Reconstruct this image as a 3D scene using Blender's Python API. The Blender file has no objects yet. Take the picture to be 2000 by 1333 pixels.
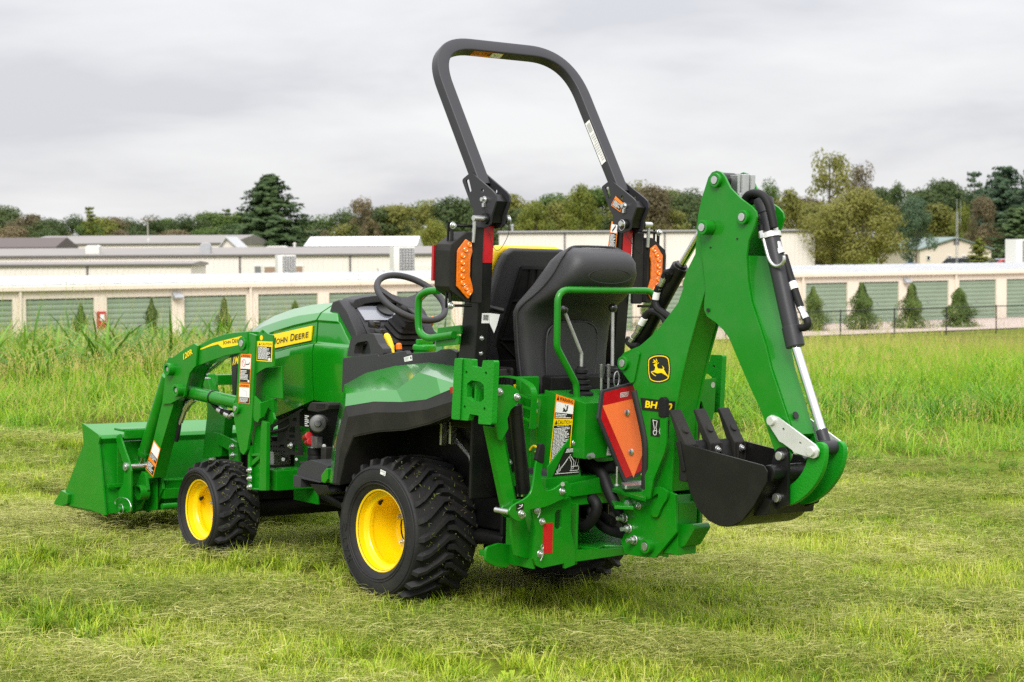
import bpy, bmesh, math, random
import numpy as np
from mathutils import Vector, Matrix, noise as mnoise
from mathutils.geometry import tessellate_polygon
random.seed(7); rng = np.random.default_rng(11)
S = bpy.context.scene; COL = S.collection
R = math.radians

# ------------------------------------------------------------------ camera, sky, sun, exposure
EYE = 1.477
cd = bpy.data.cameras.new('camera'); cam = bpy.data.objects.new('camera', cd); COL.objects.link(cam)
cd.sensor_width = 36; cd.lens = 71.83; cd.clip_start = .1; cd.clip_end = 3000
rt = Vector((0.99998134, -0.00028564, -0.00610193)); upv = Vector((0.00610861, 0.04675915, 0.99888751)); fw = Vector((0, 0.99890615, -0.04676002))
cam.matrix_world = Matrix(((rt.x, upv.x, -fw.x, 0), (rt.y, upv.y, -fw.y, 0), (rt.z, upv.z, -fw.z, EYE), (0, 0, 0, 1)))
cd.dof.use_dof = True; cd.dof.focus_distance = 8.3; cd.dof.aperture_fstop = 8
S.camera = cam
S.view_settings.view_transform = 'Standard'; S.view_settings.look = 'None'
S.view_settings.exposure = 0.9; S.view_settings.gamma = 1; S.view_settings.use_curve_mapping = False
S.render.engine = 'CYCLES'; S.cycles.use_denoising = False; S.cycles.use_adaptive_sampling = False; S.cycles.max_bounces = 8; S.cycles.transparent_max_bounces = 8
S.cycles.caustics_reflective = False; S.cycles.caustics_refractive = False

SUN_EL, SUN_AZ = R(41), R(-172)          # behind the camera, high, veiled by cloud
W = bpy.data.worlds.new('World'); S.world = W; W.use_nodes = True
nt = W.node_tree; N = nt.nodes; L = nt.links; N.clear()
def nd(tree, t, **kw):
    n = tree.nodes.new(t)
    for k, v in kw.items():
        if k in n.inputs: n.inputs[k].default_value = v
        else: setattr(n, k, v)
    return n
sky = nd(nt, 'ShaderNodeTexSky', sky_type='NISHITA', sun_disc=False, sun_elevation=SUN_EL, sun_rotation=SUN_AZ)
tc = nd(nt, 'ShaderNodeTexCoord'); sx = nd(nt, 'ShaderNodeSeparateXYZ'); L.new(tc.outputs['Generated'], sx.inputs[0])
zc = nd(nt, 'ShaderNodeMath', operation='MAXIMUM'); L.new(sx.outputs['Z'], zc.inputs[0]); zc.inputs[1].default_value = 0
za = nd(nt, 'ShaderNodeMath', operation='ADD'); L.new(zc.outputs[0], za.inputs[0]); za.inputs[1].default_value = .20
dv = nd(nt, 'ShaderNodeVectorMath', operation='DIVIDE'); L.new(tc.outputs['Generated'], dv.inputs[0])
cz = nd(nt, 'ShaderNodeCombineXYZ'); [L.new(za.outputs[0], cz.inputs[i]) for i in range(3)]; L.new(cz.outputs[0], dv.inputs[1])
n1 = nd(nt, 'ShaderNodeTexNoise', Scale=1.25, Detail=6.0, Roughness=.52, Distortion=.2); L.new(dv.outputs[0], n1.inputs['Vector'])
cr = nd(nt, 'ShaderNodeValToRGB'); L.new(n1.outputs['Fac'], cr.inputs[0])
e = cr.color_ramp.elements
e[0].position = .36; e[0].color = (.385, .387, .412, 1); e[1].position = .62; e[1].color = (.515, .515, .52, 1)
m_ = e.new(.48); m_.color = (.46, .46, .472, 1)
# an overcast sky is brighter overhead than at its rim, made steeper than CIE overcast to light the ground more
gr = nd(nt, 'ShaderNodeMath', operation='MULTIPLY_ADD'); z2 = nd(nt, 'ShaderNodeMath', operation='POWER'); L.new(zc.outputs[0], z2.inputs[0]); z2.inputs[1].default_value = 1.7; L.new(z2.outputs[0], gr.inputs[0]); gr.inputs[1].default_value = 2.6; gr.inputs[2].default_value = .97
mu = nd(nt, 'ShaderNodeVectorMath', operation='SCALE'); L.new(cr.outputs['Color'], mu.inputs[0]); L.new(gr.outputs[0], mu.inputs['Scale'])
b1 = nd(nt, 'ShaderNodeBackground', Strength=.05); L.new(sky.outputs[0], b1.inputs['Color'])
b2 = nd(nt, 'ShaderNodeBackground', Strength=1.0); L.new(mu.outputs[0], b2.inputs['Color'])
mx = nd(nt, 'ShaderNodeMixShader', Fac=.92); L.new(b1.outputs[0], mx.inputs[1]); L.new(b2.outputs[0], mx.inputs[2])
wo = nd(nt, 'ShaderNodeOutputWorld'); L.new(mx.outputs[0], wo.inputs['Surface'])
sd = bpy.data.lights.new('sun', 'SUN'); so = bpy.data.objects.new('sun', sd); COL.objects.link(so)
sd.energy = 1.5; sd.angle = R(24); sd.color = (1, .97, .92)
sdir = Vector((math.sin(SUN_AZ) * math.cos(SUN_EL), math.cos(SUN_AZ) * math.cos(SUN_EL), math.sin(SUN_EL)))
so.rotation_euler = (-sdir).to_track_quat('-Z', 'Y').to_euler()

# ------------------------------------------------------------------ materials
def mat(name, col, rough=.5, metal=0., coat=0., var=.0, vscale=8., bump=0., bscale=60., spec=.5, dirt=None, dirt_amt=.0, dscale=5.):
    m = bpy.data.materials.new(name); m.use_nodes = True; t = m.node_tree
    b = t.nodes['Principled BSDF']; b.inputs['Base Color'].default_value = (*col, 1); b.inputs['Roughness'].default_value = rough
    b.inputs['Metallic'].default_value = metal; b.inputs['Coat Weight'].default_value = coat; b.inputs['Coat Roughness'].default_value = .08
    b.inputs['Specular IOR Level'].default_value = spec
    b.inputs['Coat IOR'].default_value = 1.5
    geo = nd(t, 'ShaderNodeTexCoord')
    if var or dirt:
        n = nd(t, 'ShaderNodeTexNoise', Scale=vscale, Detail=6., Roughness=.6); t.links.new(geo.outputs['Object'], n.inputs['Vector'])
        mr = nd(t, 'ShaderNodeMapRange'); t.links.new(n.outputs['Fac'], mr.inputs[0]); mr.inputs[1].default_value = .3; mr.inputs[2].default_value = .7
        mr.inputs[3].default_value = 1 - var; mr.inputs[4].default_value = 1 + var
        sc = nd(t, 'ShaderNodeVectorMath', operation='SCALE'); sc.inputs[0].default_value = col; t.links.new(mr.outputs[0], sc.inputs['Scale'])
        out = sc.outputs[0]
        if dirt:
            n2 = nd(t, 'ShaderNodeTexNoise', Scale=dscale, Detail=8., Roughness=.7); t.links.new(geo.outputs['Object'], n2.inputs['Vector'])
            m2 = nd(t, 'ShaderNodeMapRange'); t.links.new(n2.outputs['Fac'], m2.inputs[0]); m2.inputs[1].default_value = .45; m2.inputs[2].default_value = .75
            m2.inputs[3].default_value = 0; m2.inputs[4].default_value = dirt_amt
            mixc = nd(t, 'ShaderNodeMixRGB'); t.links.new(m2.outputs[0], mixc.inputs[0]); t.links.new(out, mixc.inputs[1]); mixc.inputs[2].default_value = (*dirt, 1)
            out = mixc.outputs[0]
        t.links.new(out, b.inputs['Base Color'])
        mr2 = nd(t, 'ShaderNodeMapRange'); t.links.new(n.outputs['Fac'], mr2.inputs[0]); mr2.inputs[3].default_value = max(.02, rough - .1); mr2.inputs[4].default_value = min(1, rough + .1)
        t.links.new(mr2.outputs[0], b.inputs['Roughness'])
    if bump:
        nb = nd(t, 'ShaderNodeTexNoise', Scale=bscale, Detail=3.); t.links.new(geo.outputs['Object'], nb.inputs['Vector'])
        bp = nd(t, 'ShaderNodeBump', Strength=bump, Distance=.004); t.links.new(nb.outputs['Fac'], bp.inputs['Height']); t.links.new(bp.outputs[0], b.inputs['Normal'])
    return m
DUST = (.25, .22, .15)
GREEN = mat('green_paint', (.003, .195, .004), .36, coat=.32, spec=.28, var=.06, vscale=3, dirt=DUST, dirt_amt=.07, dscale=9, bump=.05, bscale=160)
GREENS = mat('green_cast_paint', (.005, .23, .007), .5, coat=.15, spec=.3, var=.06, vscale=9, bump=.5, bscale=130)
BODY = mat('green_body_panel', (.003, .20, .004), .24, coat=.9, spec=.5, var=.03, vscale=3)
BLK = mat('black_paint', (.006, .006, .006), .40, coat=.08, spec=.3, var=.1, vscale=5, dirt=DUST, dirt_amt=.03)
SATIN = mat('charcoal_powder_coat', (.026, .026, .03), .42, spec=.4, var=.06, vscale=4, bump=.12, bscale=400)
PLAS = mat('dark_grey_plastic', (.034, .034, .037), .55, spec=.35, var=.06, vscale=6, bump=.25, bscale=500)
PLASB = mat('black_trim_plastic', (.013, .0125, .011), .6, spec=.3, var=.1, vscale=5, bump=.2, bscale=450, dirt=DUST, dirt_amt=.06)
RUB = mat('tyre_rubber', (.016, .016, .017), .62, spec=.3, var=.2, vscale=9, bump=.3, bscale=120, dirt=(.045, .04, .028), dirt_amt=.4, dscale=7)
HOSE = mat('hose_rubber', (.008, .008, .008), .6, spec=.3, var=.15, vscale=20, bump=.2, bscale=300)
VINYL = mat('black_vinyl', (.030, .030, .032), .44, spec=.45, var=.08, vscale=5, bump=.25, bscale=600)
YEL = mat('yellow_paint', (.90, .63, .0), .36, coat=.3, var=.04, vscale=4, dirt=DUST, dirt_amt=.07)
YELV = mat('yellow_vinyl', (.88, .60, .005), .5, var=.03)
ZINC = mat('zinc_plate', (.62, .63, .62), .33, metal=.9, var=.08, vscale=30)
SILV = mat('pale_plated_steel', (.70, .71, .68), .45, metal=.55, var=.05, vscale=12)
CHROME = mat('chrome_rod', (.75, .76, .78), .12, metal=1.)
ALU = mat('cast_aluminium', (.45, .45, .44), .5, metal=.7, var=.15, vscale=30)
KNOB = mat('black_knob', (.012, .012, .013), .15, coat=.5)
ORNG = mat('orange_plastic', (.85, .17, .005), .4)
AMB = mat('amber_lens', (.92, .24, .006), .2, coat=.4, spec=.7)
AMBL = mat('amber_lens_body', (.74, .16, .004), .18, coat=.6, var=.35, vscale=120)
AMBD = mat('amber_reflector_cup', (.55, .10, .0), .2, coat=.6)
REDL = mat('red_lens', (.35, .004, .006), .15, coat=.6)
REDR = mat('red_reflective_tape', (.50, .006, .012), .35, var=.12, vscale=60)
FLUO = mat('fluorescent_orange_sheet', (1.0, .20, .045), .6, var=.04, vscale=3)
D_OR = mat('decal_orange', (.95, .25, .01), .4); D_WH = mat('decal_white', (.80, .80, .78), .4)
D_BK = mat('decal_black', (.012, .012, .010), .35); D_YE = mat('decal_yellow', (.95, .66, .0), .35)
D_RD = mat('decal_red', (.6, .02, .02), .4); D_GY = mat('decal_grey', (.45, .45, .43), .4)
SCREEN = mat('instrument_glass', (.22, .23, .27), .15, coat=.8)
DARKI = mat('dark_engine_iron', (.006, .006, .006), .55, spec=.25, var=.3, vscale=14)
GRN_IN = BODY

# ------------------------------------------------------------------ mesh helpers
class MB:
    def __init__(s): s.v = []; s.f = []; s.m = []
    def add(s, vs, fs, mi=0):
        o = len(s.v); s.v += [tuple(p) for p in vs]; s.f += [tuple(i + o for i in f) for f in fs]; s.m += [mi] * len(fs); return s
    def build(s, name, mats, parent=None, bev=0., seg=2, smooth=35, mirror=False, bev_ang=32, props=None):
        me = bpy.data.meshes.new(name); vs = s.v; fs = s.f
        if mirror: vs = [(x, -y, z) for x, y, z in vs]; fs = [f[::-1] for f in fs]
        me.from_pydata(vs, [], fs)
        if not isinstance(mats, (list, tuple)): mats = [mats]
        for mm in mats: me.materials.append(mm)
        me.polygons.foreach_set('material_index', s.m)
        bm = bmesh.new(); bm.from_mesh(me)
        bmesh.ops.remove_doubles(bm, verts=bm.verts, dist=2e-5)
        bmesh.ops.recalc_face_normals(bm, faces=bm.faces)
        if bev:
            bm.normal_update()
            es = [e_ for e_ in bm.edges if len(e_.link_faces) == 2 and e_.calc_face_angle(0) > R(bev_ang)]
            bmesh.ops.bevel(bm, geom=es, offset=bev, segments=seg, profile=.5, affect='EDGES', clamp_overlap=True)
        bm.to_mesh(me); bm.free()
        if smooth:
            me.polygons.foreach_set('use_smooth', [True] * len(me.polygons)); me.set_sharp_from_angle(angle=R(smooth))
        me.update(); o = bpy.data.objects.new(name, me); COL.objects.link(o)
        if bev:
            wn = o.modifiers.new('weighted', 'WEIGHTED_NORMAL'); wn.keep_sharp = True; wn.weight = 100
        if parent: o.parent = parent
        if props:
            for k, v in props.items(): o[k] = v
        return o
def V(*a): return Vector(a)
def frame(d):
    d = Vector(d).normalized(); a = Vector((0, 0, 1)) if abs(d.z) < .9 else Vector((1, 0, 0))
    u = d.cross(a).normalized(); return u, d.cross(u).normalized(), d
def rp(pts, r, seg=5):
    """polygon with its corners rounded; r one radius or a list"""
    n = len(pts); out = []
    for i in range(n):
        rr = (r[i] if i < len(r) else 0) if isinstance(r, (list, tuple)) else r
        p = Vector(pts[i]); a = Vector(pts[i - 1]) - p; b = Vector(pts[(i + 1) % n]) - p
        la, lb = a.length, b.length
        if rr <= 0 or la < 1e-6 or lb < 1e-6: out.append(tuple(p)); continue
        a /= la; b /= lb; ang = math.acos(max(-1, min(1, a.dot(b))))
        if ang > 2.9: out.append(tuple(p)); continue
        t = min(rr / math.tan(ang / 2), la * .48, lb * .48)
        p0 = p + a * t; p1 = p + b * t
        for k in range(seg + 1):
            q = k / seg; out.append(tuple(p0 * (1 - q) ** 2 + p * 2 * q * (1 - q) + p1 * q * q))
    return out
def smoothp(pts, n=6, closed=True):
    """Catmull-Rom through the points"""
    P = [Vector(p) for p in pts]; m = len(P); out = []
    rngi = range(m if closed else m - 1)
    for i in rngi:
        if closed: p0, p1, p2, p3 = P[i - 1], P[i], P[(i + 1) % m], P[(i + 2) % m]
        else: p0, p1, p2, p3 = P[max(i - 1, 0)], P[i], P[i + 1], P[min(i + 2, m - 1)]
        for k in range(n):
            t = k / n; out.append(tuple(.5 * ((2 * p1) + (p2 - p0) * t + (2 * p0 - 5 * p1 + 4 * p2 - p3) * t * t + (3 * p1 - p0 - 3 * p2 + p3) * t ** 3)))
    if not closed: out.append(tuple(P[-1]))
    return out
def lift3(pts, axis, c):
    if axis == 'y': return [(p[0], c, p[1]) for p in pts]
    if axis == 'x': return [(c, p[0], p[1]) for p in pts]
    return [(p[0], p[1], c) for p in pts]
def prism(mb, pts, axis, a, b, mi=0, holes=()):
    loops = [list(pts)] + [list(h) for h in holes]
    A = [q for lp in loops for q in lift3(lp, axis, a)]; B = [q for lp in loops for q in lift3(lp, axis, b)]
    n = len(A)
    if holes:
        tri = tessellate_polygon([[Vector((p[0], p[1], 0)) for p in lp] for lp in loops])
        caps = [tuple(t) for t in tri]
    else: caps = [tuple(range(n))]
    fs = [c for c in caps] + [tuple(i + n for i in c[::-1]) for c in caps]
    o = 0
    for lp in loops:
        k = len(lp); fs += [(o + i, o + (i + 1) % k, o + (i + 1) % k + n, o + i + n) for i in range(k)]; o += k
    mb.add(A + B, fs, mi); return mb
def slab(mb, quad, n, th, mi=0):
    """a flat polygon in space given thickness th along n"""
    n = Vector(n).normalized() * th; q = [Vector(p) for p in quad]; k = len(q)
    mb.add(q + [p + n for p in q], [tuple(range(k)), tuple(range(2 * k - 1, k - 1, -1))] + [(i, (i + 1) % k, (i + 1) % k + k, i + k) for i in range(k)], mi); return mb
def box(mb, c, s, rot=None, mi=0):
    c = Vector(c); h = Vector(s) / 2; vs = []
    for z in (-1, 1):
        for x, y in ((-1, -1), (1, -1), (1, 1), (-1, 1)):
            p = Vector((x * h.x, y * h.y, z * h.z)); vs.append(c + (rot @ p if rot else p))
    mb.add(vs, [(3, 2, 1, 0), (4, 5, 6, 7), (0, 1, 5, 4), (1, 2, 6, 5), (2, 3, 7, 6), (3, 0, 4, 7)], mi); return mb
def cyl(mb, p0, p1, r, seg=18, r2=None, mi=0, cap=True):
    p0 = Vector(p0); p1 = Vector(p1); u, w, d = frame(p1 - p0); r2 = r if r2 is None else r2
    vs = []
    for p, q in ((p0, r), (p1, r2)):
        for i in range(seg):
            a = 2 * math.pi * i / seg; vs.append(p + (u * math.cos(a) + w * math.sin(a)) * q)
    fs = [(i, (i + 1) % seg, (i + 1) % seg + seg, i + seg) for i in range(seg)]
    if cap: fs += [tuple(range(seg))[::-1], tuple(range(seg, 2 * seg))]
    mb.add(vs, fs, mi); return mb
def pipe(mb, p0, p1, ro, ri, seg=24, mi=0):
    p0 = Vector(p0); p1 = Vector(p1); return lathe(mb, [(ri, 0), (ro, 0), (ro, (p1 - p0).length), (ri, (p1 - p0).length)], p0, p1 - p0, seg, mi, closed=True)
def lathe(mb, prof, o, axis, seg=24, mi=0, closed=False, ang=2 * math.pi):
    o = Vector(o); u, w, d = frame(axis); n = len(prof); vs = []
    for i in range(seg):
        a = ang * i / seg; e_ = u * math.cos(a) + w * math.sin(a)
        vs += [o + e_ * r + d * t for r, t in prof]
    fs = []
    for i in range(seg):
        j = (i + 1) % seg
        for k in range(n if closed else n - 1):
            k2 = (k + 1) % n; fs.append((i * n + k, j * n + k, j * n + k2, i * n + k2))
    mb.add(vs, fs, mi); return mb
def fillet(path, r, seg=6):
    P = [Vector(p) for p in path]; out = [P[0]]
    for i in range(1, len(P) - 1):
        p = P[i]; a = P[i - 1] - p; b = P[i + 1] - p; la, lb = a.length, b.length; a /= la; b /= lb
        ang = math.acos(max(-1, min(1, a.dot(b))))
        if ang > 3.05 or r <= 0: out.append(p); continue
        t = min(r / math.tan(ang / 2), la * .48, lb * .48); p0 = p + a * t; p1 = p + b * t
        out += [p0 * (1 - q) ** 2 + p * 2 * q * (1 - q) + p1 * q * q for q in [k / seg for k in range(seg + 1)]]
    out.append(P[-1]); return out
def sweep(mb, path, prof, up=None, mi=0, cap=True, closed=False):
    """2-D profile (u, w) carried along a path; up fixes w where given"""
    P = [Vector(p) for p in path]; n = len(P); k = len(prof); vs = []; last = None
    for i in range(n):
        d = (P[(i + 1) % n] - P[i - 1]) if closed else (P[min(i + 1, n - 1)] - P[max(i - 1, 0)])
        d.normalize()
        if up is not None: u = d.cross(Vector(up)).normalized(); w = u.cross(d).normalized()
        elif last is None: u, w, _ = frame(d)
        else: u = (last - d * last.dot(d)).normalized(); w = d.cross(u).normalized()
        last = u
        # keep the width constant round a bend
        vs += [P[i] + u * a + w * b for a, b in prof]
    fs = []
    for i in range(n if closed else n - 1):
        j = (i + 1) % n; fs += [(i * k + q, i * k + (q + 1) % k, j * k + (q + 1) % k, j * k + q) for q in range(k)]
    if cap and not closed: fs += [tuple(range(k))[::-1], tuple(range((n - 1) * k, n * k))]
    mb.add(vs, fs, mi); return mb
def circ2(r, seg=10): return [(r * math.cos(2 * math.pi * i / seg), r * math.sin(2 * math.pi * i / seg)) for i in range(seg)]
def tube(mb, path, r, fil=0., seg=10, mi=0, smooth=0):
    p = fillet(path, fil) if fil else [Vector(q) for q in path]
    if smooth: p = [Vector(q) for q in smoothp(path, smooth, closed=False)]
    return sweep(mb, p, circ2(r, seg), mi=mi)
def loft(mb, secs, mi=0, cap=True, closed=True):
    k = len(secs[0]); vs = [p for s_ in secs for p in s_]; fs = []
    for i in range(len(secs) - 1):
        fs += [(i * k + q, i * k + (q + 1) % k, (i + 1) * k + (q + 1) % k, (i + 1) * k + q) for q in range(k if closed else k - 1)]
    if cap: fs += [tuple(range(k))[::-1], tuple(range((len(secs) - 1) * k, len(secs) * k))]
    mb.add(vs, fs, mi); return mb
def subd(o, lv):
    md = o.modifiers.new('subdivision', 'SUBSURF'); md.levels = lv; md.render_levels = lv; return o
FONTS = {}
def text_geo(s, shear=0., bold=0., space=1.):
    key = (s, shear, bold, space)
    if key not in FONTS:
        cu = bpy.data.curves.new('lettering', 'FONT'); cu.body = s; cu.shear = shear; cu.offset = bold; cu.space_character = space; cu.resolution_u = 3
        ob = bpy.data.objects.new('lettering', cu); me = bpy.data.meshes.new_from_object(ob)
        vs = [(v.co.x, v.co.y) for v in me.vertices]; fs = [tuple(p.vertices) for p in me.polygons]
        bpy.data.objects.remove(ob); bpy.data.curves.remove(cu); bpy.data.meshes.remove(me)
        xs = [v[0] for v in vs]; ys = [v[1] for v in vs]
        FONTS[key] = (vs, fs, min(xs), max(xs), min(ys), max(ys))
    return FONTS[key]
class Decal:
    """flat print on a surface: s runs 0..1 from the left edge, t 0..1 from the bottom edge of the corner quad"""
    def __init__(s, tl, tr, br, bl, out):
        s.c = [Vector(p) for p in (tl, tr, br, bl)]; s.n = (s.c[1] - s.c[0]).cross(s.c[3] - s.c[0]).normalized()
        if s.n.dot(Vector(out)) < 0: s.n = -s.n
        s.mb = MB(); s.mats = []; s.k = 0
    def P(s, u, v, h): tl, tr, br, bl = s.c; return (bl * (1 - u) + br * u) * (1 - v) + (tl * (1 - u) + tr * u) * v + s.n * h
    def mi(s, m):
        if m not in s.mats: s.mats.append(m)
        return s.mats.index(m)
    def h(s): s.k += 1; return .0006 + .00022 * s.k
    def rect(s, u0, v0, u1, v1, m): return s.poly([(u0, v0), (u1, v0), (u1, v1), (u0, v1)], m)
    def poly(s, pts, m):
        h = s.h(); s.mb.add([s.P(u, v, h) for u, v in pts], [tuple(range(len(pts)))], s.mi(m)); return s
    def line(s, pts, w, m, asp=1.):
        h = s.h()
        for (a, b), (c, d) in zip(pts[:-1], pts[1:]):
            dx, dy = (c - a), (d - b) / asp; l = math.hypot(dx, dy) or 1; nx, ny = -dy / l * w / 2, dx / l * w / 2 * asp
            s.mb.add([s.P(a + nx, b + ny, h), s.P(c + nx, d + ny, h), s.P(c - nx, d - ny, h), s.P(a - nx, b - ny, h)], [(0, 1, 2, 3)], s.mi(m))
        return s
    def text(s, st, u0, v0, u1, v1, m, **kw):
        vs, fs, x0, x1, y0, y1 = text_geo(st, **kw); h = s.h()
        s.mb.add([s.P(u0 + (x - x0) / (x1 - x0) * (u1 - u0), v0 + (y - y0) / (y1 - y0) * (v1 - v0), h) for x, y in vs], fs, s.mi(m)); return s
    def lines(s, u0, v0, u1, v1, n, m, rnd=None, gap=.45):
        rnd = rnd or random; h = s.h(); st = (v1 - v0) / n
        for i in range(n):
            a = v1 - st * (i + 1) + st * gap / 2; b = a + st * (1 - gap); u = u0; end = u1 - rnd.random() ** 2 * (u1 - u0) * .45
            while u < end:
                w = (u1 - u0) * rnd.uniform(.08, .26); e_ = min(u + w, end)
                s.mb.add([s.P(u, a, h), s.P(e_, a, h), s.P(e_, b, h), s.P(u, b, h)], [(0, 1, 2, 3)], s.mi(m)); u = e_ + (u1 - u0) * .025
        return s
    def build(s, name, parent): return s.mb.build(name, s.mats, parent, smooth=0)

def tag(o, label, cat, group=None):
    o['label'] = label; o['category'] = cat
    if group: o['group'] = group
    return o
def structure(o): o['kind'] = 'structure'; return o
def empty(name, label=None, cat=None, loc=(0, 0, 0), parent=None, group=None):
    o = bpy.data.objects.new(name, None); o.empty_display_size = .2; COL.objects.link(o); o.location = loc
    if parent: o.parent = parent
    if label: tag(o, label, cat, group)
    return o
def bolts(mesh_obj_data, name, parent, spots, axis):
    """copies of one fastener mesh, each an object of its own"""
    for p in spots:
        o = bpy.data.objects.new(name, mesh_obj_data); COL.objects.link(o); o.parent = parent
        o.matrix_local = Matrix.Translation(p) @ Vector((0, 0, 1)).rotation_difference(Vector(axis)).to_matrix().to_4x4()

# ------------------------------------------------------------------ compact tractor (own frame: x forward, y left, z up)
TRAC = empty('compact_tractor', 'green compact tractor with yellow wheels, front loader and rear backhoe, parked on mown grass', 'tractor')
TRAC.matrix_world = Matrix(((-0.637844, -0.769452, 0.03315, -0.10956), (0.769875, -0.638195, -0.000026, 8.64921), (0.021176, 0.025505, 0.99945, 0.00304), (0, 0, 0, 1)))
def part(mb, name, m, parent=None, **kw): return mb.build(name, m, parent or TRAC, **kw)

mb = MB(); lathe(mb, [(0, 0), (.0145, 0), (.0145, .003), (.0, .003)], (0, 0, 0), (0, 0, 1), 16)
prism(mb, circ2(.0105, 6), 'z', .003, .011); cyl(mb, (0, 0, .011), (0, 0, .018), .0062, 10)
BOLT = mb.build('bolt', ZINC, None, bev=.0008, seg=1); BOLT_ME = BOLT.data; bpy.data.objects.remove(BOLT)
mb = MB(); lathe(mb, [(0, 0), (.013, 0), (.012, .006), (.006, .009), (0, .009)], (0, 0, 0), (0, 0, 1), 16)
PINH = mb.build('pin_head', ZINC, None); PIN_ME = PINH.data; bpy.data.objects.remove(PINH)

# ---- wheels
def lug(mb, c, st, mir=False, yc=0.):
    """one tread bar: stations (angle, y, base radius, top radius, base half width, top half width)"""
    secs = []
    for a, y, rb, rtp, hb, ht in st:
        y = 2 * yc - y if mir else y; q = []
        for r_, h_, sg in ((rb, hb, -1), (rtp, ht, -1), (rtp, ht, 1), (rb, hb, 1)):
            t = a + sg * h_ / r_; q.append((c[0] + r_ * math.cos(t), y, c[2] + r_ * math.sin(t)))
        secs.append(q)
    loft(mb, secs)
def make_wheel(name, c, R_, W_, rf, nl, disc, bolt_r, nb, ring, left=True, steer=0., hx=0.):
    yo = c[1]; root = MB(); o3 = Vector((0, 0, 0)); ctr = (0, 0, 0)
    # rim: flange lip, bead seat, drop centre, deep dish and disc
    k = rf / .172
    prof = [(rf - .006, -.012), (rf + .001, -.006), (rf + .001, .0), (rf - .005, .003), (rf - .010, -.001), (rf - .012, -.014), (rf - .013, -.030), (rf - .018, -.034), (rf - .030, -.038), (rf - .034, -.044), (rf - .034, -.060), (rf - .030, -.067), (rf - .029, -.075), (rf - .031, -disc + .024), (rf - .037, -disc + .008), (rf - .050, -disc), (rf * .55, -disc - .004), (rf * .5, -disc + .012), (.03, -disc + .016), (.0001, -disc + .016)]
    lathe(root, [(r_, t) for r_, t in prof], ctr, (0, 1, 0), 64)
    if hx: prism(root, [(bolt_r * 1.22 * math.cos(a), bolt_r * 1.22 * math.sin(a)) for a in [math.pi / 3 * i for i in range(6)]], 'y', -disc + .002, -disc + .010)
    ob = part(root, name, YEL, smooth=24, mirror=not left)
    ob.location = (c[0], c[1], c[2]); ob.rotation_euler.z = steer
    # tyre carcass
    t = MB(); yb = -W_ + .012
    pr = [(rf - .012, -.004), (rf + .002, .004), (rf + .012, .013), (rf + .04, .020), (ring - .018, .020), (ring - .004, .016), (ring, .011), (ring + .002, .002), (R_ - .030, -.014), (R_ - .024, -.04), (R_ - .021, -W_ / 2 + .006), (R_ - .024, -W_ + .05), (R_ - .03, -W_ + .02), (ring, -W_ + .0), (rf + .02, -W_ - .006), (rf - .012, -W_ + .01)]
    lathe(t, pr, ctr, (0, 1, 0), 84)
    for q in (ring - .012, rf + .022, rf + .034): lathe(t, [(q - .002, .0195), (q, .0222), (q + .002, .0195)], ctr, (0, 1, 0), 84)
    yc = -W_ / 2 + .006; dl = 2 * math.pi / nl; hb, ht = (.013, .0085) if R_ > .27 else (.0105, .007)
    for i in range(nl):
        a0 = i * dl
        st = [(a0 + .02, .008, ring - .012, ring + .002, hb, ht), (a0, -.004, ring, R_ - .006, hb * 1.1, ht * 1.1), (a0 - .05, -.035, R_ - .03, R_, hb, ht), (a0 - .19, yc + W_ * .16, R_ - .03, R_ + .003, hb, ht), (a0 - .265, yc + W_ * .06, R_ - .03, R_ + .003, hb * 1.15, ht * 1.2), (a0 - .27, yc - W_ * .05, R_ - .03, R_ + .002, hb, ht)]
        lug(t, ctr, st); lug(t, ctr, [(a + dl / 2, *r_) for a, *r_ in st], True, yc)
    ty = t.build('tyre', RUB, ob, bev=.0, smooth=28, mirror=not left)
    sg = 1 if left else -1
    bolts(BOLT_ME, 'wheel_bolt', ob, [(bolt_r * math.cos(2 * math.pi * i / nb + .35), sg * (-disc + (.010 if hx else .0145)), bolt_r * math.sin(2 * math.pi * i / nb + .35)) for i in range(nb)], (0, sg, 0))
    if left:
        v = MB(); a = R(52 if R_ > .27 else 22); rr = rf - .030
        cyl(v, (rr * math.cos(a), -.070, rr * math.sin(a)), ((rr - .012) * math.cos(a), -.052, (rr - .012) * math.sin(a)), .0065, 10); cyl(v, ((rr - .012) * math.cos(a), -.056, (rr - .012) * math.sin(a)), ((rr - .015) * math.cos(a), -.050, (rr - .015) * math.sin(a)), .008, 10)
        v.build('valve_stem', HOSE, ob)
        a = R(72 if R_ > .27 else 52); rr = rf - .0325
        P0 = [Vector((rr * math.cos(b), y, rr * math.sin(b))) for b, y in ((a + .09, -.065), (a + .09, -.11), (a - .09, -.11), (a - .09, -.065))]
        dc = Decal(P0[0], P0[1], P0[2], P0[3], (-math.cos(a), 0, -math.sin(a))); dc.k = 8; dc.rect(0, 0, 1, 1, D_WH); dc.rect(.15, .5, .75, .85, D_GY); dc.lines(.1, .1, .9, .4, 3, D_GY); dc.build('rim_sticker', ob)
        if R_ > .27:
            P0 = [Vector((r_ * math.cos(b), .0225, r_ * math.sin(b))) for b, r_ in ((R(103.5), .257), (R(95), .257), (R(95), .238), (R(103.5), .238))]
            dc = Decal(*P0, (0, 1, 0)); dc.rect(0, 0, 1, 1, D_WH); dc.rect(.1, .55, .9, .85, D_GY); dc.lines(.1, .1, .6, .45, 3, D_GY); dc.build('barcode_sticker', ob)
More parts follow.
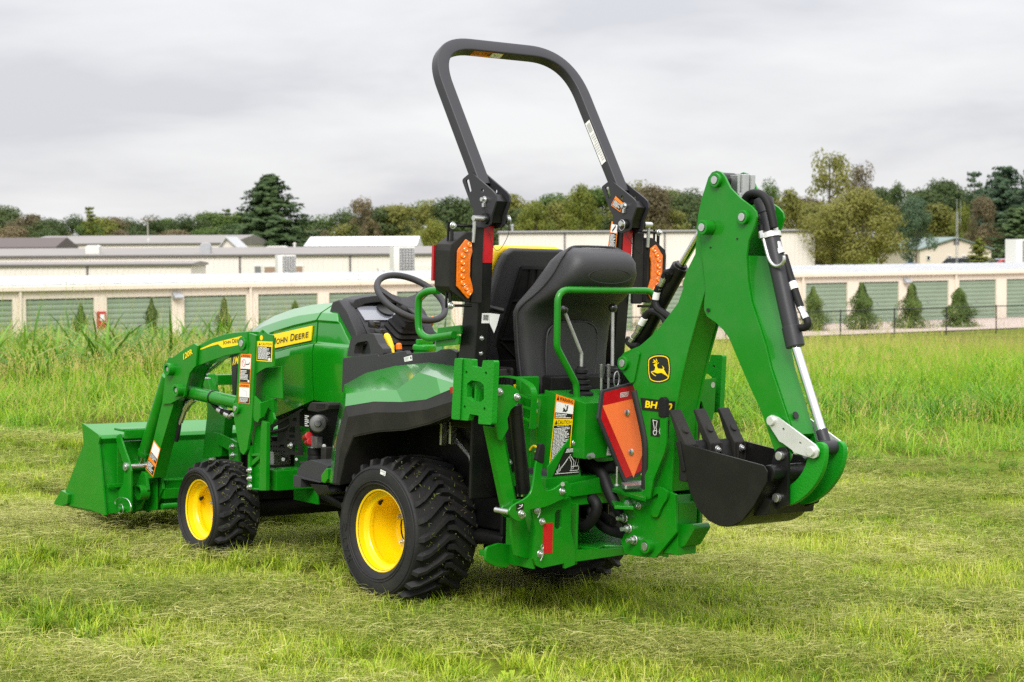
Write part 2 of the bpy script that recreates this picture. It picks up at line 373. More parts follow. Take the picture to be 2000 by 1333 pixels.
    if left and R_ > .27:   # raised maker's letters on the sidewall
        lt = MB()
        for i, ch in enumerate('STAR'):
            a0 = R(2 - i * 11.5); vs_, fs_, x0, x1, y0, y1 = text_geo(ch, bold=.02); n0 = len(vs_); P_ = []
            for hh in (.0195, .0232):
                for (x, y) in vs_:
                    q = (x - x0) / (x1 - x0) * R(8.5); rr = rf + .038 + (y - y0) / (y1 - y0) * .036; P_.append((rr * math.cos(a0 - q), hh, rr * math.sin(a0 - q)))
            lt.add(P_, [f[::-1] for f in fs_] + [tuple(i_ + n0 for i_ in f) for f in fs_])
        lt.build('sidewall_letters', RUB, ob, smooth=0, props={'kind': 'stuff'})
    # cut grass stuck to the tread
    g = MB(); r2 = random.Random(5 + int(100 * c[0]) + left)
    for _ in range(260 if left else 60):
        a = R(r2.uniform(70, 215)); y = r2.uniform(-W_ + .02, -.01) ; rr = R_ - r2.choice((.0, .004, -.003, .018, .02)) + .001; b = r2.uniform(0, 6.28); ln = r2.uniform(.004, .018); w = r2.uniform(.0008, .0019)
        e_ = Vector((-math.sin(a), 0, math.cos(a))); n_ = Vector((math.cos(a), 0, math.sin(a))); p = n_ * rr + Vector((0, y, 0)); d_ = e_ * math.cos(b) + Vector((0, 1, 0)) * math.sin(b); s_ = n_.cross(d_)
        g.add([p - s_ * w, p + s_ * w, p + d_ * ln + n_ * .003 + s_ * w * .4, p + d_ * ln + n_ * .003 - s_ * w * .4], [(0, 1, 2, 3)], 0 if r2.random() < .55 else 1)
    g.build('grass_clippings', [STRAW_G, STRAW_D], ob, smooth=0, mirror=not left, props={'kind': 'stuff'})
    return ob
STRAW_G = mat('fresh_clipping', (.15, .19, .03), .7); STRAW_D = mat('dry_clipping', (.12, .09, .045), .8)
make_wheel('rear_wheel', (0, .574, .300), .300, .290, .172, 24, .185, .105, 6, .267, hx=1)
make_wheel('rear_wheel', (0, -.574, .300), .300, .290, .172, 24, .185, .105, 6, .267, left=False, hx=1)
make_wheel('front_wheel', (1.448, .550, .215), .226, .205, .143, 20, .115, .062, 5, .196, steer=R(-3))
make_wheel('front_wheel', (1.448, -.550, .215), .226, .205, .143, 20, .115, .062, 5, .196, left=False, steer=R(-3))

# ---- chassis, transmission, axles
mb = MB()
box(mb, (.05, 0, .47), (.62, .34, .42)); box(mb, (-.05, 0, .30), (.16, .56, .14)); cyl(mb, (0, -.40, .30), (0, .40, .30), .07, 20)
cyl(mb, (0, .28, .30), (0, .40, .30), .11, 20); cyl(mb, (0, -.28, .30), (0, -.40, .30), .11, 20); box(mb, (-.30, .10, .40), (.10, .28, .34)); box(mb, (.4, 0, .36), (.3, .24, .2))
chassis = part(mb, 'transmission_case', DARKI, bev=.012)
mb = MB()
for y in (-.15, .13): box(mb, (1.08, y + .01, .42), (1.35, .02, .15))
box(mb, (1.448, 0, .30), (.12, .62, .10)); cyl(mb, (1.448, -.38, .215), (1.448, .38, .215), .055, 16); box(mb, (1.72, 0, .42), (.04, .34, .18)); box(mb, (1.0, 0, .40), (.7, .22, .16))
cyl(mb, (.2, .12, .26), (1.35, .05, .27), .022, 12); cyl(mb, (.72, .20, .335), (.42, .20, .335), .02, 12); box(mb, (.30, .30, .34), (.55, .05, .04)); tube(mb, [(.9, .25, .33), (.6, .30, .30), (.35, .30, .31)], .018, .05)
part(mb, 'front_frame', DARKI, bev=.006)
mb = MB()
for s in (1, -1): box(mb, (-.02, s * .268, .66), (.86, .02, .66)); box(mb, (-.43, s * .36, .72), (.02, .20, .50))  # black side panels put in so the wheel wells come out dark
box(mb, (.50, 0, .50), (.34, .70, .05)); box(mb, (-.02, 0, .72), (.80, .52, .14)); box(mb, (-.25, 0, .80), (.4, .62, .10)); box(mb, (-.50, .0, .78), (.1, .30, .36))
part(mb, 'underbody_dark_fill', BLK, bev=.01)
mb = MB()   # hitch arms, brackets and lines seen behind the wheel
for pth in ([(-0.099,0.31,0.709),(-0.18,0.31,0.653),(-0.245,0.31,0.615),(-0.257,0.31,0.576)], [(-0.18,0.27,0.723),(-0.226,0.27,0.68),(-0.231,0.27,0.647),(-0.204,0.27,0.569)]): tube(mb, pth, .0085, .03, 8)
part(mb, 'hydraulic_line', ALU)
mb = MB()
for px in ((-0.101,0.34,0.701), (-0.162,0.34,0.711)): box(mb, (px[0], px[1], px[2]), (.014, .03, .10)); 
part(mb, 'tie_bracket', ZINC, bev=.002)
mb = MB()
box(mb, (-.50, .30, .55), (.02, .10, .44)); box(mb, (-.44, .22, .40), (.2, .02, .26)); tube(mb, [(-0.192,0.25,0.582),(-0.213,0.25,0.468),(-0.231,0.25,0.365)], .016, .02); cyl(mb, (-.48, .30, .30), (-.30, .30, .30), .03); tube(mb, [(-.45, .1, .8), (-.55, .15, .6), (-.6, .12, .42), (-.7, .05, .36)], .018, .05); tube(mb, [(-.45, .05, .8), (-.56, .05, .6), (-.62, -.02, .42), (-.8, .02, .40)], .018, .05)
hb_ = part(mb, 'hitch_bracket', BLK, bev=.004)
bolts(BOLT_ME, 'bolt', hb_, [(-.512, .33, .62), (-.512, .33, .54), (-.512, .27, .46), (-.512, .32, .40)], (-1, 0, 0))

# ---- fenders
Ls = [[(0.689,0.36,0.413),(0.661,0.36,0.599),(0.585,0.36,0.852),(0.424,0.36,0.914),(0.222,0.36,0.956),(-0.018,0.36,0.986),(-0.206,0.36,0.982)],
      [(0.414,0.545,0.453),(0.383,0.545,0.623),(0.307,0.545,0.837),(0.131,0.545,0.864),(-0.046,0.545,0.879),(-0.198,0.545,0.96),(-0.424,0.545,0.933)],
      [(0.345,0.575,0.459),(0.326,0.575,0.647),(0.268,0.575,0.789),(0.066,0.575,0.824),(-0.13,0.575,0.837),(-0.285,0.575,0.859),(-0.47,0.575,0.92)]]
drop = [(0, -.004, 0)] * 7
L3 = [(0.298,0.592,0.463),(0.274,0.592,0.605),(0.22,0.592,0.749),(0.03,0.592,0.783),(-0.158,0.592,0.798),(-0.316,0.592,0.823),(-0.5,0.592,0.873)]
L4 = [(0.285,0.585,0.464),(0.245,0.585,0.58),(0.19,0.585,0.674),(0.029,0.585,0.708),(-0.161,0.585,0.732),(-0.322,0.585,0.771),(-0.49,0.585,0.825)]
def dens(l):
    o = []
    for a, b in zip(l[:-1], l[1:]): o += [Vector(a).lerp(Vector(b), k / 2) for k in range(2)]
    o.append(Vector(l[-1])); P_ = list(o)
    for _ in range(1 if len(l) < 3 else 0): o = [o[0]] + [(o[i - 1] + o[i] * 2 + o[i + 1]) / 4 for i in range(1, len(o) - 1)] + [o[-1]]
    return o
gl = [dens(l) for l in Ls]; tl = [gl[2], dens(L3), dens(L4)]
def shell_loft(lines, th, inward):
    m_ = MB(); k = len(lines[0])
    secs = []
    for i in range(k):
        top = [l[i] for l in lines]; bot = [p + Vector(inward) * th for p in top][::-1]; secs.append(top + bot)
    loft(m_, secs); return m_
for mir in (False, True):
    f = shell_loft(gl, .012, (-.1, -.6, -.6)).build('fender', BODY, TRAC, smooth=12, mirror=mir)
    bpy_t = shell_loft([[p + Vector((0, -.001, -.001)) for p in tl[0]], tl[1], tl[2], [p + Vector((0, -.26, .03)) for p in tl[2]]], .008, (0, -.3, -.8)).build('wheel_arch_trim', PLASB, f, smooth=16, mirror=mir)
    m_ = MB(); slab(m_, [(-0.436,0.58,0.918),(-0.476,0.58,0.929),(-0.486,0.58,0.906),(-0.475,0.58,0.861),(-0.455,0.58,0.876)], (0, -1, 0), .09)
    m_.build('tail_light', REDL, f, bev=.004, mirror=mir)
    m_ = MB(); slab(m_, [(-.440, .50, .965), (-.440, .29, .985), (-.440, .29, .84), (-.440, .55, .84), (-.440, .56, .88)], (1, 0, 0), .02); m_.build('fender_back', PLASB, f, bev=.004, mirror=mir)

# ---- side console beside the seat
for mir in (False, True):
    mb = MB()
    prism(mb, [(0.623,0.966),(0.363,1.001),(0.358,0.991),(0.274,1.008),(0.166,1.024),(0.156,1.013),(-0.047,1.032),(-0.075,1.044),(-0.139,1.049),(-0.181,1.038),(-0.188,0.968),(0.001,0.973),(0.242,0.94),(0.444,0.899),(0.538,0.864),(0.625,0.817)], 'y', .345, .318)
    prism(mb, [(.64, .80), (.64, .955), (-.1, .985), (-.1, .80)], 'y', .317, .24)
    sc_ = part(mb, 'side_console', PLAS, bev=.004, mirror=mir)
    mb = MB(); prism(mb, rp([(0.598,0.973),(0.575,1.048),(0.559,1.065),(0.433,1.083),(0.401,1.082),(0.366,1.042),(0.335,1.023),(0.327,0.996)], .012), 'y', .34, .295, holes=[rp([(0.547,0.983),(0.539,1.026),(0.52,1.039),(0.452,1.05),(0.437,1.042),(0.418,0.997)], .008)])
    part(mb, 'console_handle', PLAS, sc_, bev=.003, mirror=mir)
    if not mir:
        q = [(0.174,0.346,0.995),(0.118,0.346,1.008),(0.114,0.346,0.986),(0.169,0.345,0.977)]; dc = Decal(*q, (0, 1, 0)); dc.rect(0, 0, 1, 1, D_WH); dc.lines(.08, .15, .62, .9, 4, D_GY); dc.rect(.78, .3, .92, .8, D_BK); dc.build('paper_sticker', sc_)
mb = MB(); a, b = Vector((0.417,0.26,1.072)), Vector((0.375,0.26,1.014)); d = (b - a).normalized()
prism_ = [(-.5, 0)]
lathe(mb, [(.0, -.012), (.010, -.009), (.0145, 0), (.016, .02), (.0145, (b - a).length - .012), (.010, (b - a).length), (.006, (b - a).length + .02), (.006, (b - a).length + .06)], a, d, 16)
lev = part(mb, 'range_lever', YELV)
mb = MB(); c_ = Vector((0.354,0.24,1.024)); lathe(mb, [(0, .022), (.008, .020), (.013, .014), (.0135, -.006)], c_, (.15, 0, 1), 16); lathe(mb, [(.0137, -.006), (.0145, -.04)], c_, (.15, 0, 1), 16, mi=1); part(mb, 'mode_lever', [ORNG, PLAS])
mb = MB(); a, b = Vector((0.821,-0.3,1.132)), Vector((0.851,-0.3,1.081)); lathe(mb, [(0, -.004), (.010, -.002), (.013, .004), (.012, .04), (.008, .046), (.004, .05), (.004, .10)], a, b - a, 14, mi=0); part(mb, 'throttle_lever', ORNG)
mb = MB(); c_ = Vector((0.78,-0.2,1.045)); box(mb, c_, (.05, .03, .022)); part(mb, 'red_switch_cover', mat('red_plastic', (.5, .005, .01), .35), bev=.005)
mb = MB(); c_ = Vector((0.2,0.22,1.037)); lathe(mb, [(.0, .012), (.045, .010), (.050, .004), (.050, -.012), (.044, -.02), (.044, -.06)], c_, (0, 0, 1), 32); box(mb, c_ + Vector((0, 0, .021)), (.022, .078, .022)); part(mb, 'fuel_cap', GREENS, bev=.003)

# ---- hood and cowl
def hsec(x, p):
    half = [(x + dx, y, z) for y, z, dx in p]; return half + [(a, -b, c) for a, b, c in half[::-1]]
H = [(.966, [(.03, 1.204, 0), (.15, 1.196, 0), (.232, 1.150, 0), (.256, 1.117, 0), (.249, 1.108, 0), (.254, 1.016, 0), (.2685, 1.008, 0), (.277, .968, 0), (.272, .86, 0), (.262, .752, 0), (.20, .748, 0)]),
     (1.15, [(.03, 1.187, 0), (.15, 1.178, 0), (.228, 1.128, 0), (.253, 1.085, 0), (.246, 1.076, 0), (.251, .986, 0), (.266, .978, 0), (.274, .944, 0), (.270, .82, 0), (.258, .690, 0), (.20, .686, 0)]),
     (1.32, [(.03, 1.163, 0), (.14, 1.153, 0), (.217, 1.097, 0), (.243, 1.050, 0), (.237, 1.042, 0), (.242, .952, 0), (.257, .944, 0), (.266, .912, 0), (.262, .78, 0), (.250, .640, 0), (.19, .636, 0)]),
     (1.50, [(.03, 1.124, 0), (.13, 1.112, 0), (.198, 1.060, 0), (.226, 1.010, 0), (.222, 1.004, 0), (.227, .92, 0), (.240, .912, 0), (.250, .88, 0), (.246, .76, 0), (.235, .62, 0), (.18, .616, 0)]),
     (1.64, [(.03, 1.080, 0), (.12, 1.068, 0), (.18, 1.022, 0), (.21, .975, 0), (.208, .970, 0), (.212, .90, 0), (.224, .892, 0), (.232, .862, 0), (.230, .75, 0), (.22, .61, 0), (.17, .606, 0)]),
     (1.76, [(.03, 1.015, 0), (.10, 1.005, 0), (.15, .975, -.01), (.18, .945, -.02), (.18, .94, -.02), (.184, .885, -.03), (.19, .878, -.03), (.195, .85, -.03), (.195, .75, -.03), (.19, .61, -.03), (.15, .606, -.03)])]
mb = MB(); loft(mb, [hsec(x, p) for x, p in H]); hood = part(mb, 'hood', BODY, bev=.004, seg=2, bev_ang=16, smooth=30)
mb = MB(); loft(mb, [hsec(x, [(y * k + o_, z, 0) for y, z, _ in H[0][1]]) for x, k, o_ in ((.700, 1, -.004), (.80, 1, .0), (.957, 1, 0))])
# the cowl's rear edge slopes down from the hood to the side console
bmv = []
for (x, y, z) in mb.v:
    if x < .75:
        bmv.append((x + max(0, (z - 1.03)) * 1.15 if z > 1.03 else x, y, z))
    elif x < .9: bmv.append((max(x, .70 + max(0, z - 1.0) * 1.15), y, z))
    else: bmv.append((x, y, z))
mb.v = bmv; cowl = part(mb, 'cowl_panel', BODY, bev=.004, seg=2, bev_ang=16, smooth=30)
mb = MB(); loft(mb, [[(1.645 + .0, .236, .915), (1.635, .238, .62), (1.635, -.238, .62), (1.645, -.236, .915)], [(1.77, .202, .925), (1.74, .20, .60), (1.74, -.20, .60), (1.77, -.202, .925)], [(1.83, .12, .93), (1.80, .12, .58), (1.80, -.12, .58), (1.83, -.12, .93)]])
grille = part(mb, 'grille_housing', PLASB, hood, bev=.008)
mb = MB(); prism(mb, [(1.60, .69), (1.60, .86), (1.655, .86), (1.665, .69)], 'y', .242, .20); part(mb, 'side_screen', PLASB, hood, bev=.004)
# yellow name stripes on the hood sides
YL, YR = (.9745, 1.105, 1.020), (1.40, 1.0255, .939)
for s in (1, -1):
    yy = lambda x, z: s * ((.2505 if x < 1.1 else .2375) + (1.03 - z) * .05 + .002)
    m_ = MB()
    q = [(0.993,0.252,1.089),(1.358,0.252,1.027),(1.355,0.252,0.96),(0.997,0.252,1.022)]
    pts = [(q[0][0], q[0][2]), (1.15, q[0][2] - (1.15 - q[0][0]) * .168), (q[1][0], q[1][2]), (q[2][0], q[2][2]), (1.15, q[3][2] - (1.15 - q[3][0]) * .168), (q[3][0], q[3][2])]
    ys = [.2545, .2500, .2445, .2485, .2540, .2580]
    vs = [(p[0], s * (y + .0035), p[1]) for p, y in zip(pts, ys)]
    m_.add(vs + [(x, y - s * .006, z) for x, y, z in vs], [(0, 1, 4, 5), (1, 2, 3, 4), (5, 4, 3, 2, 1, 0)[::-1]] + [(i, (i + 1) % 6, (i + 1) % 6 + 6, i + 6) for i in range(6)])
    st_ = m_.build('name_stripe', D_YE, hood, smooth=0)
    # lettering follows the stripe in two flats
    A, B = Vector(vs[0]), Vector(vs[2]); Dn, C2 = Vector(vs[5]), Vector(vs[3])
    dq_k = 6
    if s > 0: dq = Decal(B, A, Dn, C2, (0, 1, 0))
    else: dq = Decal(A, B, C2, Dn, (0, -1, 0))
    # J and D stand taller than the rest
    x = [.02, .115, .21, .30, .42, .53, .63, .73, .825]
    span = .93; sc_l = 1.75
    run = [('J', 1, .07), ('O', .78, .10), ('H', .78, .085), ('N', .78, .085), (' ', 0, .05), ('D', 1, .11), ('E', .78, .075), ('E', .78, .075), ('R', .78, .08), ('E', .78, .075)]
    tot = sum(w + .02 for _, _, w in run); 
    dq.k = 6; u = .105 if s > 0 else .12
    for ch, hgt, w in run:
        w *= .86
        if ch != ' ': dq.text(ch, u, .26, u + w, .26 + .48 * hgt, D_BK, bold=.006)
        u += w + .017
    dq.build('name_lettering', st_)
mb = MB(); tx = [(1.685,0.239,0.903),(1.628,0.239,0.915),(1.631,0.239,0.878),(1.688,0.239,0.866)]; dc = Decal(*tx, (0, 1, 0)); dc.k = 6; dc.text('1M', 0, 0, 1, 1, D_YE, shear=.25, bold=.03); dc.build('model_lettering', grille)

# ---- dash, steering
mb = MB(); prof = [(.930, 1.10), (.900, 1.195), (.845, 1.206), (.775, 1.150), (.735, 1.112), (.66, 1.03), (.60, .93), (.60, .70), (.93, .70)]
prism(mb, prof, 'y', .16, -.16); dash = part(mb, 'dash_panel', PLAS, bev=.006)
for s in (1, -1):
    mb = MB(); prism(mb, [(.930, 1.12), (.892, 1.203), (.840, 1.214), (.775, 1.165), (.70, 1.075), (.69, 1.02), (.735, 1.0), (.93, 1.0)], 'y', s * .162, s * .222); part(mb, 'dash_cheek', PLAS, dash, bev=.010)
mb = MB(); prism(mb, smoothp([(.159, 1.172), (.10, 1.196), (0, 1.203), (-.10, 1.196), (-.159, 1.172), (-.159, 1.216), (0, 1.236), (.159, 1.216)], 3), 'x', .80, .90); part(mb, 'instrument_visor', PLAS, dash, bev=.006)
mb = MB(); slab(mb, [(.742, .145, 1.122), (.742, -.145, 1.122), (.815, -.145, 1.182), (.815, .145, 1.182)], (-.6, 0, .75), .005); part(mb, 'instrument_glass', SCREEN, dash, bev=.001)
mb = MB(); cyl(mb, (.79, .0, 1.168), (.785, .0, 1.175), .042, 28); part(mb, 'gauge_dial', D_BK, dash)
mb = MB(); box(mb, (0.663,0.15,1.11), (.05, .04, .03)); box(mb, (0.615,0.15,1.079), (.05, .035, .03)); part(mb, 'rocker_switch', KNOB, dash, bev=.007)
b0, b1 = Vector((.67, 0, 1.045)), Vector((.60, 0, 1.165)); ax = (b1 - b0).normalized(); u_ = Vector((0, 1, 0)); w_ = ax.cross(u_)
mb = MB(); secs = []
for i in range(13):
    t = i / 12; hw = (.092 - .046 * t ** 1.4) * (1.0 if i % 2 == 0 else .90); hh = hw * .95; c_ = b0 + ax * (t * .148 - .03)
    secs.append([c_ + u_ * x * hw + w_ * y * hh for x, y in rp([(-1, -1), (1, -1), (1, 1), (-1, 1)], .45, 4)])
loft(mb, secs); part(mb, 'steering_boot', HOSE, smooth=50)
T_ = R(36); nrm = Vector((-math.sin(T_), 0, math.cos(T_))); ctr = Vector((.595, 0, 1.232)); fx = Vector((math.cos(T_), 0, math.sin(T_))); fy = Vector((0, 1, 0))
mb = MB(); sweep(mb, [ctr + (fx * math.cos(a) + fy * math.sin(a)) * .163 for a in [2 * math.pi * i / 64 for i in range(64)]], circ2(.0145, 12), up=nrm, closed=True)
sw = part(mb, 'steering_wheel', PLAS, smooth=60)
mb = MB()
for a in (math.pi, math.pi * .36, -math.pi * .36):
    d = fx * math.cos(a) + fy * math.sin(a); q = nrm.cross(d)
    loft(mb, [[ctr + d * r_ - nrm * h_ + q * w + nrm * t for w, t in ((-ww, -.005), (ww, -.005), (ww, .006), (-ww, .006))] for r_, h_, ww in ((.03, .035, .03), (.08, .028, .022), (.13, .010, .02), (.16, .0, .026))])
lathe(mb, [(0, .008), (.040, .004), (.048, -.01), (.045, -.04), (.03, -.09)], ctr - nrm * .03, nrm, 24); part(mb, 'wheel_spokes', PLAS, sw, bev=.003)

# ---- grab handle bolted to the roll bar post
mb = MB(); tube(mb, [(-0.187,0.45,1.287),(-0.124,0.45,1.283),(-0.076,0.45,1.267),(-0.055,0.45,1.237),(-0.059,0.45,1.141),(-0.08,0.45,1.107),(-0.132,0.45,1.093),(-0.213,0.45,1.103),(-0.295,0.45,1.115)], .0148, .0, 14, smooth=4)
gh = part(mb, 'grab_handle', GREEN, smooth=60)
mb = MB(); prism(mb, rp([(-0.171,1.136),(-0.321,1.155),(-0.322,1.119),(-0.172,1.108)], .006), 'y', .44, .428); prism(mb, rp([(-0.163,1.089),(-0.28,1.103),(-0.289,1.111),(-0.313,1.113),(-0.311,1.077),(-0.164,1.06)], .006), 'y', .44, .428); part(mb, 'mount_bracket', GREEN, gh, bev=.002)

# ---- roll bar
hp = rp([(-0.329,1.763),(-0.272,1.733),(-0.337,1.63),(-0.35,1.618),(-0.354,1.554),(-0.41,1.54),(-0.458,1.553),(-0.467,1.595),(-0.492,1.647),(-0.487,1.675),(-0.465,1.69),(-0.396,1.727)], [.006, .012, .004, .0, .01, .02, .014, .015, .012, .02, .02, .02])
web = [(-0.452,1.677),(-0.481,1.649),(-0.453,1.595),(-0.448,1.563),(-0.435,1.562),(-0.441,1.597),(-0.468,1.649),(-0.443,1.673)]
slot = rp([(-0.296,1.732),(-0.317,1.736),(-0.337,1.687),(-0.32,1.681)], .006)
hole = lambda c_, r_: [(c_[0] + r_ * math.cos(2 * math.pi * i / 12), c_[1] + r_ * math.sin(2 * math.pi * i / 12)) for i in range(12)]
hl = hole([(-0.405,1.689)][0], .0085)
mb = MB()
yy = .375; q0 = Vector((-.345, 1.725)); q1 = Vector((.018, 2.296)); dd = (q1 - q0).normalized(); nn = Vector((dd.y, -dd.x))
def hoop_pt(y, s_): p = q0 + dd * s_; return (p.x, y, p.y)
LT = (q1 - q0).length
path = [hoop_pt(yy, -.02), hoop_pt(yy, LT), hoop_pt(-yy, LT), hoop_pt(-yy, -.02)]
path = fillet(path, .215, 16)
# rectangular tube: 58 mm across, 48 mm deep
prof_ = rp([(-.024, -.029), (.024, -.029), (.024, .029), (-.024, .029)], .007, 3)
hv = Vector((nn.x, 0, nn.y)); secs = []
for i, p in enumerate(path):
    d = (Vector(path[min(i + 1, len(path) - 1)]) - Vector(path[max(i - 1, 0)])).normalized(); w_ = d.cross(hv).normalized()
    secs.append([Vector(p) + hv * a + w_ * b for a, b in prof_])
loft(mb, secs); rops = part(mb, 'roll_bar', SATIN, smooth=40)
q = []
for u_y, s_ in ((.075, .0295), (-.075, .0295)):
    pass
pc = Vector(hoop_pt(0, LT)); under = Vector((-dd.x, 0, -dd.y))
q = [pc + under * .0292 + hv * a + Vector((0, b, 0)) for a, b in ((-.017, .16), (-.017, -.0), (.017, -.0), (.017, .16))]
dc = Decal(q[3], q[2], q[1], q[0], under); dc.rect(0, 0, 1, 1, D_OR); dc.rect(.02, .08, .62, .72, D_BK); dc.lines(.04, .14, .6, .68, 4, D_OR); dc.rect(.64, .08, .98, .92, D_WH); dc.line([(.7, .3), (.8, .6), (.9, .4)], .03, D_BK); dc.build('warning_decal', rops)
# serial plate on the right leg's inner face
s0 = .10; q = []
for s_, a in ((.34, -.016), (.34, .016), (.13, .016), (.13, -.016)):
    p = Vector(hoop_pt(-yy + .0292, s_)) + hv * a; q.append(p)
dc = Decal(q[0], q[1], q[2], q[3], (0, 1, 0)); dc.rect(0, 0, 1, 1, D_WH); dc.lines(.1, .05, .9, .7, 12, D_GY); dc.rect(.15, .75, .85, .95, D_GY); dc.build('serial_plate', rops)
for s in (1, -1):
    for yk in (.0345, -.0345):
        mb = MB(); y0 = s * .375 + yk; prism(mb, hp, 'y', y0 - .004, y0 + .004, holes=[slot, hl]); pl = part(mb, 'hinge_plate', SATIN, bev=.0012, seg=1, smooth=40)
    mb = MB(); prism(mb, web, 'y', s * .375 - .0302, s * .375 + .0302); part(mb, 'hinge_web', BLK, bev=.003)
    # lower post
    mb = MB(); c0 = s * .375
    loft(mb, [[(x0, c0 + .031, z), (x1, c0 + .031, z), (x1, c0 - .031, z), (x0, c0 - .031, z)] for z, x0, x1 in ((.74, -.225, -.365), (.98, -.262, -.372), (1.30, -.305, -.395), (1.56, -.335, -.405), (1.585, -.335, -.40))])
    post = part(mb, 'roll_bar_post', BLK, bev=.006)
    q = [(-.4035, c0 + .026, 1.551), (-.4035, c0 - .026, 1.551), (-.3990, c0 - .026, 1.405), (-.3990, c0 + .026, 1.405)]
    dc = Decal(*[(x - .0015, y, z) for x, y, z in q], (-1, 0, 0)); dc.rect(0, 0, 1, 1, REDR); dc.build('red_reflector', post)
    if s > 0: bolts(BOLT_ME, 'bolt', post, [(-.372, .378, 1.105), (-.366, .376, 1.045)], (-1, 0, 0))
    if s > 0:
        q = [(-.387, .385, 1.205), (-.387, .345, 1.205), (-.384, .345, 1.165), (-.384, .385, 1.165)]; dc = Decal(*q, (-1, 0, 0)); dc.k = 4; dc.rect(0, 0, 1, 1, D_WH)
        for i in range(9): dc.rect(.15 + i * .075, .3, .15 + i * .075 + (.05 if i % 3 else .03), .85, D_BK)
        dc.build('barcode_label', post)
        mb = MB(); slab(mb, [(-.388, .344, 1.205), (-.384, .290, 1.20), (-.384, .305, 1.155), (-.384, .318, 1.125), (-.386, .344, 1.165)], (-1, 0, .1), .0008); part(mb, 'paper_tag', D_WH, post, smooth=0)
    # pins
    pz = (-0.436,0.41,1.579); uz = (-0.425,0.41,1.654)
    mb = MB(); yo = s * .375; cyl(mb, (pz[0], yo + s * .105, pz[2]), (pz[0], yo - s * .075, pz[2]), .0115, 16); cyl(mb, (pz[0] + .004, yo + s * .094, pz[2]), (pz[0] + .01, yo + s * .096, pz[2] - .095), .0075, 12)
    pin = part(mb, 'roll_bar_pin', ZINC, bev=.001)
    mb = MB(); lathe(mb, [(.0118, -.006), (.022, -.006), (.022, .012), (.0118, .012)], (pz[0], yo + s * .04, pz[2]), (0, s, 0), 20, closed=True); lathe(mb, [(.0118, -.006), (.02, -.006), (.02, .014), (.0118, .014)], (pz[0], yo - s * .04, pz[2]), (0, -s, 0), 20, closed=True); part(mb, 'pin_collar', BLK, pin)
    mb = MB(); sweep(mb, [(pz[0] - .004 + .018 * math.cos(a), yo - s * .068, pz[2] - .006 + .022 * math.sin(a)) for a in [2 * math.pi * i / 20 for i in range(20)]], circ2(.0015, 6), up=(0, 1, 0), closed=True); part(mb, 'retaining_ring', ZINC, pin)
    mb = MB(); tube(mb, [(pz[0] - .01, yo - s * .066, pz[2] - .02), (pz[0] - .03, yo - s * .05, pz[2] - .06), (pz[0] - .04, yo, pz[2] - .12), (pz[0] - .03, yo + s * .03, pz[2] - .10), (uz[0], yo + s * .045, uz[2] - .02)], .0012, 0, 6, smooth=6); part(mb, 'lanyard', HOSE, pin)
    mb = MB(); cyl(mb, (uz[0], yo + .060, uz[2]), (uz[0], yo - .055, uz[2]), .0085, 12); cyl(mb, (uz[0], yo + .0388, uz[2]), (uz[0], yo + .045, uz[2]), .014, 16); box(mb, (uz[0], yo + .045, uz[2] - .022), (.012, .012, .016)); part(mb, 'hinge_bolt', ZINC, bev=.001)
    # hazard light
    hl_y = lambda y: s * y
    mb = MB(); pr_ = [(.455, 1.545), (.500, 1.53), (.612, 1.46), (.625, 1.44), (.632, 1.33), (.62, 1.305), (.54, 1.262), (.455, 1.262)]
    box(mb, (-.405, hl_y(.435), 1.395), (.02, .055, .30)); prism(mb, [(hl_y(a), b) for a, b in rp([(.475, 1.525), (.502, 1.525), (.578, 1.475), (.585, 1.45), (.585, 1.31), (.575, 1.295), (.50, 1.25), (.475, 1.25)], .008)], 'x', -.33, -.425)
    hz = part(mb, 'hazard_light', PLASB, bev=.006)
    lens = [(hl_y(a), b) for a, b in [(.512, 1.497), (.482, 1.481), (.479, 1.446), (.488, 1.42), (.488, 1.352), (.474, 1.312), (.470, 1.292), (.494, 1.262), (.553, 1.312), (.553, 1.452)]]
    mb = MB(); prism(mb, rp(lens, .006), 'x', -.428, -.436); ln = part(mb, 'amber_lens', AMBL, hz, bev=.003)
    for ly, lz in ((.497, 1.475), (.515, 1.455), (.528, 1.432), (.528, 1.405), (.528, 1.378), (.528, 1.351), (.524, 1.325), (.508, 1.306), (.493, 1.286)):
        mb = MB(); lathe(mb, [(.0105, 0), (.0105, .003), (.0085, .005), (.006, .002), (.003, .0025), (0, .004)], (-.4362, hl_y(ly), lz), (-1, 0, 0), 16); part(mb, 'light_cup', AMB, ln)
    mb = MB(); prism(mb, [(hl_y(a), b) for a, b in ((.560, 1.47), (.590, 1.47), (.590, 1.33), (.560, 1.33))], 'x', -.318, -.331); part(mb, 'red_side_lens', REDL, hz)
    mb = MB()
    for z in (1.548, 1.235): cyl(mb, (-.40, hl_y(.45), z), (-.40, hl_y(.565), z), .0058, 10)
    cyl(mb, (-.40, hl_y(.556), 1.562), (-.40, hl_y(.556), 1.222), .0068, 10); cyl(mb, (-.375, hl_y(.556), 1.56), (-.375, hl_y(.556), 1.225), .005, 8); br = part(mb, 'light_guard_rod', BLK, hz)
    bolts(BOLT_ME, 'bolt', br, [(-.404, hl_y(.556), 1.548), (-.404, hl_y(.556), 1.235)], (-1, 0, 0))
post_r = [o for o in TRAC.children if o.name.startswith('roll_bar_post')][-1]
q = [(-0.344,-0.34,1.59),(-0.386,-0.34,1.585),(-0.374,-0.34,1.471),(-0.324,-0.34,1.475)]; dc = Decal(*q, (0, 1, 0)); dc.k = 12
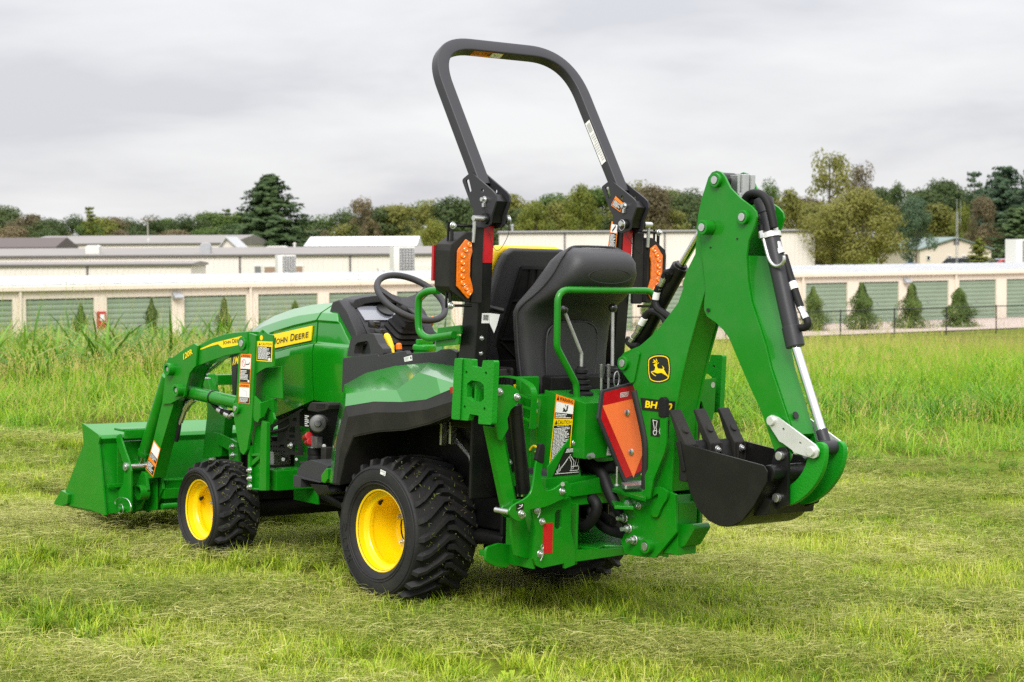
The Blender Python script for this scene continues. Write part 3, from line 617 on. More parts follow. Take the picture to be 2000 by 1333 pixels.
dc.rect(0, 0, 1, 1, D_OR); dc.rect(.08, .60, .92, .90, D_WH); dc.line([(.3, .65), (.5, .75), (.7, .85)], .1, D_BK); dc.rect(.08, .03, .92, .58, D_BK); dc.lines(.14, .05, .86, .55, 12, D_WH); dc.build('warning_decal', post_r)
q = [(-0.369,-0.336,1.695),(-0.419,-0.336,1.664),(-0.4,-0.336,1.628),(-0.342,-0.336,1.656)]; dc = Decal(*q, (0, 1, 0)); dc.k = 12; dc.rect(0, 0, 1, 1, D_OR); dc.rect(.05, .08, .95, .72, D_BK); dc.lines(.1, .12, .8, .68, 6, D_WH); dc.build('warning_decal', post_r)

# ---- operator's seat, seen from behind
so_ = [(.20, .965), (.235, 1.05), (.238, 1.15), (.222, 1.28), (.200, 1.39), (.175, 1.445), (.14, 1.466)]
outl = [(a, b) for a, b in so_] + [(-a, b) for a, b in so_[::-1]]
def seatx(z, off): return -.150 - (z - .965) * .16 + off
mb = MB()
def seat_shell(mb, k, o0, o1, dz, mi=0):
    o2 = rp([(a * k, b + dz * (1 if b > 1.2 else 0)) for a, b in outl], .03, 3); n = len(o2)
    vs = [(seatx(z, o0), y, z) for y, z in o2] + [(seatx(z, o1), y, z) for y, z in o2]
    mb.add(vs, [tuple(range(n)), tuple(range(2 * n - 1, n - 1, -1))] + [(i, (i + 1) % n, (i + 1) % n + n, i + n) for i in range(n)], mi)
seat_shell(mb, .985, -.045, .0, 0); opseat = part(mb, 'operator_seat', VINYL, bev=.016, seg=4, smooth=50)
mb = MB(); seat_shell(mb, 1.06, .003, .085, .010); part(mb, 'yellow_back_cushion', YELV, opseat, bev=.022, seg=4, smooth=50)
mb = MB(); box(mb, (.02, 0, .935), (.36, .46, .09)); part(mb, 'yellow_seat_cushion', YELV, opseat, bev=.03, seg=4, smooth=50)
pn = [(.085, 1.395), (-.085, 1.395), (-.10, 1.36), (-.165, 1.10), (-.165, 1.07), (-.13, .99), (.13, .99), (.165, 1.07), (.165, 1.10), (.10, 1.36)]
mb = MB(); X = lambda y, z, o: (seatx(z, -.045 - o), y, z)
vs = [X(y, z, .002) for y, z in pn] + [X(y * .93, 1.19 + (z - 1.19) * .94, .006) for y, z in pn]; n = len(pn)
mb.add(vs, [(i, (i + 1) % n, (i + 1) % n + n, i + n) for i in range(n)] + [tuple(range(n, 2 * n))])
for a, b in (((-.04, 1.38), (-.04, 1.00)), ((.04, 1.38), (.04, 1.00)), ((-.12, 1.25), (.12, 1.25)), ((-.15, 1.09), (.15, 1.09)), ((.15, 1.08), (.04, 1.0)), ((-.15, 1.08), (-.04, 1.0)), ((0, 1.25), (0, 1.38)), ((.155, 1.09), (.09, 1.385)), ((-.155, 1.09), (-.09, 1.385)), ((.09, 1.385), (-.09, 1.385))):
    A, B = Vector(X(*a, .008)), Vector(X(*b, .008)); sweep(mb, [A, B], [(-.004, -.006), (.004, -.006), (.004, .006), (-.004, .006)], up=(-1, 0, 0))
part(mb, 'ribbed_back_panel', BLK, opseat, smooth=25)
mb = MB(); box(mb, (-.24, .30, 1.10), (.12, .02, .34)); tube(mb, [(-.20, .25, 1.235), (-.26, .255, 1.225), (-.30, .20, 1.21)], .012, .02); box(mb, (-.20, 0, .955), (.06, .52, .10)); cyl(mb, (-.27, .262, 1.21), (-.29, .262, 1.21), .012); cyl(mb, (-.27, .262, 1.175), (-.29, .262, 1.175), .012); part(mb, 'seat_bracket', BLK, opseat, bev=.006)
mb = MB(); box(mb, (-.27, .12, .885), (.02, .36, .045)); part(mb, 'yellow_seat_base', YEL, opseat, bev=.008)
mb = MB(); cyl(mb, (-.255, .30, 1.06), (-.262, .285, .95), .013); part(mb, 'seat_belt_anchor', BLK, opseat, bev=.003)

# ------------------------------------------------------------------ front loader
ARM_UP = [(1.158,1.056),(1.261,1.047),(1.349,1.035),(1.446,1.013),(1.541,0.983),(1.59,0.967)] 
ARM_UPLO = [(1.154,0.957),(1.223,0.954),(1.336,0.936),(1.496,0.896),(1.587,0.872)]
for s, mir in ((1, False), (-1, True)):
    mb = MB(); prism(mb, ARM_UP + ARM_UPLO[::-1], 'y', .498, .434); arm = part(mb, 'loader_arm', GREEN, bev=.004, mirror=mir)
    mb = MB(); prism(mb, rp([(1.815,0.693),(1.901,0.669),(1.973,0.495),(2.041,0.339),(2.06,0.322),(2.044,0.296),(1.97,0.305),(1.912,0.446),(1.782,0.696)], .004), 'y', .500, .432)
    m2 = mb.build('lower_arm', GREEN, arm, bev=.004, mirror=mir)
    pl = rp([(1.595,0.978),(1.675,0.951),(1.791,0.901),(1.825,0.901),(1.862,0.854),(1.855,0.808),(1.879,0.671),(1.802,0.68),(1.671,0.724),(1.655,0.78),(1.629,0.836),(1.593,0.864),(1.577,0.872),(1.565,0.969)], [.004, .0, .02, .02, .03, .0, .004, .02, .02, .01, .0, .0, .0, .0])
    mb = MB(); prism(mb, pl, 'y', .512, .500); prism(mb, pl, 'y', .432, .420); kp = part(mb, 'knee_plate', GREEN, arm, bev=.002, mirror=mir)
    for c_ in ((1.788,0.53,0.845), (1.704,0.53,0.751)):
        mb = MB(); pipe(mb, (c_[0], .505, c_[2]), (c_[0], .545, c_[2]), .030, .017); pipe(mb, (c_[0], .415, c_[2]), (c_[0], .40, c_[2]), .030, .017); cyl(mb, (c_[0], .42, c_[2]), (c_[0], .535, c_[2]), .0165, 16); part(mb, 'pin_boss', GREEN, kp, bev=.002, mirror=mir)
        mb = MB(); cyl(mb, (c_[0], .534, c_[2]), (c_[0], .540, c_[2]), .011, 14); part(mb, 'pin', ZINC, kp, bev=.001, mirror=mir)
    lo = rp([(2.059,0.33),(2.022,0.323),(1.994,0.246),(2.075,0.14),(2.154,0.11),(2.171,0.156),(2.126,0.23)], [.008, .012, .004, .01, .01, .01, .01])
    mb = MB(); prism(mb, lo, 'y', .515, .500); prism(mb, lo, 'y', .432, .417); lp_ = part(mb, 'coupler_hook', GREEN, arm, bev=.002, mirror=mir)
    c_ = (2.039,0.53,0.23); mb = MB(); pipe(mb, (c_[0], .495, c_[2]), (c_[0], .545, c_[2]), .038, .028, 28); part(mb, 'pin_boss', GREEN, lp_, bev=.002, mirror=mir)
    # bucket (dump) cylinder ahead of the arm
    a, b = Vector((1.907,0.466,0.804)), Vector((2.121,0.466,0.407)); d = (b - a).normalized()
    mb = MB(); cyl(mb, a, b, .031, 22); cyl(mb, b - d * .02, b + d * .006, .034, 22); dcy = part(mb, 'dump_cylinder', GREEN, bev=.002, mirror=mir)
    mb = MB(); cyl(mb, b, b + d * .08, .0145, 14); mb.build('cylinder_rod', CHROME, dcy, mirror=mir)
    e_ = b + d * .075; mb = MB(); cyl(mb, e_ + Vector((0, -.06, 0)), e_ + Vector((0, .08, 0)), .024, 18); mb.build('rod_eye', GREEN, dcy, bev=.002, mirror=mir)
    # lift cylinder between knee and mast
    a, b = Vector((1.76,0.455,0.74)), Vector((1.277,0.455,0.721)); d = (b - a).normalized()
    mb = MB(); cyl(mb, a, b, .031, 22); cyl(mb, a - d * .004, a + d * .02, .034, 22); lcy = part(mb, 'lift_cylinder', GREEN, bev=.002, mirror=mir)
    m_ = a.lerp(b, .53); mb = MB(); pipe(mb, m_ - d * .005, m_ + d * .005, .0335, .030); mb.build('band', BLK, lcy, mirror=mir)
    # hoses and fittings
    mb = MB(); tube(mb, [(1.551,0.44,0.711),(1.496,0.44,0.682),(1.45,0.44,0.667),(1.369,0.44,0.668)], .013, 0, 10, smooth=5); mb.build('hose', HOSE, lcy, mirror=mir)
    mb = MB(); pp = [(1.482,0.44,0.674),(1.45,0.44,0.667),(1.423,0.44,0.659)]; cyl(mb, pp[0], pp[1], .016); pq = [(1.418,0.44,0.66),(1.382,0.44,0.653)]; cyl(mb, pq[0], pq[1], .016); pq = [(1.382,0.44,0.651),(1.356,0.44,0.662)]; cyl(mb, pq[0], pq[1], .011); mb.build('hose_fitting', ZINC, lcy, bev=.002, mirror=mir)
    mb = MB()
    for q, r_ in (([(1.7,0.44,0.71),(1.755,0.44,0.679)], .016), ([(1.755,0.44,0.679),(1.782,0.44,0.652)], .018), ([(1.782,0.44,0.652),(1.823,0.44,0.587)], .012), ([(1.801,0.44,0.636),(1.836,0.44,0.569)], .009)): cyl(mb, q[0], q[1], r_, 6)
    mb.build('hose_fitting', ZINC, lcy, bev=.002, mirror=mir)
    mb = MB(); tube(mb, [(1.588,0.44,0.709),(1.635,0.44,0.722),(1.7,0.44,0.717),(1.765,0.44,0.705),(1.82,0.44,0.649),(1.84,0.44,0.549),(1.862,0.44,0.493)], .0105, 0, 10, smooth=5); mb.build('hose', HOSE, lcy, mirror=mir)
    # mast: decal plate, caution plate, socket, post
    mp = rp([(1.191,1.054),(1.216,1.039),(1.238,0.931),(1.247,0.771),(1.266,0.716),(1.264,0.648),(1.232,0.564),(1.204,0.503),(1.177,0.493),(1.148,0.52),(1.139,0.561),(1.116,0.635),(1.107,0.781),(1.102,0.874),(1.096,1.043)], [.006, .006, 0, 0, .006, 0, 0, .012, .014, .01, 0, 0, 0, 0, .006])
    mb = MB(); prism(mb, mp, 'y', .492, .478); prism(mb, mp, 'y', .420, .408); mast = part(mb, 'loader_mast', GREEN, bev=.002, mirror=mir)
    cp = rp([(1.119,1.039),(1.092,1.05),(1.059,1.071),(1.014,1.052),(0.976,1.049),(0.962,0.91),(0.995,0.904),(1.029,0.899),(1.07,0.883),(1.104,0.867),(1.116,0.857)], [.0, .006, .012, .004, .006, 0, 0, .01, .01, .0])
    mb = MB(); prism(mb, cp, 'y', .480, .470, holes=[hole([(1.054,1.057)][0], .006)]); cau = part(mb, 'mast_plate', GREEN, mast, bev=.0015, mirror=mir)
    mb = MB(); prism(mb, [(1.13,0.886),(0.983,0.909),(0.969,0.763),(1.125,0.763)], 'y', .425, .418); part(mb, 'mast_web', GREEN, mast, bev=.002, mirror=mir)
    # socket
    mb = MB(); prism(mb, rp([(1.115,0.771),(1.054,0.741),(1.051,0.677),(1.071,0.65),(1.102,0.657),(1.115,0.679)], .006), 'y', .487, .475); prism(mb, rp([(1.107,0.765),(1.043,0.761),(1.037,0.696),(1.019,0.665),(1.035,0.643),(1.072,0.638),(1.095,0.664)], .008), 'y', .432, .42)
    prism(mb, [(0.492,0.74),(0.404,0.76),(0.401,0.695),(0.421,0.689),(0.449,0.72),(0.47,0.679),(0.489,0.671)], 'x', 1.045, 1.056); part(mb, 'mast_socket', GREEN, mast, bev=.002, mirror=mir)
    for c_, r_ in (((1.189,0.495,1.001), .026), ((1.23,0.495,0.702), .021)):
        mb = MB(); pipe(mb, (c_[0], .488, c_[2]), (c_[0], .508, c_[2]), r_ + .004, r_ * .6, 24); part(mb, 'pin_boss', GREEN, mast, bev=.002, mirror=mir)
        mb = MB(); cyl(mb, (c_[0], .41, c_[2]), (c_[0], .512, c_[2]), r_ * .6, 18); part(mb, 'pin', ZINC, mast, bev=.0015, mirror=mir)
    # post with channel
    mb = MB(); prism(mb, [(1.175,0.5),(1.137,0.63),(1.027,0.653),(1.017,0.347),(1.079,0.34),(1.168,0.335)], 'y', .455, .447)
    prism(mb, [(1.067,0.342),(1.064,0.595),(1.058,0.66),(1.015,0.654),(1.01,0.348)], 'y', .476, .455); prism(mb, [(1.163,0.336),(1.167,0.497),(1.151,0.54),(1.139,0.339)], 'y', .476, .455); prism(mb, [(1.165,0.457),(1.077,0.505),(1.076,0.485),(1.152,0.438)], 'y', .470, .455); prism(mb, [(1.167,0.501),(1.073,0.51),(1.073,0.497),(1.166,0.487)], 'y', .470, .455); prism(mb, [(1.161,0.346),(1.05,0.353),(1.05,0.344),(1.161,0.336)], 'y', .474, .455)
    pst = part(mb, 'mast_post', GREEN, bev=.003, mirror=mir)
    bolts(BOLT_ME, 'bolt', pst, [(c_[0], s * .476, c_[2]) for c_ in [(1.143,0.476,0.427),(1.14,0.476,0.39),(1.138,0.476,0.352)]], (0, s, 0))
    mb = MB(); zb = [.345, .432]; box(mb, (1.075, .31, .388), (.11, .21, .092)); part(mb, 'cross_beam', GREEN, pst, bev=.005, mirror=mir)
    mb = MB(); prism(mb, [(1.00, .27), (1.20, .27), (1.20, .62), (1.08, .62)], 'y', .200, .188); part(mb, 'frame_bracket', GREEN, pst, bev=.003, mirror=mir)
    # decals
    if s > 0:
        q = [(1.215,0.492,0.953),(1.125,0.492,0.955),(1.133,0.492,0.824),(1.223,0.492,0.821)]; dc = Decal(*q, (0, 1, 0)); dc.rect(0, 0, 1, 1, D_OR); dc.rect(.05, .48, .95, .86, D_WH); dc.rect(.05, .02, .95, .48, D_BK); dc.text('WARNING', .18, .88, .9, .97, D_BK, bold=.01); dc.poly([(.06, .88), (.11, .97), (.16, .88)], D_BK)
        dc.line([(.34 + .17 * math.cos(a), .68 + .12 * math.sin(a)) for a in [k * math.pi / 8 for k in range(17)]], .03, D_RD, .4); dc.line([(.23, .76), (.45, .60)], .03, D_RD, .4); dc.poly([(.55, .62), (.85, .64), (.88, .74), (.8, .66), (.55, .65)], D_BK); dc.lines(.1, .1, .8, .44, 7, D_WH); dc.rect(.8, .03, .95, .1, D_WH); dc.build('warning_decal', mast)
        q = [(1.221,0.493,0.817),(1.13,0.492,0.82),(1.131,0.492,0.729),(1.224,0.492,0.727)]; dc = Decal(*q, (0, 1, 0)); dc.k = 6; dc.rect(0, 0, 1, 1, D_OR); dc.rect(.05, .32, .95, .8, D_WH); dc.rect(.05, .03, .95, .32, D_BK); dc.text('WARNING', .18, .84, .9, .95, D_BK, bold=.01); dc.poly([(.06, .84), (.11, .95), (.16, .84)], D_BK); dc.line([(.3, .72), (.5, .66), (.75, .6), (.7, .4)], .02, D_GY, .5); dc.lines(.1, .06, .85, .3, 5, D_WH); dc.build('warning_decal', mast)
        q = [(1.101,0.481,1.016),(0.971,0.481,1.02),(0.974,0.481,0.929),(1.104,0.481,0.926)]; dc = Decal(*q, (0, 1, 0)); dc.rect(0, 0, 1, 1, D_YE); dc.rect(.06, .05, .94, .74, D_BK); dc.text('CAUTION', .3, .80, .94, .92, D_BK); dc.poly([(.12, .80), (.19, .93), (.26, .80)], D_BK); dc.lines(.12, .1, .88, .72, 11, D_WH); dc.rect(.78, .06, .92, .18, D_WH); dc.build('caution_decal', cau)
        c_ = (1.065,0.481,1.032); mb = MB(); cyl(mb, (c_[0], .4802, c_[2]), (c_[0], .4815, c_[2]), .0115, 20); part(mb, 'yellow_dot', D_YE, cau)
        m_ = MB(); vs = lift3([(1.56,0.955),(1.448,0.988),(1.341,1.008),(1.202,1.033),(1.201,0.995),(1.364,0.97),(1.403,0.985),(1.474,0.971),(1.556,0.951)], 'y', .4988); n = len(vs); m_.add(vs + [(x, y - .0012, z) for x, y, z in vs], [tuple(range(n)), tuple(range(2 * n - 1, n - 1, -1))] + [(i, (i + 1) % n, (i + 1) % n + n, i + n) for i in range(n)])
        stp = m_.build('name_stripe', D_YE, arm, smooth=0)
        q = [(1.372,0.499,1.007),(1.176,0.499,1.038),(1.175,0.499,1.004),(1.366,0.499,0.979)]; dc = Decal(*q, (0, 1, 0)); u = .04
        for ch, hgt, w in [('J', 1, .06), ('O', .78, .09), ('H', .78, .075), ('N', .78, .08), (' ', 0, .03), ('D', 1, .10), ('E', .78, .07), ('E', .78, .07), ('R', .78, .075), ('E', .78, .07)]:
            if ch != ' ': dc.text(ch, u, .2, u + w, .2 + .6 * hgt, D_BK)
            u += w + .018
        dc.build('name_lettering', stp)
        q = [(1.691,0.513,0.923),(1.611,0.513,0.953),(1.6,0.513,0.929),(1.683,0.513,0.896)]; dc = Decal(*q, (0, 1, 0)); dc.k = 3; dc.text('120R', 0, 0, 1, 1, D_YE, shear=.15, bold=.025); dc.build('model_lettering', kp)
        q = [(1.969,0.5,0.49),(1.904,0.5,0.454),(1.97,0.5,0.311),(2.045,0.5,0.343)]; dc = Decal(*q, (0, 1, 0)); dc.rect(0, 0, 1, 1, D_OR); dc.rect(.07, .62, .93, .96, D_WH); dc.rect(.07, .44, .93, .62, D_BK); dc.lines(.12, .45, .9, .6, 5, D_WH); dc.rect(.07, .04, .93, .34, D_BK); dc.lines(.12, .06, .9, .32, 6, D_WH); dc.build('warning_decal', m2)
        # prop rod with its clip
        mb = MB(); q = [(1.493,0.4,0.919),(1.691,0.4,0.819)]; cyl(mb, q[0], q[1], .009, 10); rod = part(mb, 'prop_rod', ZINC)
        mb = MB(); c_ = Vector(q[1]); box(mb, c_, (.05, .014, .012)); box(mb, c_ + Vector((.0, 0, -.012)), (.06, .05, .005)); part(mb, 'rod_clip', ZINC, rod, bev=.003)
mb = MB(); box(mb, (2.02, 0, .22), (.045, .84, .05)); cyl(mb, (1.986,0.44,0.161), ((1.986,0.44,0.161)[0], -.44, (1.986,0.44,0.161)[2]), .016, 14); part(mb, 'loader_torque_tube', GREEN, bev=.004)
# warning plate on the far mast, seen through the loader
q = [(1.975,0.18,0.472),(1.818,0.18,0.474),(1.805,0.18,0.387),(1.985,0.18,0.369)]; mb = MB(); slab(mb, q, (0, -1, 0), .006); wp = part(mb, 'guard_warning_plate', D_BK)
dc = Decal(q[0], q[1], q[2], q[3], (0, 1, 0)); dc.rect(0, 0, .35, .95, D_WH); dc.rect(0, .93, 1, 1, D_OR); dc.lines(.4, .5, .95, .85, 4, D_WH); dc.build('warning_decal', wp)
mb = MB(); prism(mb, [(1.998,0.786),(1.922,0.808),(1.886,0.726),(1.802,0.645),(1.741,0.634),(1.775,0.418),(1.95,0.391),(1.911,0.631),(1.938,0.714)], 'y', .24, .19); hg = part(mb, 'hood_guard', GREEN, bev=.003)
mb = MB(); prism(mb, [(1.812,0.532),(1.765,0.531),(1.602,0.502),(1.584,0.398),(1.667,0.39),(1.679,0.458),(1.782,0.478)], 'y', .26, .245); gb = part(mb, 'guard_bracket', GREEN, hg, bev=.002); bolts(BOLT_ME, 'bolt', gb, [(1.639,0.261,0.479),(1.635,0.261,0.437)], (0, 1, 0))
mb = MB(); box(mb, (1.90, 0, .78), (.03, .40, .05)); box(mb, (1.90, 0, .58), (.03, .40, .05)); part(mb, 'guard_crossbar', GREEN, hg, bev=.003)
# loader bucket
sd_ = [(2.375, .555), (2.235, .508), (2.203, .486), (2.192, .455), (2.18, .30), (2.115, .085), (2.20, .070), (2.66, .085), (2.60, .18), (2.375, .44)]
mb = MB()
bsp = rp([(2.376,0.546),(2.207,0.503),(2.191,0.49),(2.205,0.456),(2.182,0.378),(2.121,0.115),(2.282,0.126),(2.587,0.118),(2.356,0.442)], [.006, .012, .012, .012, 0, .004, 0, .01, .01])
prism(mb, bsp, 'y', .672, .662); bk = part(mb, 'loader_bucket', GREEN, bev=.002)
mb = MB(); prism(mb, bsp, 'y', -.672, -.662); part(mb, 'far_bucket_side', GREEN, bk, bev=.002)
tb = [(2.393,0.537),(2.234,0.496),(2.218,0.479),(2.23,0.453),(2.203,0.363),(2.146,0.121),(2.319,0.111),(2.61,0.112)]
th = [(x - .006, z - .004) for x, z in tb]
mb = MB(); inn = [(tb[0][0] - .0, tb[0][1] - .010), (tb[1][0] + .012, tb[1][1] - .010), (tb[2][0] + .012, tb[2][1]), (tb[3][0] + .012, tb[3][1]), (tb[4][0] + .012, tb[4][1]), (tb[5][0] + .02, tb[5][1] + .012), (tb[6][0], tb[6][1] + .012), (tb[7][0], tb[7][1] + .01)]
prism(mb, tb + inn[::-1], 'y', .661, -.661); part(mb, 'bucket_shell', GREEN, bk, bev=.003)
for s, mir in ((1, False), (-1, True)):
    mb = MB(); prism(mb, rp([(2.629,0.115),(2.549,0.193),(2.473,0.181),(2.482,0.134),(2.535,0.115)], .004), 'y', .690, .673); part(mb, 'side_cutter', GREEN, bk, bev=.003, mirror=mir)
    yb = .47
    hk = rp([(2.167,0.496),(2.136,0.509),(2.094,0.45),(2.046,0.392),(2.019,0.34),(2.012,0.142),(2.082,0.129),(2.138,0.127),(2.141,0.227),(2.092,0.27),(2.085,0.353),(2.139,0.428),(2.171,0.475)], .006)
    for y0 in (.590, .450):
        mb = MB(); prism(mb, hk, 'y', y0 + .005, y0 - .005); lug_ = part(mb, 'bucket_hook', GREEN, bk, bev=.0015, mirror=mir)
    mb = MB(); zz = (2.268,0.47,0.518); box(mb, (2.155, .52, .528), (.09, .145, .014)); box(mb, (2.112, .52, .508), (.014, .125, .045)); part(mb, 'hook_bar', GREEN, bk, bev=.005, mirror=mir)
    mb = MB(); q = [(2.291,0.432),(2.184,0.447),(2.197,0.392),(2.242,0.373),(2.278,0.384)]; x0 = min(p[0] for p in q); box(mb, (2.165, .52, .30), (.012, .14, .34)); part(mb, 'hook_web', GREEN, bk, bev=.003, mirror=mir)
    c_ = (2.06,0.595,0.356); mb = MB(); pipe(mb, (c_[0], .594, c_[2]), (c_[0], .606, c_[2]), .020, .012); cyl(mb, (c_[0], .44, c_[2]), (c_[0], .610, c_[2]), .0115, 14); part(mb, 'pin', ZINC, bk, bev=.001, mirror=mir)
    c_ = Vector((2.074,0.615,0.149)); mb = MB()
    sweep(mb, [c_ + Vector((.024 * math.cos(a), 0, .024 * math.sin(a))) for a in [2 * math.pi * i / 24 for i in range(24)]], circ2(.0022, 6), up=(0, 1, 0), closed=True)
    tube(mb, [(2.13,0.615,0.168),(2.126,0.615,0.188),(2.066,0.615,0.207),(2.005,0.615,0.202),(1.974,0.615,0.173),(1.984,0.615,0.15)], .0022, 0, 6, smooth=5); part(mb, 'quick_pin_ring', ZINC, bk, smooth=60, mirror=mir)
    mb = MB(); cyl(mb, c_ + Vector((0, -.03, 0)), c_ + Vector((0, .012, 0)), .013, 14); part(mb, 'quick_pin', GREEN, bk, bev=.002, mirror=mir)
mb = MB(); x_, z_ = [(3.054,0.113)][0]; box(mb, (2.150, 0, .255), (.012, 1.30, .02)); part(mb, 'bucket_stiffener', GREEN, bk, bev=.004)
mb = MB(); slab(mb, [(2.02, .40, .285), (2.02, -.40, .285), (2.17, -.40, .275), (2.17, .40, .275)], (0, 0, -1), .012); box(mb, (2.03, 0, .225), (.016, .80, .10)); part(mb, 'coupler_shelf', GREEN, bk, bev=.003)

# ---- engine bay on the left side
GY = .268
go = [(1.308,0.61),(1.168,0.66),(1.048,0.707),(1.035,0.706),(1.064,0.685),(1.066,0.633),(1.031,0.496),(1.161,0.488),(1.312,0.478),(1.319,0.545)]
hols = [rp([(1.282,0.601),(1.149,0.656),(1.138,0.639),(1.181,0.564),(1.215,0.54),(1.284,0.538),(1.302,0.561)], .01), rp([(1.113,0.658),(1.084,0.666),(1.083,0.647),(1.121,0.645)], .002), rp([(1.128,0.619),(1.086,0.623),(1.085,0.594),(1.144,0.591)], .003), rp([(1.139,0.58),(1.097,0.586),(1.097,0.57),(1.141,0.566)], .003), rp([(1.104,0.536),(1.079,0.545),(1.061,0.507),(1.109,0.506)], .003), rp([(1.218,0.528),(1.182,0.531),(1.182,0.517),(1.22,0.516)], .002)]
for i in range(7): 
    x0, z0 = [(1.31,0.531)][0]; x1, z1 = [(1.18,0.538)][0]; t = i / 6; xx = x0 + (x1 - x0) * t; zz = z0 + (z1 - z0) * t
    for k, dz in enumerate((0, -.022, -.043)):
        if k or i < 4: hols.append([(xx - .006, zz + dz), (xx + .006, zz + dz), (xx + .005, zz + dz + .007), (xx - .006, zz + dz + .007)])
for i in range(3):
    hols.append([([(1.155,0.552)][0][0] - i * .022, [(1.155,0.552)][0][1]), ([(1.155,0.552)][0][0] - i * .022 - .012, [(1.155,0.552)][0][1]), ([(1.155,0.552)][0][0] - i * .022 - .011, [(1.155,0.552)][0][1] + .007), ([(1.155,0.552)][0][0] - i * .022, [(1.155,0.552)][0][1] + .007)])
hols = [h for h in hols]
mb = MB(); prism(mb, go, 'y', .270, .264, holes=hols); guard = part(mb, 'engine_guard', PLASB, smooth=0)
mb = MB(); tube(mb, [(1.316,0.262,0.576),(1.239,0.262,0.59),(1.175,0.262,0.607),(1.142,0.262,0.624)], .010, 0, 8, smooth=4); part(mb, 'guard_rib', PLASB, guard)
bolts(BOLT_ME, 'bolt', guard, [((1.122,0.271,0.532)[0], .271, (1.122,0.271,0.532)[2])], (0, 1, 0))
mb = MB(); box(mb, (1.05, 0, .72), (.62, .40, .42)); box(mb, (.72, 0, .66), (.08, .42, .30)); part(mb, 'engine_block', DARKI, bev=.02)
mb = MB(); a = Vector((1.013,0.27,0.652)); b = Vector((0.814,0.3,0.665)); ca = Vector((0.863,0.3,0.656)); lathe(mb, [(0, .03), (.014, .03), (.016, .022), (.036, .018), (.040, .012), (.041, .004), (.036, .002), (.041, 0), (.042, -.03), (.038, -.032), (.042, -.036), (.042, -.06), (.03, -.064)], ca, (-.75, .65, 0.1), 24); box(mb, ca + Vector((.03, -.01, -.085)), (.06, .03, .05)); alt = part(mb, 'alternator', mat('dull_cast_aluminium', (.16, .16, .155), .5, metal=.6, var=.3, vscale=30), bev=.003)
mb = MB(); q = [(0.997,0.285,0.689),(0.931,0.285,0.687),(0.941,0.285,0.626),(0.994,0.285,0.626)]; dc = Decal(*q, (0, 1, 0)); dc.rect(0, 0, 1, 1, D_BK); dc.lines(.05, .1, .6, .95, 6, D_WH); dc.build('part_label', alt)
mb = MB(); cyl(mb, (0.973,0.29,0.579), (0.919,0.31,0.597), .019, 14); cyl(mb, (0.964,0.29,0.562), (0.91,0.31,0.572), .016, 14); part(mb, 'red_terminal_cap', mat('red_cap', (.42, .006, .01), .4), bev=.005)
c_ = Vector((0.94,0.26,0.514)); mb = MB(); lathe(mb, [(0, .045), (.014, .045), (.016, .03), (.036, .026), (.038, .0), (.034, -.008), (.036, -.02), (.036, -.05), (0, -.05)], c_, (0, 0, 1), 24); part(mb, 'oil_filter', HOSE, bev=.001)
mb = MB(); lathe(mb, [(.016, .027), (.033, .029), (.034, .025)], c_, (0, 0, 1), 24); part(mb, 'filter_collar', ZINC)
mb = MB(); x_, y_, z_ = (1.328,0.24,0.456); box(mb, (x_, .20, z_), (.06, .10, .07)); part(mb, 'gearbox_housing', ALU, bev=.006)
mb = MB(); cyl(mb, (1.172,0.28,0.464), (1.233,0.24,0.456), .009); cyl(mb, (1.062,0.28,0.475), (1.122,0.24,0.467), .007); cyl(mb, (0.814,0.3,0.56), (0.872,0.26,0.552), .009); part(mb, 'plug', ALU, bev=.002)
mb = MB(); x_, y_, z_ = (0.726,0.36,0.53); box(mb, (x_, .34, z_), (.04, .05, .07)); part(mb, 'pedal_bracket', PLASB, bev=.004)
mb = MB(); prism(mb, rp([(0.792,0.754),(0.776,0.762),(0.653,0.768),(0.643,0.759),(0.648,0.739),(0.726,0.721),(0.803,0.722),(0.807,0.73)], .006), 'y', .40, .32); pd = part(mb, 'foot_pedal', PLASB, bev=.008)
mb = MB()
for i in range(4): q = [(0.737,0.402,0.759),(0.67,0.402,0.762)]; z = .0042 * i; cyl(mb, (q[0][0], .402, q[0][2] - z * 1.3), (q[1][0], .402, q[1][2] - z * 1.3), .0014, 6)
part(mb, 'pedal_ridge', BLK, pd)
# step and floor
mb = MB()
prism(mb, rp([(0.769,0.469),(0.734,0.498),(0.671,0.52),(0.584,0.515),(0.537,0.508),(0.535,0.453),(0.589,0.437),(0.776,0.439)], .006), 'y', .47, .22); prism(mb, rp([(0.783,0.441),(0.777,0.444),(0.574,0.436),(0.574,0.43),(0.724,0.432),(0.723,0.394),(0.781,0.392)], .003), 'y', .482, .24); stp_ = part(mb, 'step', PLAS, bev=.006)
mb = MB()
zt = (0.7,0.45,0.516)[2]
for i in range(5):
    for j in range(6): box(mb, (.60 + i * .042 + (j % 2) * .015, .44 - j * .036, .495 - (i * .0)), (.03, .024, .012))
part(mb, 'step_tread', PLASB, stp_, bev=.003)
mb = MB(); prism(mb, rp([(0.513,0.471),(0.476,0.506),(0.464,0.505),(0.462,0.461),(0.485,0.441),(0.512,0.445)], .004), 'y', .52, .44); part(mb, 'fender_foot', BODY, stp_, bev=.004)
mb = MB(); prism(mb, [(0.689,0.414),(0.556,0.422),(0.524,0.394),(0.624,0.37)], 'y', .46, .30); part(mb, 'step_bracket', BLK, stp_, bev=.004)

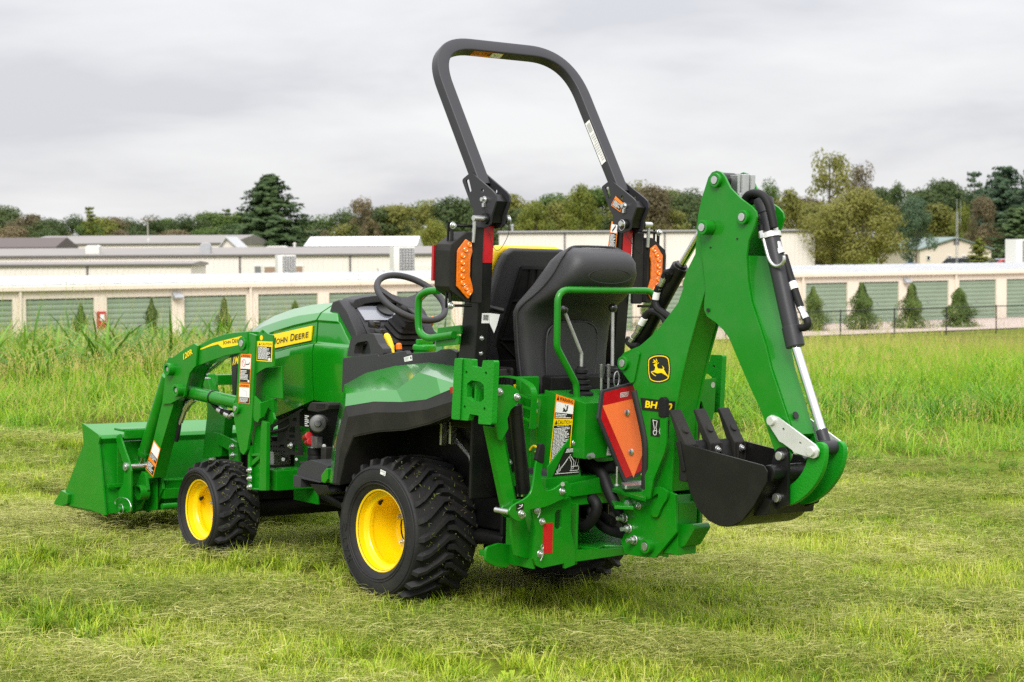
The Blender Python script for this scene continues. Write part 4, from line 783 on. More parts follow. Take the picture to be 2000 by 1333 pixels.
# ------------------------------------------------------------------ backhoe
# seat: high back, bulging head part, inset panel
def oval(z, xf, xb, hw, e_=.5):
    o = []; xm = (xf + xb) / 2; hx = abs(xf - xb) / 2
    for i in range(32):
        a = 2 * math.pi * i / 32; c_, s_ = math.cos(a), math.sin(a)
        o.append((xm - hx * math.copysign(abs(c_) ** e_, c_), hw * math.copysign(abs(s_) ** e_, s_), z))
    return o
prof = [(.845, -.47, -.41, .185), (.86, -.495, -.395, .20), (.93, -.497, -.385, .212), (1.05, -.487, -.375, .225), (1.15, -.490, -.372, .236), (1.21, -.505, -.372, .243), (1.245, -.55, -.380, .236), (1.28, -.62, -.40, .222), (1.32, -.675, -.43, .206), (1.37, -.712, -.465, .190), (1.42, -.715, -.505, .174), (1.455, -.69, -.55, .156), (1.475, -.64, -.585, .12)]
mb = MB(); loft(mb, [oval(*p) for p in prof]); bs = part(mb, 'backhoe_seat', VINYL, smooth=70)
mb = MB(); pnl = [(.135, 1.115), (.115, 1.155), (.06, 1.175), (-.06, 1.175), (-.115, 1.155), (-.135, 1.115), (-.135, 1.0), (-.115, .91), (-.085, .885), (-.05, .90), (0, .92), (.05, .90), (.085, .885), (.115, .91), (.135, 1.0)]
sweep(mb, [(-.4965 if z < 1.12 else -.4965 - (z - 1.12) * .10, y, z) for y, z in smoothp(pnl, 4)], circ2(.0042, 8), up=(-1, 0, 0), closed=True)
xp = []
n_ = len(pnl); mb.add([(-.4985 if z < 1.12 else -.4985 - (z - 1.12) * .10, y * .985, 1.03 + (z - 1.03) * .985) for y, z in pnl], [tuple(range(n_))])
part(mb, 'inset_panel', VINYL, bs, smooth=60)
mb = MB(); sweep(mb, [(-.7145 + abs(math.sin(a)) * .002, -.0 + .115 * math.cos(a), 1.365 + .028 * math.sin(a)) for a in [2 * math.pi * i / 40 for i in range(40)]], circ2(.0014, 6), up=(-1, 0, 0), closed=True); part(mb, 'head_inset', VINYL, bs, smooth=60)
mb = MB(); ed = [(xb + (xf - xb) * .5, hw + .002, z) for z, xf, xb, hw in prof[1:]]; tube(mb, ed + [(-.61, .07, 1.480), (-.61, -.07, 1.480)] + [(x, -y, z) for x, y, z in ed[::-1]], .005, 0, 8, smooth=3); part(mb, 'seat_piping', VINYL, bs, smooth=60)
mb = MB(); box(mb, (-.44, 0, .80), (.10, .30, .10)); part(mb, 'seat_pedestal', BLK, bs, bev=.01)

# control console
cl = [(-.590, .905), (-.802, .868), (-.80, .655), (-.68, .655), (-.590, .60)]
mb = MB(); prism(mb, [(-.585, .907), (-.803, .874), (-.803, .655), (-.585, .655)], 'y', .192, -.14); cons = part(mb, 'control_console', GREEN, bev=.004)
mb = MB(); prism(mb, [(-.572, .909), (-.70, .889), (-.70, .60), (-.572, .56)], 'y', .2045, .1935); csp = part(mb, 'console_side_panel', GREEN, cons, bev=.002)
q = [(-0.644,0.205,0.898), (-0.745,0.205,0.883), (-0.741,0.205,0.721), (-0.617,0.205,0.616)]
dc = Decal((-.640, .2052, .898), (-.722, .2052, .885), (-.722, .2052, .62), (-.655, .2052, .60), (0, 1, 0))
q = [(-0.644,0.205,0.897),(-0.753,0.205,0.882),(-0.735,0.205,0.664),(-0.614,0.205,0.614)]; dc = Decal(*q, (0, 1, 0)); dc.rect(0, 0, 1, 1, D_YE); dc.rect(.0, .655, 1, 1, D_OR); dc.rect(.06, .745, .98, .90, D_WH); dc.rect(.06, .66, .98, .745, D_BK); dc.lines(.09, .665, .95, .735, 3, D_WH); dc.text('WARNING', .22, .925, .96, .985, D_BK, bold=.015); dc.poly([(.07, .925), (.14, .99), (.2, .925)], D_BK)
dc.poly([(.48, .80), (.52, .83), (.62, .79), (.66, .87), (.72, .89), (.70, .80), (.62, .765), (.52, .775), (.44, .765)], D_BK); dc.poly([(.45, .815), (.5, .84), (.55, .815), (.5, .80)], D_BK); dc.line([(.62, .85), (.55, .885)], .03, D_BK, .3)
dc.text('CAUTION', .25, .575, .96, .635, D_BK); dc.poly([(.10, .575), (.17, .64), (.24, .575)], D_BK); dc.rect(.07, .01, .97, .555, D_BK); dc.text('HELP AVOID INJURY', .25, .53, .85, .548, D_WH, bold=.02); dc.lines(.11, .02, .93, .52, 24, D_WH); dc.build('warning_decal', csp)
dc = Decal((-.8035, .060, .80), (-.8035, -.08, .80), (-.8035, -.08, .664), (-.8035, .075, .664), (-1, 0, 0)); dc.rect(0, 0, 1, 1, D_WH); dc.lines(.06, .06, .9, .94, 24, D_GY); dc.build('serial_decal', cons)
for x0, y0 in ((-.70, .085), (-.70, -.07)):
    pts = [(x0 + dx, y0 + dy, .9075 + (x0 + dx + .585) * .151) for dx, dy in ((.03, -.075), (.03, -.12), (-.05, -.12), (-.05, -.075))]; dc = Decal(*pts, (0, 0, 1)); dc.k = 4; dc.rect(0, 0, 1, 1, D_BK); dc.line([(.2, .5), (.8, .5)], .06, D_WH); dc.line([(.5, .2), (.5, .8)], .06, D_WH); dc.build('control_decal', cons)
# levers with bellows
for (kn, kb, bt) in (((-.65, .184, 1.231), (-.655, .088, 1.055), (-.655, .086, .905)), ((-.65, -.077, 1.237), (-.655, -.079, 1.00), (-.655, -.078, .905))):
    mb = MB(); secs = [(.0001, .095), (.018, .095)]
    for i in range(4): z = .075 - i * .022; r_ = .026 + i * .0055; secs += [(r_ * .72, z + .013), (r_, z + .008), (r_, z - .004), (r_ * .78, z - .009)]
    secs += [(.050, -.010), (.050, -.022), (0, -.022)]
    lathe(mb, secs, (bt[0], bt[1], bt[2] + .005), (0, 0, 1), 28); bo = part(mb, 'lever_boot', HOSE, smooth=45)
    mb = MB(); tube(mb, [bt, kb, kn], .0068, .03, 10); lv = mb.build('control_lever', ALU, bo)
    mb = MB(); lathe(mb, [(.018 * math.sin(a) + 1e-4, -.018 * math.cos(a)) for a in [math.pi * i / 12 for i in range(13)]] , kn, (0, 0, 1), 20); mb.build('lever_knob', KNOB, bo, smooth=60)
for q in ([(-0.74,0.058,1.018),(-0.74,0.055,0.913)], [(-0.74,0.02,1.018),(-0.74,0.017,0.916)]):
    mb = MB(); a, b = Vector(q[0]), Vector(q[1]); m_ = a.lerp(b, .5); tube(mb, [b, m_], .0052, 0, 8); tube(mb, [m_, a], .0075, 0, 10, mi=1); part(mb, 'stabilizer_lever', [ZINC, HOSE], bev=.001)
mb = MB(); c_ = Vector((-0.75,-0.016,0.959)); sweep(mb, [c_ + Vector((0, .014 * math.cos(a), .030 * math.sin(a))) for a in [2 * math.pi * i / 20 for i in range(20)]], circ2(.003, 6), up=(-1, 0, 0), closed=True); cyl(mb, c_ + Vector((0, 0, -.03)), c_ + Vector((0, 0, -.09)), .005); part(mb, 'lock_pin_ring', ZINC, smooth=60)
# grab rail round the seat
half = [(-.70, .135, .74), (-.70, .135, .80), (-.70, .153, .941), (-.70, .258, 1.085), (-.70, .262, 1.309)]
mb = MB(); tube(mb, half + [(x, -y - .0, z) for x, y, z in half[::-1]], .0135, .055, 14); part(mb, 'seat_grab_rail', GREEN, smooth=60)
# gusset with the diagram plate
mb = MB(); gz = [(0.196,0.743),(0.144,0.746),(0.136,0.737),(0.146,0.724),(0.167,0.712),(0.143,0.576),(0.315,0.569),(0.317,0.625)]; prism(mb, gz, 'x', -.735, -.728); gus = part(mb, 'console_gusset', GREEN, bev=.0015)
q = [(-0.736,0.231,0.693),(-0.736,0.148,0.698),(-0.736,0.157,0.588),(-0.736,0.293,0.586)]; dc = Decal(q[0], q[1], q[2], q[3], (-1, 0, 0)); dc.rect(0, 0, 1, 1, D_BK); dc.lines(.12, .82, .95, .97, 4, D_WH); dc.line([(.05, .08), (.97, .08)], .02, D_WH)
for l_ in ([(.1, .15), (.25, .40), (.40, .68), (.33, .5), (.18, .2)], [(.40, .68), (.60, .45), (.66, .15)], [(.45, .7), (.70, .5), (.72, .2)], [(.62, .3), (.95, .3), (.95, .15), (.6, .15)], [(.78, .3), (.80, .55), (.86, .6)], [(.88, .3), (.93, .62)], [(.05, .42), (.1, .25), (.05, .2), (.12, .1), (.2, .22)], [(.38, .72), (.45, .75)]): dc.line(l_, .018, D_WH)
dc.build('control_diagram', gus); bolts(BOLT_ME, 'bolt', gus, [(-0.736,0.184,0.711)], (-1, 0, 0))
mb = MB(); slab(mb, [(-0.614,0.251,0.565),(-0.736,0.31,0.565),(-0.648,0.063,0.565),(-0.518,-0.037,0.565)], (0, 0, -1), .012); box(mb, (-.62, .18, .555), (.24, .30, .05)); part(mb, 'console_base', GREEN, bev=.003)
mb = MB(); box(mb, (-.605, .255, .575), (.16, .05, .055)); part(mb, 'rubber_pad', PLAS, bev=.006)
mb = MB(); box(mb, (-.52, .25, .74), (.03, .10, .44)); box(mb, (-.55, 0, .72), (.06, .55, .34)); part(mb, 'console_back_panel', GREEN, bev=.006)
# guard hoop beside the seat
mb = MB(); pth = [(-0.46,0.36,0.953),(-0.523,0.36,0.962),(-0.602,0.36,0.957),(-0.665,0.36,0.939),(-0.69,0.36,0.909),(-0.692,0.36,0.866),(-0.687,0.36,0.77)]; 
sweep(mb, [Vector(p) for p in smoothp(pth, 4, closed=False)], [(-.014, -.003), (.014, -.003), (.014, .003), (-.014, .003)], up=None); hp_ = part(mb, 'step_guard', GREEN, smooth=50)
mb = MB(); slab(mb, [(-0.62,0.307,0.883),(-0.62,0.26,0.879),(-0.62,0.269,0.765),(-0.62,0.319,0.762)], (1, 0, 0), .012); pl_ = part(mb, 'guard_plate', GREEN, hp_, bev=.004); bolts(PIN_ME, 'bolt', pl_, [(-0.621,0.295,0.871), (-0.621,0.297,0.831)], (-1, 0, 0))
mb = MB()
for a, b in ([(-0.574,0.34,0.894),(-0.659,0.34,0.882)], [(-0.576,0.34,0.852),(-0.661,0.34,0.841)], [(-0.578,0.34,0.81),(-0.663,0.34,0.793)]): sweep(mb, [a, b], [(-.006, -.003), (.006, -.003), (.006, .003), (-.006, .003)], up=(0, 0, 1))
part(mb, 'guard_bar', GREEN, hp_)

# main frame
mb = MB()
box(mb, (-.70, 0, .505), (.10, .66, .075)); box(mb, (-.60, 0, .262), (.30, .84, .022)); 
slab(mb, [(-0.77,0.204,0.3),(-0.723,0.124,0.3),(-0.798,0.1,0.3),(-0.749,0.022,0.3),(-0.822,-0.053,0.3),(-0.589,-0.271,0.3),(0.043,-0.604,0.3),(0.067,-0.558,0.3)], (0, 0, -1), .012)
slab(mb, [(-0.8,0.228,0.302),(-0.8,-0.069,0.29),(-0.8,-0.07,0.263),(-0.8,0.226,0.254)], (1, 0, 0), .014)
frm = part(mb, 'backhoe_frame', GREEN, bev=.003)
mb = MB(); prism(mb, [(0.225,0.556),(-0.095,0.592),(-0.18,0.563),(-0.182,0.525),(-0.082,0.498),(0.067,0.511),(0.207,0.504),(0.223,0.507)], 'x', -.765, -.748); part(mb, 'upper_crossbar', GREEN, frm, bev=.003)
mb = MB(); slab(mb, [(-0.735,-0.019,0.535),(-0.698,-0.098,0.535),(-0.839,-0.077,0.535),(-0.975,0.017,0.535),(-1.117,0.152,0.535),(-1.026,0.125,0.535),(-0.826,0.059,0.535)], (0, 0, -1), .014); slab(mb, [(-0.833,0.069,0.49),(-0.917,0.043,0.49),(-1.015,0.119,0.49),(-0.957,0.166,0.49)], (0, 0, -1), .013); part(mb, 'swing_ear', GREEN, frm, bev=.002)
for mir in (False, True):
    mb = MB(); ep = rp([(0.452,0.472),(0.448,0.484),(0.42,0.483),(0.312,0.511),(0.285,0.503),(0.257,0.513),(0.252,0.381),(0.226,0.307),(0.226,0.245),(0.278,0.234),(0.281,0.255),(0.395,0.246),(0.422,0.257),(0.438,0.284),(0.432,0.396)], [.004, .004, 0, .004, 0, .002, 0, .004, .003, .002, 0, .012, .01, .004, 0])
    prism(mb, ep, 'x', -.806, -.794, holes=[rp([(0.336,0.453),(0.326,0.465),(0.301,0.466),(0.3,0.395),(0.318,0.386),(0.336,0.399)], .008)]); mb2 = mb
    endp = part(mb, 'end_plate', GREEN, frm, bev=.0015, seg=1, smooth=40, mirror=mir)
    mb = MB(); prism(mb, [(0.514,0.384),(0.511,0.511),(0.472,0.509),(0.387,0.276),(0.439,0.28),(0.49,0.294)], 'x', -.76, -.745); box(mb, (-.70, .415, .36), (.17, .012, .24)); box(mb, (-.70, .20, .36), (.17, .012, .24)); part(mb, 'end_box', GREEN, frm, bev=.003, mirror=mir)
    mb = MB(); prism(mb, rp([(0.536,0.314),(0.473,0.325),(0.413,0.316),(0.375,0.271),(0.431,0.226),(0.488,0.236),(0.539,0.26)], .02), 'x', -.64, -.625); cyl(mb, (-0.62,0.498,0.272), (-0.56,0.449,0.26), .024, 20); part(mb, 'lower_hook', GREEN, frm, bev=.003, mirror=mir)
    mb = MB(); slab(mb, [(-0.86,0.62,0.445),(-0.901,0.62,0.458),(-0.955,0.62,0.323),(-0.908,0.62,0.313)], (0, -1, 0), .012); 
    for c_ in range(1): pass
    # yoke with grip
    yk = smoothp([(0.595,0.471),(0.586,0.496),(0.552,0.513),(0.504,0.533),(0.481,0.573),(0.466,0.67),(0.435,0.66),(0.442,0.606),(0.421,0.554),(0.377,0.553),(0.329,0.575),(0.298,0.572),(0.292,0.527),(0.347,0.506),(0.419,0.486),(0.5,0.479),(0.514,0.45),(0.554,0.441)], 3)
    mb = MB(); prism(mb, yk, 'x', -.842, -.832); yko = part(mb, 'stabilizer_yoke', GREEN, bev=.0015, seg=1, mirror=mir)
    mb = MB(); prism(mb, rp([(0.472,0.668),(0.455,0.726),(0.442,0.731),(0.429,0.723),(0.431,0.658),(0.439,0.653)], .008), 'x', -.847, -.826); part(mb, 'rubber_grip', HOSE, yko, bev=.004, mirror=mir)
    mb = MB(); yk2 = rp([(0.548,0.462),(0.526,0.488),(0.48,0.488),(0.468,0.428),(0.517,0.441)], .012); prism(mb, yk2, 'x', -.73, -.72); part(mb, 'yoke_ear', GREEN, yko, bev=.0015, mirror=mir)
    sg = -1 if mir else 1; fl = lambda p: (p[0], sg * p[1], p[2])
    bolts(BOLT_ME, 'bolt', endp, [fl(p) for p in [(-0.806,0.401,0.425),(-0.806,0.427,0.469),(-0.806,0.407,0.302)]], (-1, 0, 0))
    if not mir:
        bolts(BOLT_ME, 'bolt', yko, [(-0.842,0.335,0.542),(-0.842,0.537,0.468),(-0.842,0.533,0.464)], (-1, 0, 0))
        q = [(-0.843,0.563,0.507),(-0.843,0.525,0.508),(-0.843,0.527,0.485),(-0.843,0.562,0.482)]; dc = Decal(*q, (-1, 0, 0)); dc.rect(0, 0, 1, 1, D_BK); dc.line([(.2, .2), (.8, .5), (.4, .8)], .08, D_WH); dc.rect(.7, .6, .85, .85, D_WH); dc.build('lock_decal', yko)
        mb = MB(); a = Vector((-0.842,0.536,0.466)); cyl(mb, a, a + Vector((.15, 0, 0)), .011, 14); c2 = Vector((-0.84,0.331,0.57)); cyl(mb, c2, c2 + Vector((-.012, .01, 0)), .008); part(mb, 'pivot_pin', ZINC, yko)
        for c_ in ((-0.808,0.428,0.469), (-0.808,0.408,0.303)):
            mb = MB(); tube(mb, [(c_[0] - .012, c_[1], c_[2] + .025), (c_[0] - .015, c_[1] - .004, c_[2]), (c_[0] - .012, c_[1] + .006, c_[2] - .025)], .0022, 0, 6, smooth=4); sweep(mb, [(c_[0] - .012, c_[1] + .006 * math.cos(a), c_[2] + .027 + .009 * math.sin(a)) for a in [2 * math.pi * i / 12 for i in range(12)]], circ2(.0016, 5), up=(-1, 0, 0), closed=True); part(mb, 'clip_pin', ZINC, endp, smooth=60)
    q = [(-0.807,0.396,0.419),(-0.807,0.346,0.417),(-0.807,0.345,0.3),(-0.807,0.394,0.299)]; dc = Decal(*[fl(p) for p in q], (-1, 0, 0)); dc.rect(0, 0, 1, 1, REDR); dc.build('red_reflector', endp)
    # stabilizer leg folded up
    t0, t1, t2, t3 = [(-0.76,0.62,0.793),(-0.76,0.544,0.779),(-0.76,0.477,0.516),(-0.76,0.52,0.459)]
    A, B, C_, D_ = [Vector(p) for p in (t0, t1, t2, t3)]; dx = Vector((.06, 0, 0)); ins = Vector((0, .0, 0))
    k0, k1 = A.lerp(B, .60), D_.lerp(C_, .60)
    mb = MB(); loft(mb, [[A + Vector((.03, 0, 0)), k0, B + Vector((.02, 0, 0)), B + dx, A + dx], [D_ + Vector((.03, 0, 0)), k1, C_ + Vector((.02, 0, 0)), C_ + dx, D_ + dx]]); leg = part(mb, 'stabilizer_leg', GREEN, bev=.003, mirror=mir, bev_ang=15); leg.location.y = .08 if mir else 0
    mb = MB(); prism(mb, rp([(0.627,0.953),(0.55,0.95),(0.514,0.931),(0.5,0.901),(0.518,0.877),(0.549,0.856),(0.563,0.824),(0.558,0.785),(0.596,0.731),(0.623,0.818)], [.003, .01, .015, .02, .01, .0, .0, .01, .012, 0]), 'x', -.780, -.768); lp2 = part(mb, 'leg_head_plate', GREEN, leg, bev=.0015, mirror=mir)
    mb = MB(); prism(mb, rp([(0.653,0.875),(0.645,0.929),(0.626,0.948),(0.601,0.941),(0.578,0.872)], .012), 'x', -.71, -.70); part(mb, 'leg_head_ear', GREEN, leg, bev=.0015, mirror=mir)
    if not mir: bolts(BOLT_ME, 'bolt', lp2, [(-0.781,0.608,0.926),(-0.781,0.523,0.904)], (-1, 0, 0))
    mb = MB(); a = Vector((-0.781,0.608,0.926)); a = Vector(fl(a)); cyl(mb, a, a + Vector((.16, 0, 0)), .012, 12); a = Vector(fl((-0.781,0.523,0.904))); cyl(mb, a, a + Vector((.06, 0, 0)), .012, 12); part(mb, 'leg_pin', ZINC, leg)
    # hydraulic ram of the stabilizer
    a, b = Vector(fl((-0.735,0.491,0.859))), Vector(fl((-0.735,0.436,0.532))); d = (b - a).normalized()
    mb = MB(); cyl(mb, a, b, .0275, 24); cyl(mb, a - d * .012, a + d * .022, .0295, 24); cyl(mb, b - d * .006, b + d * .012, .024, 20); ram = part(mb, 'stabilizer_ram', BLK, bev=.002)
    mb = MB(); cyl(mb, a - d * .012, a - d * .055, .013, 14); cyl(mb, b + d * .002, b + d * .010, .0285, 24); mb.build('ram_rod', CHROME, ram)
    # pad
    po = [(-0.595,1.043),(-0.703,1.045),(-0.706,1.017),(-0.76,1.016),(-0.766,1.045),(-0.834,1.048),(-0.827,0.808),(-0.748,0.805),(-0.75,0.836),(-0.696,0.838),(-0.687,0.812),(-0.584,0.809)]
    ho = rp([(-0.702,0.966),(-0.754,0.964),(-0.776,0.952),(-0.778,0.9),(-0.766,0.892),(-0.756,0.887),(-0.711,0.886),(-0.695,0.892),(-0.676,0.898),(-0.674,0.951)], .006)
    bh = [hole(c_, .0065) for c_ in [(-0.669,0.993),(-0.786,0.998),(-0.664,0.862),(-0.783,0.864)]]
    mb = MB(); prism(mb, rp(po, [.01, .006, .004, .004, .006, .01, .01, .006, .004, .004, .006, .01]), 'y', .680, .655, holes=[ho] + bh); pad = part(mb, 'stabilizer_pad', GREENS, bev=.004, mirror=mir, smooth=40); pad.location = (.06, .07, 0) if mir else (0, 0, 0)
    mb = MB(); fq = [(-0.614,1.044),(-0.65,1.044),(-0.643,0.813),(-0.604,0.811)]; prism(mb, [(fq[0][0] + .0, fq[0][1]), fq[1], fq[2], fq[3]], 'y', .68, .715) if False else slab(mb, [(fq[1][0], .681, fq[1][1]), (fq[1][0] + .045, .66, fq[1][1]), (fq[2][0] + .045, .66, fq[2][1]), (fq[2][0], .681, fq[2][1])], (-.4, 1, 0), .008)
    part(mb, 'pad_flange', GREENS, pad, bev=.003, mirror=mir)
    mb = MB(); box(mb, (-.70, .625, .925), (.012, .07, .10)); box(mb, (-.64, .625, .925), (.012, .07, .10)); part(mb, 'pad_lug', GREENS, pad, bev=.003, mirror=mir)

# swing casting
mb = MB(); sp = rp([(-0.899,0.505),(-0.974,0.526),(-1.027,0.557),(-1.106,0.57),(-1.191,0.554),(-1.202,0.409),(-1.093,0.299),(-1.039,0.294),(-0.923,0.29),(-0.895,0.337),(-0.92,0.376)], [.004, .01, .02, .02, .01, .01, .01, .01, .01, .01, .01])
prism(mb, sp, 'y', .0715, .0565); prism(mb, sp, 'y', -.0565, -.0715); prism(mb, [(-1.014,0.545),(-1.164,0.546),(-1.178,0.407),(-1.079,0.306),(-1.025,0.299)], 'y', .0535, -.0535); swg = part(mb, 'swing_casting', GREEN, bev=.003)
mb = MB(); prism(mb, rp([(-1.193,0.437),(-1.253,0.448),(-1.265,0.43),(-1.213,0.358),(-1.148,0.333),(-1.168,0.387)], .012), 'y', .035, -.05); box(mb, (-1.14, 0, .42), (.10, .10, .20)); part(mb, 'swing_post', GREEN, swg, bev=.004)
for p in [(-1.059,0.073,0.34)]: 
    mb = MB(); pipe(mb, (p[0], .068, p[2]), (p[0], .098, p[2]), .028, .017, 28); part(mb, 'pin_boss', GREEN, swg, bev=.003)
    mb = MB(); cyl(mb, (p[0], -.095, p[2]), (p[0], .101, p[2]), .0165, 18); part(mb, 'pin', ZINC, swg, bev=.002)
for p in [(-0.943,0.073,0.49)]:
    mb = MB(); cyl(mb, (p[0], .06, p[2]), (p[0], .090, p[2]), .0145, 18); part(mb, 'pin', ZINC, swg, bev=.002)
bolts(BOLT_ME, 'bolt', swg, [(p[0], .072, p[2]) for p in [(-0.994,0.073,0.487)]], (0, 1, 0))
for p, k in zip([(-0.917,0.073,0.432),(-0.942,0.073,0.393),(-0.976,0.073,0.353)], (1.25, 1.25, 1.2)):
    mb = MB(); o_ = Vector((p[0], .072, p[2])); dr = Vector((0, 1, 0)); lathe(mb, [(0, 0), (.019, 0), (.019, .004), (.016, .006)], o_, dr, 20); prism_ = circ2(.0145, 6); mb.add([(o_.x + a, o_.y + h_, o_.z + b) for h_ in (.005, .018) for a, b in prism_], [tuple(range(6)), tuple(range(11, 5, -1))] + [(i, (i + 1) % 6, (i + 1) % 6 + 6, i + 6) for i in range(6)]); cyl(mb, o_ + dr * .018, o_ + dr * .042, .0095, 14, r2=.008); part(mb, 'nut_and_stud', ZINC, swg, bev=.001)
mb = MB(); hk = smoothp([(-1.088,0.565),(-1.118,0.576),(-1.158,0.563),(-1.159,0.534),(-1.138,0.506),(-1.123,0.481),(-1.112,0.46),(-1.087,0.457),(-1.075,0.475),(-1.093,0.506),(-1.109,0.53),(-1.111,0.546),(-1.095,0.542),(-1.081,0.531),(-1.075,0.544)], 3); prism(mb, hk, 'y', .086, .073); part(mb, 'storage_hook', GREEN, swg, bev=.002)
# transport lock bar with grip
mb = MB(); prism(mb, rp([(-1.129,0.849),(-1.163,0.852),(-1.168,0.747),(-1.159,0.71),(-1.102,0.597),(-1.088,0.527),(-1.063,0.518),(-1.056,0.612),(-1.114,0.715),(-1.133,0.744)], .006), 'y', .105, .095); tlk = part(mb, 'transport_lock_bar', GREEN, bev=.0015)
mb = MB(); prism(mb, rp([(-1.125,0.843),(-1.123,0.909),(-1.133,0.919),(-1.149,0.921),(-1.162,0.912),(-1.165,0.844)], .006), 'y', .111, .089); part(mb, 'rubber_grip', HOSE, tlk, bev=.004)
# boom
bp_ = [(-1.263,1.572),(-1.252,1.514),(-1.249,1.463),(-1.206,1.398),(-1.185,1.346),(-1.192,1.336),(-1.166,1.277),(-1.113,1.223),(-1.051,1.162),(-0.963,1.104),(-0.875,1.073),(-0.847,1.045),(-0.854,1.014),(-0.896,0.982),(-0.93,0.953),(-0.961,0.897),(-0.979,0.855),(-0.998,0.782),(-1.009,0.723),(-1.005,0.604),(-1.019,0.546),(-1.163,0.55),(-1.166,0.679),(-1.168,0.87),(-1.196,0.989),(-1.227,1.097),(-1.268,1.218),(-1.311,1.336),(-1.334,1.421),(-1.317,1.572)]
mb = MB(); prism(mb, bp_, 'y', .064, .055); boom = part(mb, 'backhoe_boom', GREEN, bev=.002)
mb = MB(); prism(mb, bp_, 'y', -.055, -.064); part(mb, 'boom_far_plate', GREEN, boom, bev=.002)
web_ = [(-1.157,0.561),(-1.16,0.679),(-1.163,0.87),(-1.191,0.988),(-1.222,1.097),(-1.263,1.218),(-1.306,1.332),(-1.29,1.336),(-1.246,1.217),(-1.205,1.096),(-1.174,0.987),(-1.144,0.868),(-1.138,0.677),(-1.138,0.559)]
mb = MB(); prism(mb, web_, 'y', .0548, -.0548); part(mb, 'boom_rear_web', GREEN, boom, bev=.001)
mb = MB(); prism(mb, [(-1.008,0.545),(-1.015,0.655),(-1.15,0.668),(-1.154,0.561)], 'y', .0546, -.0546); part(mb, 'boom_foot', GREEN, boom)
mb = MB(); gp = rp([(-0.849,1.041),(-0.863,1.056),(-0.955,1.084),(-0.971,1.076),(-0.967,1.056),(-0.943,0.96),(-0.923,0.958),(-0.859,1.01)], [.012, .01, .008, .008, 0, .01, .01, .012]); prism(mb, gp, 'y', .072, .064); gpp = part(mb, 'boom_gusset', GREEN, boom, bev=.002)
p = (-0.888,0.072,1.032); mb = MB(); pipe(mb, (p[0], .07, p[2]), (p[0], .085, p[2]), .027, .016, 26); part(mb, 'pin_boss', GREEN, boom, bev=.002)
mb = MB(); cyl(mb, (p[0], -.08, p[2]), (p[0], .088, p[2]), .0155, 18); part(mb, 'pin', ZINC, boom, bev=.002)
# boom print: emblem, model plate, lock diagram
q = [(-1.008,0.064,1.073),(-1.137,0.064,1.08),(-1.142,0.064,0.972),(-1.013,0.064,0.963)]
dc = Decal(*q, (0, 1, 0)); ex = lambda l_: [((x - 190) / 330 * .985 + .0, 1 - (y - 100) / 410) for x, y in l_]
sh = lambda k: [((.5 + (x - .5) * k), (.5 + (y - .5) * k)) for x, y in ex(smoothp([(205, 160), (270, 118), (355, 104), (440, 112), (495, 145), (512, 230), (518, 310), (510, 400), (494, 455), (430, 490), (350, 505), (270, 492), (222, 460), (204, 390), (196, 300), (198, 220)], 3))]
dc.poly(sh(1.03), D_BK); dc.poly(sh(.955), D_YE); dc.poly(sh(.885), D_BK)
dc.poly(ex([(283, 250), (290, 240), (305, 238), (318, 228), (335, 232), (345, 222), (350, 215), (358, 215), (352, 228), (338, 238), (330, 250), (332, 275), (345, 300), (390, 306), (425, 306), (432, 322), (445, 345), (462, 375), (480, 395), (495, 430), (478, 418), (462, 402), (435, 388), (410, 372), (385, 362), (350, 370), (322, 370), (295, 355), (268, 350), (258, 355), (290, 385), (318, 405), (310, 412), (280, 395), (250, 366), (243, 348), (262, 338), (285, 335), (298, 318), (305, 290), (300, 268), (288, 262)]), D_YE)
dc.poly(ex([(412, 308), (415, 285), (402, 262), (412, 265), (428, 285), (434, 306)]), D_YE)
for l_ in ([(318, 232), (300, 215), (270, 214)], [(300, 214), (285, 195)], [(322, 230), (318, 208), (296, 195), (285, 172)], [(318, 205), (300, 182)], [(326, 230), (336, 208), (334, 185), (320, 162)], [(335, 195), (318, 185)]): dc.line(ex(l_), .026, D_YE, .82)
dc.build('leaping_deer_emblem', boom)
q = [(-0.977,0.064,0.904),(-1.17,0.064,0.904),(-1.164,0.064,0.858),(-0.988,0.064,0.858)]; dc = Decal(*q, (0, 1, 0)); dc.k = 5; dc.rect(0, 0, 1, 1, D_BK); dc.text('BH120', .11, .22, .93, .82, D_YE, shear=.22, bold=.03); dc.build('model_plate', boom)
q = [(-1.039,0.064,0.829),(-1.139,0.064,0.829),(-1.136,0.064,0.763),(-1.04,0.064,0.762)]; dc = Decal(*q, (0, 1, 0)); dc.k = 5; dc.rect(0, 0, 1, 1, D_BK)
for l_ in ([(.12, .95), (.22, .4), (.15, .25), (.2, .08), (.32, .1), (.36, .3), (.3, .5), (.36, .9), (.12, .92)], [(.2, .3), (.34, .35)], [(.55, .55), (.5, .3), (.56, .15)]): dc.line(l_, .03, D_WH)
dc.build('lock_diagram', boom)
